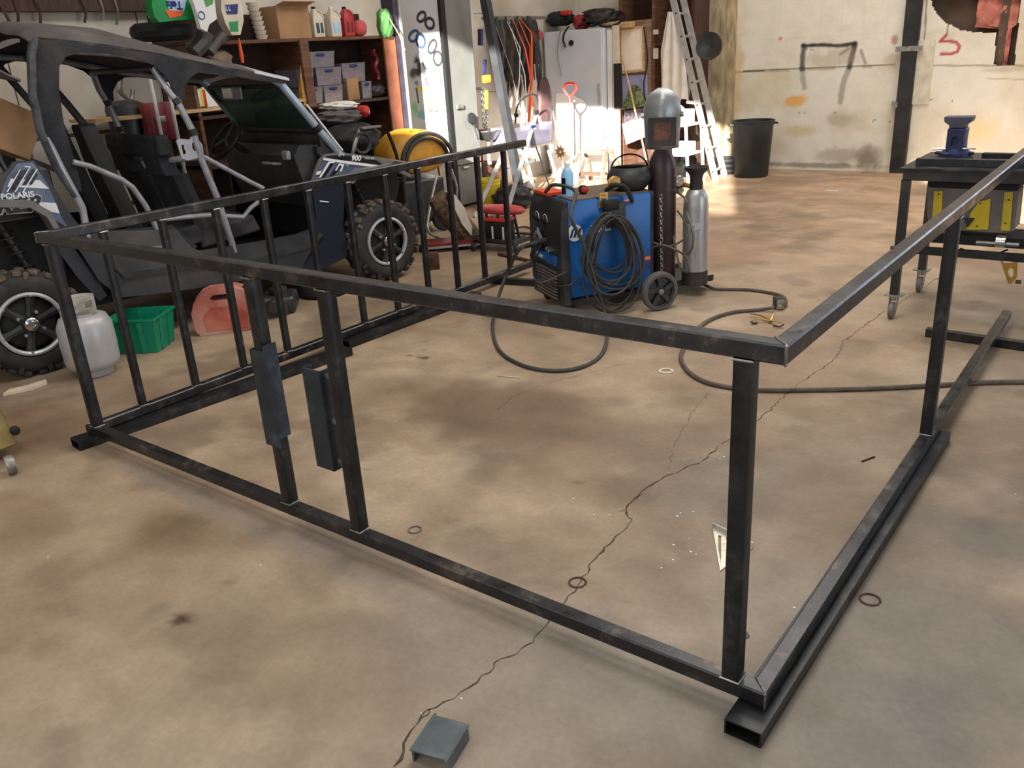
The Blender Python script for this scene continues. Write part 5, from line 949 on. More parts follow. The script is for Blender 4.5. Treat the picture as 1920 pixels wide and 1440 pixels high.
# ================================================================== STEEL COLUMN, GRAFFITI CABINET
b = MB(); b.b2((-6.78, 5.62, 0), (-6.6, 5.70, 4)); o = b.build('trim_4', PURPLE, kind='structure'); b = MB(); b.b2((-6.63, 5.70, 0), (-6.59, 5.735, 4)); b.build('column_edge_strip', ALU, o)
GX0, GX1, GY0, GY1, GH = -7.05, -6.40, 6.2, 6.74, 2.75
gc = thing('graffiti_cabinet', ((GX0+GX1)/2, (GY0+GY1)/2, 0), 'tall white cabinet with spray-painted figures on its side, grey doors facing right', 'cabinet')
b = MB(); b.b2((GX0, GY0+.004, .02), (GX1-.04, GY1, GH)); b.build('carcass', DGREY, gc)
def gpaint(a, z, P):
    c = np.zeros(a.shape+(3,))+np.array(lin((226, 228, 232))); q = lambda u, v: (PY(u, v, GY0)[0]-GX0, PY(u, v, GY0)[2])
    def st(pix, w_, col, k=.9, nz=.5): return lerp(c, col, (1-sm(w_*.5, w_, segd(a, z, [q(*t) for t in pix])+(fbm(a*30, z*30)-.5)*w_*nz))*k)
    def bl(u, v, rx, rz, col, k=.9): x_, z_ = q(u, v); return lerp(c, col, blob(a, z, x_, z_, rx, rz, .5, .6, 12)*k)
    e8 = [(795, 27), (804, 33), (802, 48), (795, 54), (785, 44), (784, 33), (791, 27), (801, 44), (808, 38), (813, 46), (809, 56), (801, 56), (795, 46)]
    fig8 = lambda cx, cy, s, r=.35: [(cx+s*(.62*math.sin(2*t)*math.cos(r)-1.1*math.cos(t)*math.sin(r)*-1), cy+s*(1.1*math.cos(t)*math.cos(r)+.62*math.sin(2*t)*math.sin(r))) for t in np.linspace(0, 2*PI, 25)]
    c = bl(790, 130, .13, .16, (26, 28, 30), .97); c = bl(780, 140, .1, .08, (26, 28, 30), .9); c = bl(800, 158, .09, .1, (196, 44, 66), .9); c = bl(826, 150, .03, .14, (190, 40, 54), .9); c = bl(818, 138, .07, .07, (150, 196, 160), .7)
    c = bl(782, 158, .05, .04, (60, 110, 190), .8); c = bl(833, 140, .03, .03, (50, 100, 150), .8); c = bl(778, 205, .07, .1, (140, 214, 120), .8); c = bl(800, 205, .1, .09, (120, 214, 170), .75); c = bl(792, 218, .08, .06, (90, 190, 220), .7); c = bl(812, 185, .06, .08, (150, 220, 100), .7)
    c = st([(783, 170), (792, 168), (800, 180), (806, 200), (804, 208)], .035, (236, 224, 60)); c = st([(781, 170), (785, 195)], .02, (40, 44, 40)); c = st([(806, 175), (816, 182), (818, 195)], .025, (180, 224, 70), .8); c = bl(818, 165, .04, .05, (120, 110, 116), .7)
    el = lambda cx, cy, rx, ry, r: [(cx+rx*math.cos(t)*math.cos(r)-ry*math.sin(t)*math.sin(r), cy+rx*math.cos(t)*math.sin(r)+ry*math.sin(t)*math.cos(r)) for t in np.linspace(0, 2*PI, 17)]
    for cx, cy, rx, ry, r, col in ((790.5, 35, 6, 8.5, .5, (34, 36, 42)), (806, 47.5, 7, 9, -.3, (34, 36, 42)), (776.5, 71, 7, 10, .6, (34, 84, 140)), (789, 80, 7, 12, -.2, (30, 60, 100)), (811, 91, 6, 12, .35, (34, 36, 42)), (821, 113, 7, 12, -.1, (34, 36, 42))): c = st(el(cx, cy, rx+.8, ry+1, r), .024, col, .97, .3)
    c = st([(806, 210), (821, 212)], .014, (40, 44, 52), .9, .2); c = st([(808, 210), (809, 228), (817, 238), (821, 228), (819, 210)], .014, (60, 66, 76), .9, .2); c = st([(817, 238), (820, 250)], .01, (70, 76, 84), .8, .2)
    return c
o = painted('painted_side', (GX0, GY0, .02), (GX1-.04-GX0, 0, 0), (0, 0, GH-.02), 130, 560, gpaint, attr_mat('cabinet_enamel', .4, 4, .03, .05, 30), parent=gc)
b = MB(); b.b2((GX1-.04, GY0, .52), (GX1, GY1, GH)); d1 = b.build('upper_door', DGREY, gc, bevel=.01)
b = MB(); b.b2((GX1-.04, GY0, .03), (GX1, GY1, .51)); d2 = b.build('lower_door', DGREY, gc, bevel=.01)
b = MB(); b.b2((GX1-.045, GY0-.006, 0.02), (GX1-.02, GY0+.05, GH)); b.b2((GX1-.02, GY0-.006, .02), (GX1+.004, GY0+.07, GH)); b.build('door_gasket', BLACKD, gc)
b = MB(); P = PX(862, 200, GX1+.02); b.box(P, (.03, .12, .05), None, .006); b.build('door_handle', GALV, d1)
b = MB(); P = PX(868, 330, GX1+.02); b.box((GX1+.015, GY0+.2, .49), (.03, .12, .03), None, .006); b.build('door_handle', CHROME, d2)

# ================================================================== LEANING POST, STRAPS, CHAINS
P0, P1 = PX(972, 330, -6.1), PX(905, -30, -6.1); P0 = V3(-6.1, P0[1]+.03, .0)
b = MB(); b.beam((-6.1, P0[1], .001), PX(903, -40, -6.1), .09, .1, (1, 0, 0)); b.build('leaning_post', mat('dark_painted_beam', (44, 46, 50), .7, 0, .15, 6, dust=(72, 74, 78), dust_amt=.4), label='dark steel beam leaning upright in front of the hanging straps', cat='beam', bevel=.004)
XR_ = -7.02
b = MB(); a_, b_ = PX(905, 12, XR_), PX(1010, 8, XR_); b.beam((XR_+.06, a_[1]-.1, 2.22), (XR_+.06, b_[1]+.1, 2.22), .03, .04); rail = b.build('strap_rail', GALV, label='horizontal metal rail the straps and chains hang from', cat='rail')
gs = 'dark straps hanging in a bunch on the rail'; R_ = random.Random(11)
cols = [STRAPM, BLACK, mat('olive_strap', (66, 64, 52), .9, 0, .25), mat('brown_strap', (80, 64, 54), .9, 0, .25)]
for k in range(26):
    u0 = 922+k*3.1+R_.uniform(-2, 2); vb = R_.choice((150, 165, 120, 185, 140, 175)) if k > 3 else 90; P0 = PX(u0, 10, XR_+.06); P0 = V3(XR_+.06, P0[1], 2.245); P1 = PX(u0+R_.uniform(0, 14), vb, XR_+.06+.05*(k % 3)); n = 6; b = MB()
    mid = [P0+(P1-P0)*f+V3(.015*math.sin(f*7+k), .02*math.sin(f*9+k*2), 0) for f in np.linspace(0, 1, 8)]
    b.tube(mid, [.02]+[R_.uniform(.028, .055) for _ in range(6)]+[.012], 6, flat=.4); b.build('hanging_strap', cols[k % 4], label='dark webbing strap in the bunch hanging from the rail left of the white refrigerator', cat='strap', group=gs)
for k, (u0, v0, u1, v1, m_, lb, w_) in enumerate(((994, 88, 990, 235, ORANGE, 'leftmost orange strap, hanging free below the dark bunch', .02), (985, 92, 999, 200, mat('red_orange_web', (236, 84, 60), .7), 'middle red-orange strap slanting behind the aluminium ladder', .022), (997, 62, 993, 232, ORANGE, 'longest orange strap, with a white top end', .02), (975, 90, 968, 200, WHITE, 'narrow white strap between the dark straps', .012), (984, 140, 985, 235, WHITE, 'white lower strap beside the orange ones', .014), (1006, 60, 1014, 160, BLACK, 'broad black strap against the refrigerator side', .045), (958, 130, 975, 230, mat('pinkish', (150, 120, 120), .8), 'faded pinkish strap over the white wall', .01))):
    P0, P1 = PX(u0, v0, -6.78+.01*k), PX(u1, v1, -6.78+.01*k); b = MB(); b.tube([V3(XR_+.06, P0[1]-.02, 2.24), P0, (P0+P1)/2+V3(.02, .01, 0), P1], [.006, w_, w_, w_], 6, flat=.3); b.build('colored_strap', m_, label=lb, cat='strap')
chain('lifting_chain', PX(922, 24, -6.85), PX(924, 78, -6.85), 12, .016, 'bright short chain loop at the upper left of the strap bunch', hook=True, wire=.005)
chain('lifting_chain', PX(904, 165, -6.5), PX(908, 250, -6.5), 15, .02, 'long galvanised chain hanging beside the grey cabinet door', hook=True, wire=.007)
chain('lifting_chain', PX(912, 168, -6.52), PX(913, 246, -6.52), 15, .02, 'second galvanised chain just right of the long one by the cabinet door', hook=True, wire=.007)
chain('lifting_chain', PX(939, 172, -6.75), PX(944, 222, -6.75), 11, .014, 'thin dark chain hanging right of the leaning beam', m_=GALV, hook=True, wire=.004)
ht = thing('chain_hoist', PX(908, 150, -6.5), 'yellow and blue lever hoist hanging above the long chains', 'hoist')
P = PX(912, 148, -6.5); b = MB(); b.box(P, (.08, .1, .09), None, .01); b.build('hoist_body', mat('hoist_orange', (226, 140, 40), .5), ht); b = MB(); b.beam(PX(907, 140, -6.5), PX(910, 112, -6.5), .03, .04); b.build('hoist_lever', NAVY, ht); b = MB(); b.tube([PX(901, 55, -6.55), PX(901, 85, -6.55)], .035, 8); b.build('hoist_drum', NAVY, ht)
b = MB(); b.beam(PX(911, 170, -6.48), PX(911, 205, -6.48), .03, .05); b.build('strap_tail', mat('hoist_yellow', (222, 176, 60), .6), ht)
cloth('leather_coat', PX(1021, 198, -6.68)-V3(0, 0, .0), .06, .16, .38, LEATH, 'maroon leather work coat hanging at the left of the white refrigerator', 'coat', None, 21, .06)

# ================================================================== WHITE REFRIGERATOR AND WHAT SURROUNDS IT
FX0, FX1, FY = max(-7.08, PY(1017, 200, 9.2)[0]), PY(1131, 200, 9.2)[0], 9.2; FZ = PY(1075, 56, FY)[2]
rf_ = thing('white_refrigerator', ((FX0+FX1)/2, FY+.3, 0), 'tall white metal cabinet with clutter on top behind the red-handled shovel', 'cabinet')
b = MB(); b.b2((FX0, FY+.04, .02), (FX1, FY+.65, FZ)); b.build('carcass', mat('white_enamel', (204, 207, 214), .45, 0, .03, 3, .03, dust=(170, 164, 156), dust_amt=.2), rf_, bevel=.01)
b = MB(); b.b2((FX0+.01, FY, .06), (FX1-.01, FY+.035, FZ-.01)); dr = b.build('cabinet_door', _mats['white_enamel'], rf_, bevel=.008)
b = MB(); b.b2((FX1-.06, FY-.03, 1.0), (FX1-.04, FY, 1.3)); b.build('door_handle', ALU, dr)
# clutter on the refrigerator
cy_ = FY+.25; qy = lambda u, v: PY(u, v, cy_)
cloth('black_tool_bag', qy(1050, 38)+V3(0, 0, .02), .2, .2, .1, BLACKD, 'black tool bag on the left of the white cabinet top', 'bag', None, 31, .12)
cloth('cable_heap', qy(1120, 34)+V3(.05, 0, .02), .26, .2, .1, BLACK, 'tangled heap of black hoses on the right of the white cabinet top', 'hoses', None, 32, .2)
for k, nm in enumerate(('leftmost', 'middle', 'rightmost')): b = MB(); b.torus(qy(1098+24*k, 36), .15+.02*k, .015, un((.2*k-.3, -.6, 1)), 20, 6); b.build('hose_coil', BLACKD, label=nm+' black hose coil in the heap on top of the white cabinet', cat='hose', group='hose coils on the white cabinet')
cloth('red_pouch', qy(1090, 42), .12, .12, .1, mat('dark_red_cloth', (160, 42, 40), .8), 'crumpled red pouch in the middle of the clutter on the white cabinet', 'pouch', None, 33, .15)
b = MB(); b.box(qy(1073, 24)-V3(0, .15, 0), (.17, .08, .06), None, .015); b.build('red_grip', RED, label='bright red grip poking out of the black bag on the white cabinet', cat='grip')
cloth('red_glove', PY(1003, 66, 9.1), .12, .08, .07, mat('brick_glove', (190, 84, 76), .8), 'faded red glove hanging over the left corner of the white cabinet', 'glove', None, 34, .12)
cloth('brown_mitt', qy(1012, 52), .16, .1, .07, mat('brown_mitt_m', (110, 92, 74), .9), 'brown rag at the left corner of the white cabinet top', 'rag', None, 35, .12)
b = MB(); b.tube(bez([PY(1066, 50, 9.15), PY(1058, 62, 9.15), PY(1056, 75, 9.17), PY(1060, 88, 9.17)]), .022, 6, flat=.5); b.build('black_belt', BLACKD, label='black belt end hanging down the white cabinet door', cat='belt')
b = MB(); b.tube(bez([PY(1051, 55, 9.15), PY(1046, 95, 9.17), PY(1050, 125, 9.17), PY(1053, 143, 9.17)]), .008, 5); b.build('hanging_wire', GALV, label='thin grey wire hanging down the white cabinet door', cat='wire')
b = MB(); b.lathe([(.04, 0), (.04, .02)], V3(PY(1071, 60, 9.2)[0], 9.199, 1.86), (0, -1, 0), 12); b.build('small_pulley', BLACKD, label='small round black pulley at the top edge of the white cabinet door', cat='pulley')
for u, lb in ((1143, 'left'), (1175, 'right')): b = MB(); P = qy(u, 46); b.box(P, (.2, .12, .07), None, .004); b.build('wood_offcut', WOODL, label=lb+' block of light timber on the clutter right of the white cabinet', cat='wood block')
# large white disc leaning on the cabinet
DC = PY(1035, 300, 9.05); rr_ = .98
dsc = MB(); dn = un((0.1, -1, .12)); dX, dY = basis(dn, (0, 0, 1)); cD = V3(PY(1010, 330, 9.0)[0]+.05, 9.02, .5)
arc = [(math.cos(a), math.sin(a)) for a in np.linspace(-.35, PI/2+.1, 26)]
pl = [PY(u, v, 9.0) for u, v in ((1040, 176), (1055, 176), (1072, 180), (1090, 190), (1105, 205), (1119, 224), (1130, 248), (1137, 275), (1141, 300), (1142, 325))]
pl += [V3(pl[-1][0], 9, .0), V3(pl[0][0]-.07, 9, .0)]
b = MB(); b.plate(lambda a, h, t: V3(a, 8.93+.12*h/1.2+t, max(h, .002)), [(q[0], max(q[2], 0)) for q in pl], (), .02); o = b.build('curved_white_panel', mat('white_laminate', (236, 234, 232), .5, 0, .02, 3, .02), label='large rounded white panel leaning against the white cabinet', cat='panel')
for (u0, v0, u1, v1) in ((1078, 255, 1112, 222), (1080, 240, 1098, 226)): b = MB(); b.tube([PY(u0, v0, 8.98)*1, PY(u1, v1, 8.99)], .006, 4, flat=.3); b.build('scuff_mark', mat('scuff', (130, 128, 126), .9), o)
b = MB(); P = PX(1025, 278, -6.6)
# long white trim boards right of the cabinet
for k, (u0, u1, m_, lb) in enumerate(((1139, 1148, WHITE, 'narrow white trim board standing left of the wooden cupboard'), (1149, 1160, OFFW, 'wider pale board standing between trim board and wooden cupboard'))):
    x0, x1 = PY(u0, 150, 9.3)[0], PY(u1, 150, 9.3)[0]; b = MB(); b.b2((x0, 9.3, 0), (x1, 9.34, 2.0+.05*k)); b.build('trim_board', m_, label=lb, cat='board', bevel=.003)
b = MB(); x0 = PY(1151, 130, 9.25)[0]; b.b2((x0, 9.24, .95), (x0+.11, 9.28, 1.55)); b.build('foam_strip', BLACKD, label='narrow black panel strip left of the landscape poster', cat='panel')
# wooden cupboard / bookcase
BX0, BX1 = PY(1162, 150, 9.6)[0], -4.87
bk_ = thing('wooden_bookcase', ((BX0+BX1)/2, 9.95, 0), 'tall dark brown wooden bookcase behind the aluminium ladder', 'bookcase')
xm = PY(1222, 150, 9.6)[0]
for x in (BX0, xm, BX1-.04): b = MB(); b.b2((x, 9.6, 0), (x+.05, YB-.3, 2.9)); b.build('side_board', WOOD if x != BX1-.04 else WOODD, bk_)
for z in (.06, .62, 1.02, 1.75, 2.88): b = MB(); b.b2((BX0, 9.61, z), (BX1, YB-.3, z+.03)); b.build('shelf_board', WOODD, bk_)
b = MB(); b.b2((BX0, YB-.32, 0), (BX1, YB-.3, 2.9)); b.build('back_board', mat('dark_brown_back', (74, 46, 36), .85), bk_)
b = MB(); b.b2((BX0+.02, 9.57, .9), (xm, 9.598, 2.1)); b.build('cupboard_door', WOODG, bk_)
for z0, z1 in ((1.58, 1.72), (1.9, 1.96)): b = MB(); x0 = PY(1229, 90, 9.6)[0]; b.b2((x0-.03, 9.585, z0), (x0+.05, 9.6, z1)); b.build('outlet_strip', OFFW, bk_)
Yp = 9.55
def yplate(name, pix, y, th, m_, par=None, holes=(), **kw): b = MB(); b.plate(lambda a, h, t: V3(a, y-t, h), [PY(u, v, y)[[0, 2]] for u, v in pix], [[PY(u, v, y)[[0, 2]] for u, v in hq] for hq in holes], th); return b.build(name, m_, par, **kw)
wbx = thing('framed_board', PY(1185, 140, Yp), 'small wood-framed whiteboard hung above the landscape poster', 'board')
yplate('board_frame', [(1161, 52), (1208, 48), (1210, 133), (1164, 139)], Yp, .02, WOODL, wbx, [[(1165, 57), (1205, 53), (1206, 129), (1168, 133)]]); yplate('board_face', [(1164, 56), (1206, 52), (1207, 130), (1167, 134)], Yp, .008, mat('board_face_cream', (246, 230, 212), .4, 0, .03), wbx)
po = thing('landscape_poster', PY(1192, 230, Yp), 'poster of a green hill under a violet sky below the framed board', 'poster')
yplate('poster_sheet', [(1166, 142), (1214, 140), (1218, 222), (1172, 232)], Yp, .004, POSTB, po)
yplate('printed_hill', [(1168, 195), (1176, 175), (1182, 162), (1192, 158), (1200, 164), (1208, 178), (1214, 190), (1216, 200), (1171, 208)], Yp-.0045, .001, mat('hill_green', (104, 124, 84), .6, 0, .5, 30), po); yplate('printed_field', [(1171, 206), (1216, 198), (1218, 222), (1172, 232)], Yp-.0045, .001, mat('field_grey', (104, 92, 104), .6, 0, .5, 30), po)
yplate('printed_house', [(1192, 172), (1204, 168), (1206, 188), (1194, 190)], Yp-.006, .001, mat('house_green', (140, 150, 110), .6, 0, .2, 20), po)
ca_ = yplate('calendar_sheet', [(1167, 233), (1206, 220), (1212, 256), (1175, 271)], Yp-.02, .012, mat('calendar_paper', (216, 190, 176), .7), label='pinkish cardboard sheet pinned under the poster', cat='sheet')
b = MB(); b.tube([PY(1165, 102, 9.35), PY(1180, 160, 9.3), V3(*(PY(1212, 300, 9.2)))], .013, 7); o = b.build('broomstick', WOODL, label='long thin wooden tool handle slanting across the framed board and poster', cat='broomstick')
b = MB(); b.tube(bez([PY(1207, 50, 9.5), PY(1214, 110, 9.5), PY(1207, 160, 9.5), PY(1212, 198, 9.5)]), .01, 6); b.build('black_wire', BLACKD, label='black cable running down beside the framed board', cat='cable')
# towel, black round pan, ladder
b = MB(); P = PY(1258, 25, 9.5)
def towel(u, v):
    p_ = PY(1258+(-24+48*u)*(.25+.75*min(1, v*2.2))+6*v, 22+170*v, 9.45); return V3(p_[0], 9.45+.035*math.sin(u*17+v*3)*(.3+v), p_[2]+.05*math.sin(u*9)*v)
b.grid(towel, 18, 16, (0, .012, 0)); b.build('hanging_towel', CLOTHW, label='white towel hanging on the bookcase left of the ladder', cat='towel', sharp=70)
P = PY(1328, 88, 9.5); b = MB(); b.lathe([(.001, 0), (.12, .01), (.17, .05), (.18, .1), (.17, .11), (.001, .06)], P+V3(0, .1, 0), un((.1, -1, .1)), 28, cap=False); pn = b.build('black_round_lid', BLACK, label='big round black pan hanging behind the ladder rungs', cat='pan')
ld = thing('aluminium_ladder', (-4.27, 9.2, 0), 'aluminium extension ladder leaning beside the black trash can', 'ladder')
fa, fb = G(1342, 341), G(1358, 331); fa[2] = fb[2] = 0; ta, tb_ = PY(1262, 0, fa[1]), PY(1299, 0, fb[1]); tb_[0] = ta[0]+(fb[0]-fa[0]); 
da, db = un(ta-fa), un(tb_-fb)
for f, d in ((fa, da), (fb, db)):
    b = MB(); b.beam(f+V3(0, 0, .02), f+d*3.1, .025, .085, (1, 0, 0)); rl = b.build('side_rail', ALU, ld); b = MB(); b.box(f+V3(0, 0, .015), (.1, .06, .03), None, .005); b.build('ladder_foot', GREYL, rl)
for k in range(10):
    t = .14+.2965*k; b = MB(); b.tube([fa+da*t, fb+db*t], .018, 8); rg_ = b.build('rung', ALU, ld); b = MB(); b.lathe([(.012, 0), (.012, .004)], fa+da*t-V3(0, .014, 0), (0, -1, 0), 8); b.build('rung_plug', BLACKD, rg_)
b = MB(); b.b2((-5.3, 8.6, 2.98), (-5.16, YB-.3, 3.12)); b.build('trim_5', WOOD, kind='structure')
# trash can
TC = G(1408, 330); TC[2] = 0; tc_ = thing('trash_can', TC, 'round black ribbed plastic trash can by the back wall', 'trash can')
zt_ = .74; b = MB(); b.lathe([(.215, 0), (.225, .01), (.265, zt_-.08), (.27, zt_-.07), (.27, zt_-.02), (.285, zt_-.015), (.287, zt_), (.262, zt_), (.25, zt_-.1), (.2, .03), (.001, .03)], TC, ZU, 72, cap=False, wob=lambda a, h: 1-.02*(math.sin(a*12) > .3)*(.08 < h < zt_-.14)); b.build('can_body', mat('black_can', (30, 36, 38), .5, 0, .1, 8, dust=(60, 68, 70), dust_amt=.4), tc_, sharp=50)
for s_ in (-1, 1): b = MB(); d = un(_R*V3(1, 1, 0))*s_; e = np.cross(ZU, d); b.tube([TC+d*.27-e*.05+V3(0, 0, zt_-.05), TC+d*.315-e*.045+V3(0, 0, zt_-.05), TC+d*.315+e*.045+V3(0, 0, zt_-.05), TC+d*.27+e*.05+V3(0, 0, zt_-.05)], .014, 6); b.build('can_handle', BLACK, tc_)
P = G(1368, 327); P = V3(-4.42, 9.78, .001); b = MB()
for k in range(3): b.torus(P+V3(0, 0, .045+.07*k), .14, .04, ZU, 22, 8)
b.build('stacked_tires', BLACKD, label='stack of small black tires between ladder and trash can', cat='tires', kind=None)
#PART6
# ================================================================== MIDDLE GROUND CLUTTER
# amber rolling shell with hoses beyond the buggy's nose
ym = thing('yellow_pressure_washer', (-5.95, 5.0, 0), 'amber-yellow rounded machine with black hoses beyond the nose of the buggy', 'machine')
Yc = V3(-5.95, 5.0, .83); YA = (V3(.35, .94, 0), V3(-.94, .35, 0), ZU)
b = MB(); b.loft([[Yc+YA[0]*x*f+YA[1]*w_+ZU*z*f for x, z in [(.36*math.cos(a), .26*math.sin(a) if math.sin(a) > 0 else .2*math.sin(a)) for a in np.linspace(0, 2*PI, 28, endpoint=False)]] for w_, f in ((-.26, .75), (-.23, .93), (-.15, 1), (.15, 1), (.23, .93), (.26, .75))]); sh_ = b.build('yellow_shell', YELLO2, ym, sharp=50)
b = MB(); b.box(Yc-ZU*.02+YA[0]*.0+YA[1]*-.15+ZU*.25, (.16, .1, .04), YA, .01); b.build('black_grip_pad', BLACKD, sh_)
for r, dz in ((.3, 0), (.25, .02)): b = MB(); b.torus(Yc+YA[1]*-.275+ZU*-.08+YA[0]*.06, r, .02, YA[1], 26, 7, -.2, PI*1.1); b.build('hose_arc', BLACK, ym)
b = MB(); b.tube(bez([PX(728, 250, -5.6), PX(738, 275, -5.6), PX(745, 300, -5.6), PX(742, 340, -5.6)]), .018, 6); b.build('handle_tube', BLACKD, ym)
b = MB(); b.box(V3(-5.95, 5.0, .36), (.5, .5, .44), YA, .02); b.build('machine_frame', BLACK, ym)
for a_, b__ in ((-.2, -.24), (.2, -.24), (-.2, .24), (.2, .24)): b = MB(); b.lathe([(.13, -.03), (.14, 0), (.13, .03)], V3(-5.95, 5.0, .142)+YA[0]*a_*1.0+YA[1]*b__, YA[1], 20); b.build('wheel', BLACKD, ym)
for P in ([PX(818, 330, -5.6), PX(806, 390, -5.4), PX(802, 430, -5.3), PX(820, 445, -5.2), PX(850, 450, -5.2)], [PX(826, 330, -5.7), PX(832, 380, -5.7), PX(840, 420, -5.6)]):
    b = MB(); b.tube(bez(P), .014, 7); b.build('garden_hose', GALV, label='grey hose arcing down '+('in front of the black base' if len(P) > 3 else 'just right of the black base')+' of the yellow machine', cat='hose')
b = MB(); b.tube(bez([PX(846, 318, -6.0), PX(856, 350, -6.0), PX(855, 380, -6.0)]), .016, 7); b.build('garden_hose', GALV, label='short grey hose bow next to the grey cabinet foot', cat='hose')
b = MB(); b.beam(PX(822, 308, -5.9), PX(828, 340, -5.9), .03, .03); b.build('timber_stake', WOODL, label='pale timber stake behind the yellow machine', cat='stake')
# firewood log on a red creeper
P = G(862, 462); lg_ = thing('split_log', P+V3(0, 0, .06), 'split firewood log with bark and a pale face leaning behind the left rail uprights', 'log')
lA, lB = on(832, 385, P, (.8, -.6, 0)), on(885, 450, P, (.8, -.6, 0)); dl = un(lB-lA); sX, sY = basis(dl); b = MB()
def logsec(f, r): return [lA+(lB-lA)*f+sX*r*(.75+.25*vn(np.array(k*1.3), np.array(f*5)))*math.cos(2*PI*k/14)+sY*r*(.75+.25*vn(np.array(k*2.3), np.array(f*4)))*math.sin(2*PI*k/14) for k in range(14)]
b.loft([logsec(f, r) for f, r in ((-.25, .1), (-.1, .13), (.2, .14), (.6, .14), (.9, .13), (1.0, .11))]); b.build('bark_side', BARK, lg_, sharp=25)
b = MB(); Pn = P+V3(.12, -.09, 0); b.prism([on(u, v, Pn, (.8, -.6, 0)) for u, v in ((840, 362), (852, 364), (870, 388), (886, 426), (884, 442), (866, 420), (852, 390))], V3(-.12, .09, 0)); b.build('pale_split_face', OFFW, lg_)
cr = thing('red_creeper', G(875, 470), 'low red creeper board with small wheels under the log', 'creeper'); Pc = G(870, 465)
b = MB(); b.beam(Pc+V3(-.3, -.25, .07), Pc+V3(.15, .2, .07), .28, .03); b.build('creeper_board', mat('maroon_board', (120, 34, 34), .5), cr)
b = MB(); b.beam(Pc+V3(-.3, -.25, .05), Pc+V3(.15, .2, .05), .31, .018); b.build('creeper_frame', ALU, cr)
for dx, dy in ((-.26, -.12), (.02, -.1), (.05, .2), (-.3, -.3)): b = MB(); b.lathe([(.035, -.012), (.035, .012)], Pc+V3(dx, dy, .036), (1, .4, 0), 12); b.build('creeper_wheel', BLACKD, cr)
# rolling red mechanic seat with tray, battery on it
MC = G(945, 466); mc = thing('mechanic_stool', MC, 'rolling mechanic stool with a red padded seat above a black tray', 'stool')
SZ = zat(MC+V3(-.1, .05, 0), 388)
b = MB(); c = MC+V3(-.02, .0, SZ); b.loft([[c+V3(x*k*.24, y*k*.13, z) for x, y in [(math.cos(a)*(1.2 if abs(math.cos(a)) > .7 else 1), math.sin(a)) for a in np.linspace(0, 2*PI, 20, endpoint=False)]] for z, k in ((-.04, .9), (-.02, 1.0), (.0, 1.0), (.02, .9))]); b.build('padded_seat', mat('faded_red_vinyl', (176, 62, 60), .5), mc, sharp=60)
for dx, dy in ((.12, .1), (-.12, .1), (-.14, -.09)): b = MB(); b.tube([MC+V3(dx, dy, .09), c+V3(dx*.8, dy*.8, -.03)], .014); b.build('seat_post', BLACKD, mc)
b = MB(); b.box(MC+V3(0, 0, .09), (.5, .32, .02), None, .004); b.build('tool_tray', BLACK, mc); b = MB(); b.tube([MC+V3(x, y, .12) for x, y in ((-.26, -.17), (.26, -.17), (.26, .17), (-.26, .17), (-.26, -.17))], .01, 6); b.build('tray_rim', BLACK, mc)
for dx, dy in ((-.22, -.2), (.24, -.12), (.2, .2), (-.22, .2)):
    b = MB(); b.lathe([(.04, -.015), (.045, 0), (.04, .015)], MC+V3(dx, dy, .046), (1, .5, 0), 16); cw = b.build('caster_wheel', BLACKD, mc); b = MB(); b.lathe([(.02, -.019), (.02, .019)], MC+V3(dx, dy, .046), (1, .5, 0), 10); b.build('caster_hub', CHROME, cw)
bt_ = thing('car_battery', MC+V3(-.02, -.02, .102), 'black car battery with red lid on the stool tray', 'battery'); c = MC+V3(-.02, -.03, .102)
b = MB(); b.box(c+V3(0, 0, .09), (.26, .16, .18), None, .006); bb2 = b.build('battery_case', BLACKD, bt_); b = MB(); b.box(c+V3(0, 0, .195), (.27, .17, .03), None, .006); b.build('battery_lid', mat('bright_red', (226, 60, 44), .4), bt_)
for dx in (-.02, .11): b = MB(); b.box(c+V3(dx, -.082, .075), (.02, .003, .12)); b.build('white_label', WHITEB, bb2)
# bucket
BK = V3(-6.12, 6.5, 0); b3 = thing('yellow_bucket', BK, 'yellow plastic pail standing in front of the left wall, right of the grey cabinet', 'bucket')
b = MB(); b.lathe([(.125, 0), (.13, .01), (.143, .27), (.15, .272), (.15, .29), (.145, .292), (.145, .31), (.152, .312), (.152, .345), (.144, .345), (.138, .3), (.122, .02), (.001, .02)], BK, ZU, 32, cap=False); b.build('pail_body', YELLOW, b3, sharp=40)
b = MB(); b.torus(BK+V3(.02, -.02, .3), .15, .003, un((.8, -.5, .3)), 20, 4, PI, 2*PI); b.build('bail_handle', GALV, b3)
P = V3(-6.78, 7.15, 0); b = MB(); b.box(P+V3(0, 0, .22), (.5, .45, .44), None, .01); b.build('dark_crate', RUST, label='dark rusty box behind the yellow pail', cat='box')
P = P+V3(.1, -.1, .44); b = MB(); b.lathe([(.05, 0), (.05, .14), (.02, .18), (.018, .2)], P, ZU, 12); b.build('red_bottle', RED, label='red bottle on the dark box behind the yellow pail', cat='bottle')
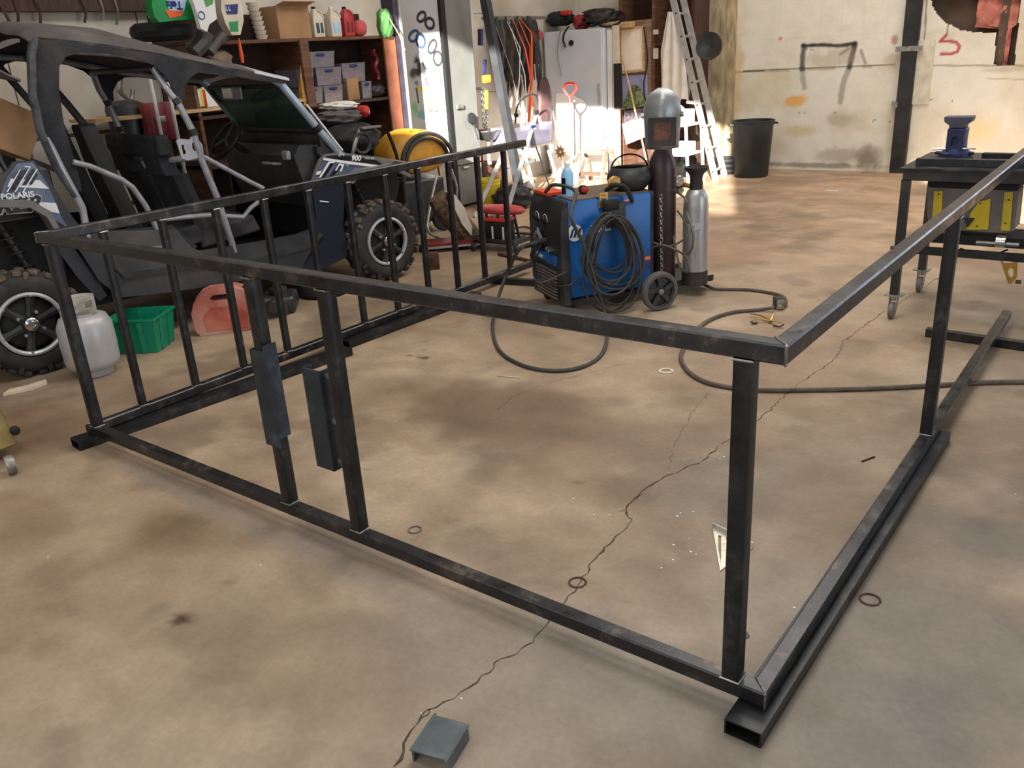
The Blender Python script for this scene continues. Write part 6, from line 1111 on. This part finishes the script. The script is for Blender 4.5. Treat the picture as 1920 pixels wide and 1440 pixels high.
# metal bowl sink and plunger
P = PX(915, 262, -6.45); sk = thing('metal_basin', P, 'shiny metal basin with a black rubber paddle beside it above the pail', 'basin'); P[2] = PX(915, 245, -6.45)[2]
b = MB(); b.lathe([(.001, -.12), (.1, -.11), (.18, -.02), (.2, 0), (.2, .012), (.17, .0), (.09, -.09), (.001, -.1)], P, ZU, 28, cap=False); b.build('basin_bowl', CHROME, sk)
b = MB(); b.tube([P-V3(0, 0, .1), V3(P[0], P[1], .45)], .03, 8); b.build('basin_stand', GALV, sk)
q = PX(885, 222, -6.33); b = MB(); b.lathe([(.001, -.02), (.06, -.015), (.07, 0), (.06, .015), (.001, .02)], q, un((1, -.3, .2)), 18, cap=False); pd = b.build('rubber_paddle', BLACKD, sk)
b = MB(); b.tube([q, PX(897, 262, -6.3)], .01, 6); b.build('paddle_rod', BLACK, sk)
# aluminium folding ladder with a clear tote
F0, F1, F2, F3 = G(1040, 352), G(985, 365), G(930, 372), G(940, 366)
fl = thing('folding_ladder', V3(-6.4, 7.6, 0), 'small aluminium folding ladder standing open left of the welder', 'step ladder')
apx = PX(975, 205, -6.3); TP = lambda u, v: PX(u, v, -6.3)
fa_, fb_ = V3(-6.05, 7.0, 0), V3(-6.05, 8.0, 0); top = V3(-6.3, 7.5, .98)
for (u0, v0, u1, v1) in ((968, 232, 938, 300), (970, 232, 1000, 350), (1004, 218, 996, 245), (1008, 215, 1055, 370)):
    P0, P1 = PX(u0, v0, -6.3), PX(u1, v1, -6.1); d = P1-P0; k = -P0[2]/d[2]; P1 = P0+d*k; P1[2] = .01
    b = MB(); b.beam(P1, P0, .02, .05, (0, 1, 0)); b.build('ladder_rail', ALU, fl)
for v0, v1 in ((322, 300), (362, 340)): b = MB(); b.beam(PX(946, v0, -6.2), PX(1000, v1, -6.2), .09, .03); b.build('ladder_tread', mat('grey_tread', (112, 116, 120), .6), fl)
b = MB(); b.tube(bez([PX(966, 232, -6.3), PX(970, 200, -6.3), PX(985, 182, -6.3), PX(1004, 178, -6.3), PX(1008, 195, -6.3), PX(1004, 215, -6.3)]), .013, 7); b.build('top_hoop', BLACK, fl)
for u, v in ((968, 216), (1006, 210)): b = MB(); b.lathe([(.025, -.02), (.025, .02)], PX(u, v, -6.28), (1, 0, 0), 12); b.build('ladder_hinge', BLACKD, fl)
b = MB(); a_, b__ = PX(985, 272, -6.25), PX(1028, 268, -6.25); b.b2((-6.5, a_[1]-.15, a_[2]-.03), (-6.1, b__[1]+.05, a_[2])); b.build('ladder_top_shelf', GALV, fl)
tz = a_[2]+.002
tote(-6.08, PX(962, 250, -6.08)[1], PX(1036, 250, -6.08)[1], tz, PX(1000, 234, -6.08)[2], 'clear lavender tote with black handle standing on the folding ladder', .36, TOTEC, None, False, 'clear_tote')
b = MB(); b.tube(bez([PX(1005, 275, -6.0), PX(1014, 300, -6.0), PX(1020, 320, -6.0), PX(1030, 350, -6.0), PX(1033, 372, -5.9)]), .012, 6); b.build('power_cable', BLACKD, label='black power cord hanging from the folding ladder shelf', cat='cord')
b = MB(); q = PX(972, 330, -6.25); b.box(q, (.02, .1, .2), None, .004); b.build('metal_plate_tool', ALU, label='shiny metal plate leaning inside the folding ladder', cat='plate')
# chain heap
CH = V3(-5.75, 6.9, 0); hp = thing('chain_heap', CH, 'tangled heap of steel chains on the floor below the folding ladder', 'chains')
R_ = random.Random(5)
for k in range(70):
    a = R_.uniform(0, 2*PI); r = .3*R_.random()**.6; c = CH+V3(r*math.cos(a), r*1.2*math.sin(a), .02+.16*(1-r/.3)*R_.random()); b = MB(); b.torus(c, .03, .007, un((R_.uniform(-1, 1), R_.uniform(-1, 1), R_.uniform(-.3, 1))), 10, 4); b.build('chain_link', CHAIN if k % 3 else RUST, hp)
cloth('black_tarp_heap', CH+V3(-.05, -.35, .13), .25, .2, .13, BLACK, 'black crumpled rubber mat heap beside the chains', 'mat', None, 41, .2)
# wooden step stool
sf = [G(1080, 352), G(1140, 345)]; sp = thing('wooden_step_stool', V3(-5.75, 8.3, 0), 'small weathered wooden step stool in front of the big white curved panel', 'step stool')
ysv = 8.45; Q_ = lambda u, v, y=ysv: PY(u, v, y)
zt3 = Q_(1110, 283)[2]; xa, xb2 = Q_(1083, 283)[0], Q_(1136, 283)[0]
b = MB(); b.b2((xa, ysv-.02, zt3-.035), (xb2, ysv+.2, zt3)); b.build('top_step', WOODG, sp, bevel=.004)
z2 = Q_(1100, 323)[2]; b = MB(); b.b2((xa-.03, ysv-.12, z2-.03), (xb2+.01, ysv+.08, z2)); b.build('lower_step', WOOD, sp, bevel=.004)
for x in (xa+.01, xb2-.01):
    sg = -1 if x < (xa+xb2)/2 else 1
    b = MB(); b.beam((x+sg*.06, ysv-.22, 0), (x, ysv, zt3-.03), .03, .07, (0, 1, 0)); b.build('front_leg', WOODG, sp); b = MB(); b.beam((x+sg*.04, ysv+.38, 0), (x, ysv+.18, zt3-.03), .03, .05, (0, 1, 0)); b.build('rear_leg', WOODG, sp)
# red-handled shovel, second handle, star wheel
yv = 8.2; Sv = lambda u, v, y=yv: PY(u, v, y)
sv = thing('red_handled_shovel', Sv(1072, 345), 'long wooden shovel with a red D-shaped grip standing before the curved panel', 'shovel')
b = MB(); P0, P1 = Sv(1068, 183), Sv(1073, 350); P1[2] = max(P1[2], .3); b.tube([P0, P1], .015, 8); b.build('wooden_shaft', WOODL, sv)
gp = [Sv(u, v) for u, v in ((1068, 183), (1060, 172), (1057, 165), (1061, 158), (1069, 156), (1078, 158), (1081, 165), (1077, 173), (1069, 183))]
b = MB(); b.tube(bez(gp, 4), .018, 8); b.build('d_grip', mat('coral_red', (222, 58, 54), .45), sv); b = MB(); b.tube([Sv(1068, 180), Sv(1069, 192)], .024, 8); b.build('grip_socket', _mats['coral_red'], sv)
b = MB(); b.loft([[P1+V3(x*w_, .02*abs(x), z) for x in (-1, -.5, 0, .5, 1)]+[P1+V3(x*w_, .02*abs(x)+.004, z) for x in (1, .5, 0, -.5, -1)] for z, w_ in ((.02, .06), (-.1, .11), (-P1[2]+.02, .08))]); b.build('shovel_blade', GALV, sv)
b = MB(); P0, P1 = Sv(1077, 188, 8.5), Sv(1079, 345, 8.5); P1[2] = .005; b.tube([P0, P1], .014, 7); b.build('rake_pole', mat('pale_pole', (196, 186, 176), .6), label='pale pole standing just right of the red-handled shovel', cat='pole')
q = PY(1050, 285, 8.75); b = MB(); b.plate(lambda a, h, t: q+V3(a, t, h), [((.10 if k % 2 == 0 else .055)*math.cos(2*PI*k/18), (.10 if k % 2 == 0 else .055)*math.sin(2*PI*k/18)) for k in range(18)], [[(.02*math.cos(t), .02*math.sin(t)) for t in np.linspace(0, 2*PI, 10, endpoint=False)]], .03); st_ = b.build('star_wheel', mat('rusty_tan', (150, 128, 96), .8, .2, .3, 20), label='rusty star-toothed wheel on a long rod in front of the white panel', cat='cultivator wheel')
b = MB(); b.tube([PY(1035, 200, 8.8), PY(1050, 285, 8.78), V3(*(PY(1062, 350, 8.7)[:2]), .004)], .009, 6); b.build('wheel_rod', GALV, st_)
# white tubular frame and boxes behind the hood
yv2 = 8.6; Wf = lambda u, v: PY(u, v, yv2)
wf2 = thing('white_tube_frame', V3(*(Wf(1290, 340)[:2]), 0), 'white bent-tube frame of a small cart behind the silver welding hood', 'frame')
pp = [Wf(1258, 197), Wf(1275, 200), Wf(1284, 212), Wf(1286, 240), Wf(1288, 290), Wf(1291, 345)]; pp[-1][2] = .0
b = MB(); b.tube(bez(pp, 5), .022, 8); b.build('bent_tube', WHITE, wf2); p2 = [q+V3(-.02, .5, 0) for q in pp]; b = MB(); b.tube(bez(p2, 5), .022, 8); b.build('bent_tube', WHITE, wf2)
for v in (235, 290): b = MB(); c = Wf(1262, v); e = Wf(1287, v); b.b2((e[0]-.26, yv2, c[2]-.02), (e[0], yv2+.48, c[2])); b.build('frame_shelf', WHITE, wf2)
c = Wf(1275, 262); c = V3(c[0], yv2+.2, Wf(1262, 290)[2]+.002); b = MB(); b.box(c+V3(-.04, 0, .07), (.22, .25, .14), None, .006); b.build('white_crate', WHITE, label='white ribbed crate on the lower shelf of the white tube frame', cat='crate')
c = V3(c[0]-.05, yv2+.2, Wf(1262, 235)[2]+.002); b = MB(); b.box(c+V3(-.0, 0, .09), (.2, .24, .18), None, .006); b.build('pinkish_carton', mat('carton_pink', (204, 186, 178), .8), label='pale pinkish carton on the upper shelf of the white tube frame', cat='box')
cloth('black_plastic_bag', V3(-4.9, 9.35, .26), .2, .16, .26, mat('shiny_black_bag', (22, 24, 26), .25), 'shiny black plastic bag at the foot of the bookcase', 'bag', None, 51, .1)
b = MB(); b.lathe([(.04, 0), (.06, .1), (.05, .28), (.02, .3)], (-4.95, 9.72, 1.052), ZU, 12); b.build('white_funnel', WHITE, label='white plastic cone on the bookcase shelf behind the ladder rungs', cat='funnel')

# ================================================================== THINGS BY THE BUGGY
PP = V3(-4.73, .60, 0); pt = thing('propane_tank', PP, 'grey-white propane tank standing by the rear wheel of the buggy', 'propane tank')
b = MB(); b.lathe([(.1, .035), (.155, .06), (.165, .1), (.168, .2), (.1685, .215), (.168, .23), (.165, .33), (.14, .385), (.08, .41), (.03, .415)], PP, ZU, 36); b.build('tank_body', PROP, pt, sharp=60)
b = MB(); b.lathe([(.11, .002), (.115, .045), (.1, .045), (.1, .002)], PP, ZU, 28, cap=False); b.build('foot_ring', PROP, pt)
ca0 = math.atan2(*(CP-PP)[[1, 0]]); b = MB(); b.grid(lambda u, v: PP+V3(math.cos(ca0+1.9+2.5*u)*.1, math.sin(ca0+1.9+2.5*u)*.1, .4+.11*v), 24, 3, None); o = b.build('valve_collar', mat('collar_cream', (176, 170, 158), .5, 0, .1, 8), pt, sharp=60); md = o.modifiers.new('t', 'SOLIDIFY'); md.thickness = .005
b = MB(); b.plate(lambda a, h, t: PP+V3(math.cos(ca0+a)*(.1+t), math.sin(ca0+a)*(.1+t), .40+h), [(-1.0+.2*k, 0) for k in range(11)]+[(1.0-.2*k, .125) for k in range(11)], [[(.25, .05), (.5, .05), (.75, .05), (.75, .095), (.5, .095), (.25, .095)]], .004); o = b.build('valve_collar', _mats['collar_cream'], pt, sharp=60); md = o.modifiers.new('t', 'SOLIDIFY'); md.thickness = .005
b = MB(); b.lathe([(.02, .41), (.022, .46), (.035, .465), (.035, .485), (.01, .49)], PP, ZU, 14); b.tube([PP+V3(0, 0, .445), PP+V3(.07*math.cos(ca0), .07*math.sin(ca0), .445)], .014); b.build('tank_valve', CHROME, pt, kind='stuff')
# green basket
gA, gB_ = V3(-4.90, .88, 0), V3(-4.66, 1.06, 0); gd = un((gA-gB_)); 
gq = [V3(-4.97, .86, 0), V3(-4.71, 1.04, 0), V3(-4.87, 1.28, 0), V3(-5.13, 1.10, 0)]; gc_ = sum(gq)/4
gk_ = thing('green_basket', gc_, 'green plastic storage basket on the floor under the side of the buggy', 'basket')
b = MB(); out = lambda z, f: [gc_+(q_-gc_)*f+V3(0, 0, z) for q_ in gq]; b.loft([out(.002, .92), out(.235, 1.1), out(.235, 1.17), out(.25, 1.17), out(.25, 1.08), out(.012, .88)], cap=False); b.add(out(.012, .88), [(0, 1, 2, 3)]); b.add(out(.002, .92), [(3, 2, 1, 0)]); gb_ = b.build('basket_body', GREEN, gk_)
for i in range(4):
    for f in (.3, .7): A_ = gq[i]+(gq[(i+1) % 4]-gq[i])*f; e = un(A_-gc_); b = MB(); b.beam(gc_+(A_-gc_)*.935+V3(0, 0, .01), gc_+(A_-gc_)*1.11+V3(0, 0, .23), .03, .012, (e[0], e[1], 0)); b.build('basket_rib', GREEN, gb_)
# gas can
gx = un(V3(.26, .32, 0)); gy = V3(-gx[1], gx[0], 0); gC = V3(-4.74, 1.62, 0); gt = thing('fuel_can', gC, 'faded red plastic fuel can lying low between the rail uprights and the buggy', 'fuel can')
sil = [(-.2, .0), (.16, .0), (.22, .03), (.235, .18), (.215, .24), (.18, .285), (.12, .305), (-.08, .305), (-.14, .285), (-.205, .23), (-.235, .16), (-.23, .04)]
hole = [(-.06, .235), (.09, .235), (.115, .255), (.09, .275), (-.05, .275), (-.08, .255)]
b = MB()
b.plate(lambda a, h, t: gC+gx*a*.92+gy*t+V3(0, 0, .002+h*1.05), sil, [hole], .2, -.1); b.build('can_body', GASR, gt, bevel=.025)
b = MB(); b.plate(lambda a, h, t: gC+gx*a+gy*(-.1-t)+V3(0, 0, h*1.05), [(-.13, .03), (.16, .03), (.17, .13), (.1, .19), (-.08, .19), (-.14, .13)], (), .006); b.build('embossed_panel', mat('can_panel_red', (176, 78, 62), .5, 0, .15, 8, dust=(206, 140, 120), dust_amt=.7), gt, bevel=.005)
b = MB(); b.lathe([(.03, 0), (.03, .04), (.02, .05)], gC+gx*.17+V3(0, 0, .28), un(gx+ZU), 12); b.build('filler_cap', BLACKD, gt)
# black machine part under the buggy
ec_ = V3(-4.78, 2.15, 0); er_ = thing('engine_block', ec_, 'black cast engine part on the floor beneath the rocker of the buggy', 'engine part')
b = MB(); b.box(ec_+V3(0, 0, .07), (.26, .3, .13), (un((.7, .7, 0)), un((-.7, .7, 0)), ZU), .02); b.build('cast_housing', GREYP, er_, bevel=.006)
b = MB(); b.lathe([(.07, 0), (.07, .05), (.03, .07)], ec_+V3(0, 0, .13), ZU, 16); b.build('round_cover', BLACK, er_); b = MB(); b.lathe([(.05, 0), (.06, .06), (.045, .1)], ec_+V3(.1, -.12, .09), (.7, -.7, 0), 14); b.build('flange', BLACK, er_)
for k in range(4): b = MB(); b.beam(ec_+V3(-.08+.05*k, -.18, .05), ec_+V3(.03+.05*k, -.07, .05), .015, .08); b.build('cooling_fin', GREYL if k == 2 else GREYP, er_)
b = MB(); b.lathe([(.2, 0), (.22, .03), (.2, .09), (.12, .12), (.001, .12)], V3(-4.85, 2.65, .002), ZU, 26, cap=False); b.build('drain_pan', BLACKD, label='black oil pan on the floor just behind the front wheel of the buggy', cat='pan')
# board scrap in front of the rear tire, wood chip, yellow paint pot at the left edge
q = [G(u, v, .02) for u, v in ((5, 738), (18, 729), (50, 722), (86, 711), (88, 716), (60, 727), (30, 733))]
b = MB(); b.prism(q, (0, 0, -.018)); b.build('board_scrap', mat('pale_plywood', (222, 204, 178), .8, 0, .08), label='splintered pale board scrap lying in front of the rear tire of the buggy', cat='wood scrap')
LC = G(-40, 880); yc = thing('yellow_caster_machine', LC, 'dirty yellow machine foot with a metal caster at the left edge of the floor', 'machine')
b = MB(); b.loft([[LC+V3(x, y, z) for x, y in ((-.35, -.3), (a_, -.3), (a_, .2), (-.35, .2))] for z, a_ in ((.06, .02), (.2, -.04), (.3, -.08))]); b.build('yellow_body', mat('dirty_yellow', (150, 126, 56), .6, 0, .3, 9, dust=(96, 86, 70), dust_amt=.7), yc, bevel=.01); b = MB(); b.lathe([(.045, -.02), (.05, 0), (.045, .02)], G(25, 888, 0)+V3(0, 0, .05), (.3, 1, 0), 18); b.build('caster_wheel', GALV, yc)
b = MB(); b.box(LC+V3(-.02, -.02, .06), (.2, .12, .03), None, .006); b.build('caster_plate', GALV, yc); b = MB(); b.sph(LC+V3(.03, .2, .14), .025, 10, 7); b.build('black_knob', BLACKD, yc)

# ================================================================== SMALL THINGS ON THE FLOOR
for (u, v, r, lb, m_) in ((1083, 1093, .03, 'rusty steel ring on the crack in front of the near rail', RUST), (1631, 1125, .032, 'thin rusty wire ring on the bare floor right of the right rail', RUST), (1249, 696, .036, 'flat pale washer on the floor inside the frame near the cable', OFFW), (778, 994, .026, 'faint grey ring on the floor right of the latch upright', GREYL)):
    P = G(u, v); b = MB(); b.torus(P+V3(0, 0, .003), r, .004 if m_ is not OFFW else .007, ZU, 26, 6) if 0 else b.tube([P+V3(r*math.cos(t), r*math.sin(t), .0035) for t in np.linspace(0, 2*PI*.97, 30)], .0035 if m_ is not OFFW else .008, 6, flat=.7 if m_ is not OFFW else .3); b.build('floor_ring', m_, label=lb, cat='ring')
sq = [(1334, 988), (1366, 1000), (1369, 1012), (1358, 1062), (1348, 1072), (1342, 1060)]
P = lambda u, v: G(u, v, .012)
a1, a2, a3 = G(1336, 990), G(1412, 1028), G(1350, 1072)
xs_ = un(a2-a1); ns_ = un(np.cross(ZU, xs_)); 
b = MB(); e1 = a2-a1; e2 = a3-a1; b.plate(lambda s_, t_, h: a1+e1*s_+e2*t_+V3(0, 0, .002+h), [(0, 0), (1, 0), (0, 1)], [[(.12, .14), (.2, .12), (.06, .82), (.05, .5)], [(.32, .1), (.66, .1), (.3, .5)]], .003); sqo = b.build('speed_square', mat('bright_aluminium', (214, 208, 190), .35, .5, .05), label='bright triangular metal layout square on the floor behind the right front upright', cat='square')
b = MB(); b.beam(a1+V3(0, 0, .012), a2+V3(0, 0, .012), .004, .024); b.build('square_fence', ALU, sqo)
b = MB(); b.prism([G(u, v, .003) for u, v in ((1396, 1178), (1406, 1192), (1400, 1197), (1392, 1190))], (0, 0, -.002)); b.build('steel_chip', PLATE, label='small grey steel scrap at the foot of the right front upright', cat='scrap')
b = MB(); b.tube([G(932, 704, .004), G(975, 708, .004)], .004, 5); b.build('welding_rod_stub', OFFW, label='thin pale welding rod stub on the floor inside the frame', cat='rod')
R_ = random.Random(9)
for k, (u, v) in enumerate(((1113, 966), (1143, 966), (1270, 968), (1276, 962), (1292, 1010), (1295, 1035), (1263, 1022), (1350, 860), (1358, 857), (900, 629), (1160, 555), (757, 990), (790, 1338), (865, 1310), (1075, 935), (1240, 1065), (488, 1060), (90, 1045), (1300, 960), (1305, 1040), (1262, 1050), (1904, 927), (1490, 1140), (950, 1110))):
    P = G(u, v); n = 6; r = R_.uniform(.003, .0065); b = MB(); b.prism([P+V3(r*R_.uniform(.5, 1.2)*math.cos(2*PI*j/n), r*R_.uniform(.5, 1.2)*math.sin(2*PI*j/n), .0006) for j in range(n)], (0, 0, .0015)); b.build('paint_chip', WHITEB, label='tiny white paint chip scattered on the concrete floor', cat='chip', group='white paint chips on the floor')
b = MB(); b.tube([G(1616, 865, .004), G(1640, 856, .004)], .004, 5); b.build('twig', RUST, label='short brown twig on the floor between crack and right rail', cat='twig')
P = G(1560, 358); b = MB(); b.box(P+V3(0, 0, .004), (.14, .03, .006), (un((1, .2, 0)), un((-.2, 1, 0)), ZU)); b.build('paper_scrap', WHITEB, label='small white paper scrap on the open floor before the back wall', cat='paper')
P = G(815, 505); b = MB(); b.box(V3(P[0], P[1], .08), (.09, .05, .16), (un((.6, .8, 0)), un((-.8, .6, 0)), ZU), .004); b.build('brown_block', RUST, label='small brown steel block standing on the floor right of the front wheel', cat='block')
b = MB(); b.tube([G(935, 476, .016), G(1000, 490, .016), G(1010, 493, .016)], .016, 8); b.build('rusty_pipe', RUST, label='rusty pipe lying on the floor behind the last uprights of the left rail', cat='pipe')
for P in ([G(960, 428, .01), G(985, 425, .01), G(1003, 432, .01)], [G(965, 445, .01), G(985, 440, .01), G(975, 436, .01), G(1000, 438, .01)]): b = MB(); b.tube(bez(P), .01, 6); b.build('extension_cable', CABLEB, label=('upper' if len(P) == 3 else 'looped')+' brown cord lying on the floor between stool and welder', cat='cord')
b = MB(); b.tube([G(452, 458, .4), G(462, 444, .43)], .01, 6) if 0 else b.tube([V3(-2.09, .03, 1.112), V3(-2.085, .035, 1.116)], .004, 5); 
#END
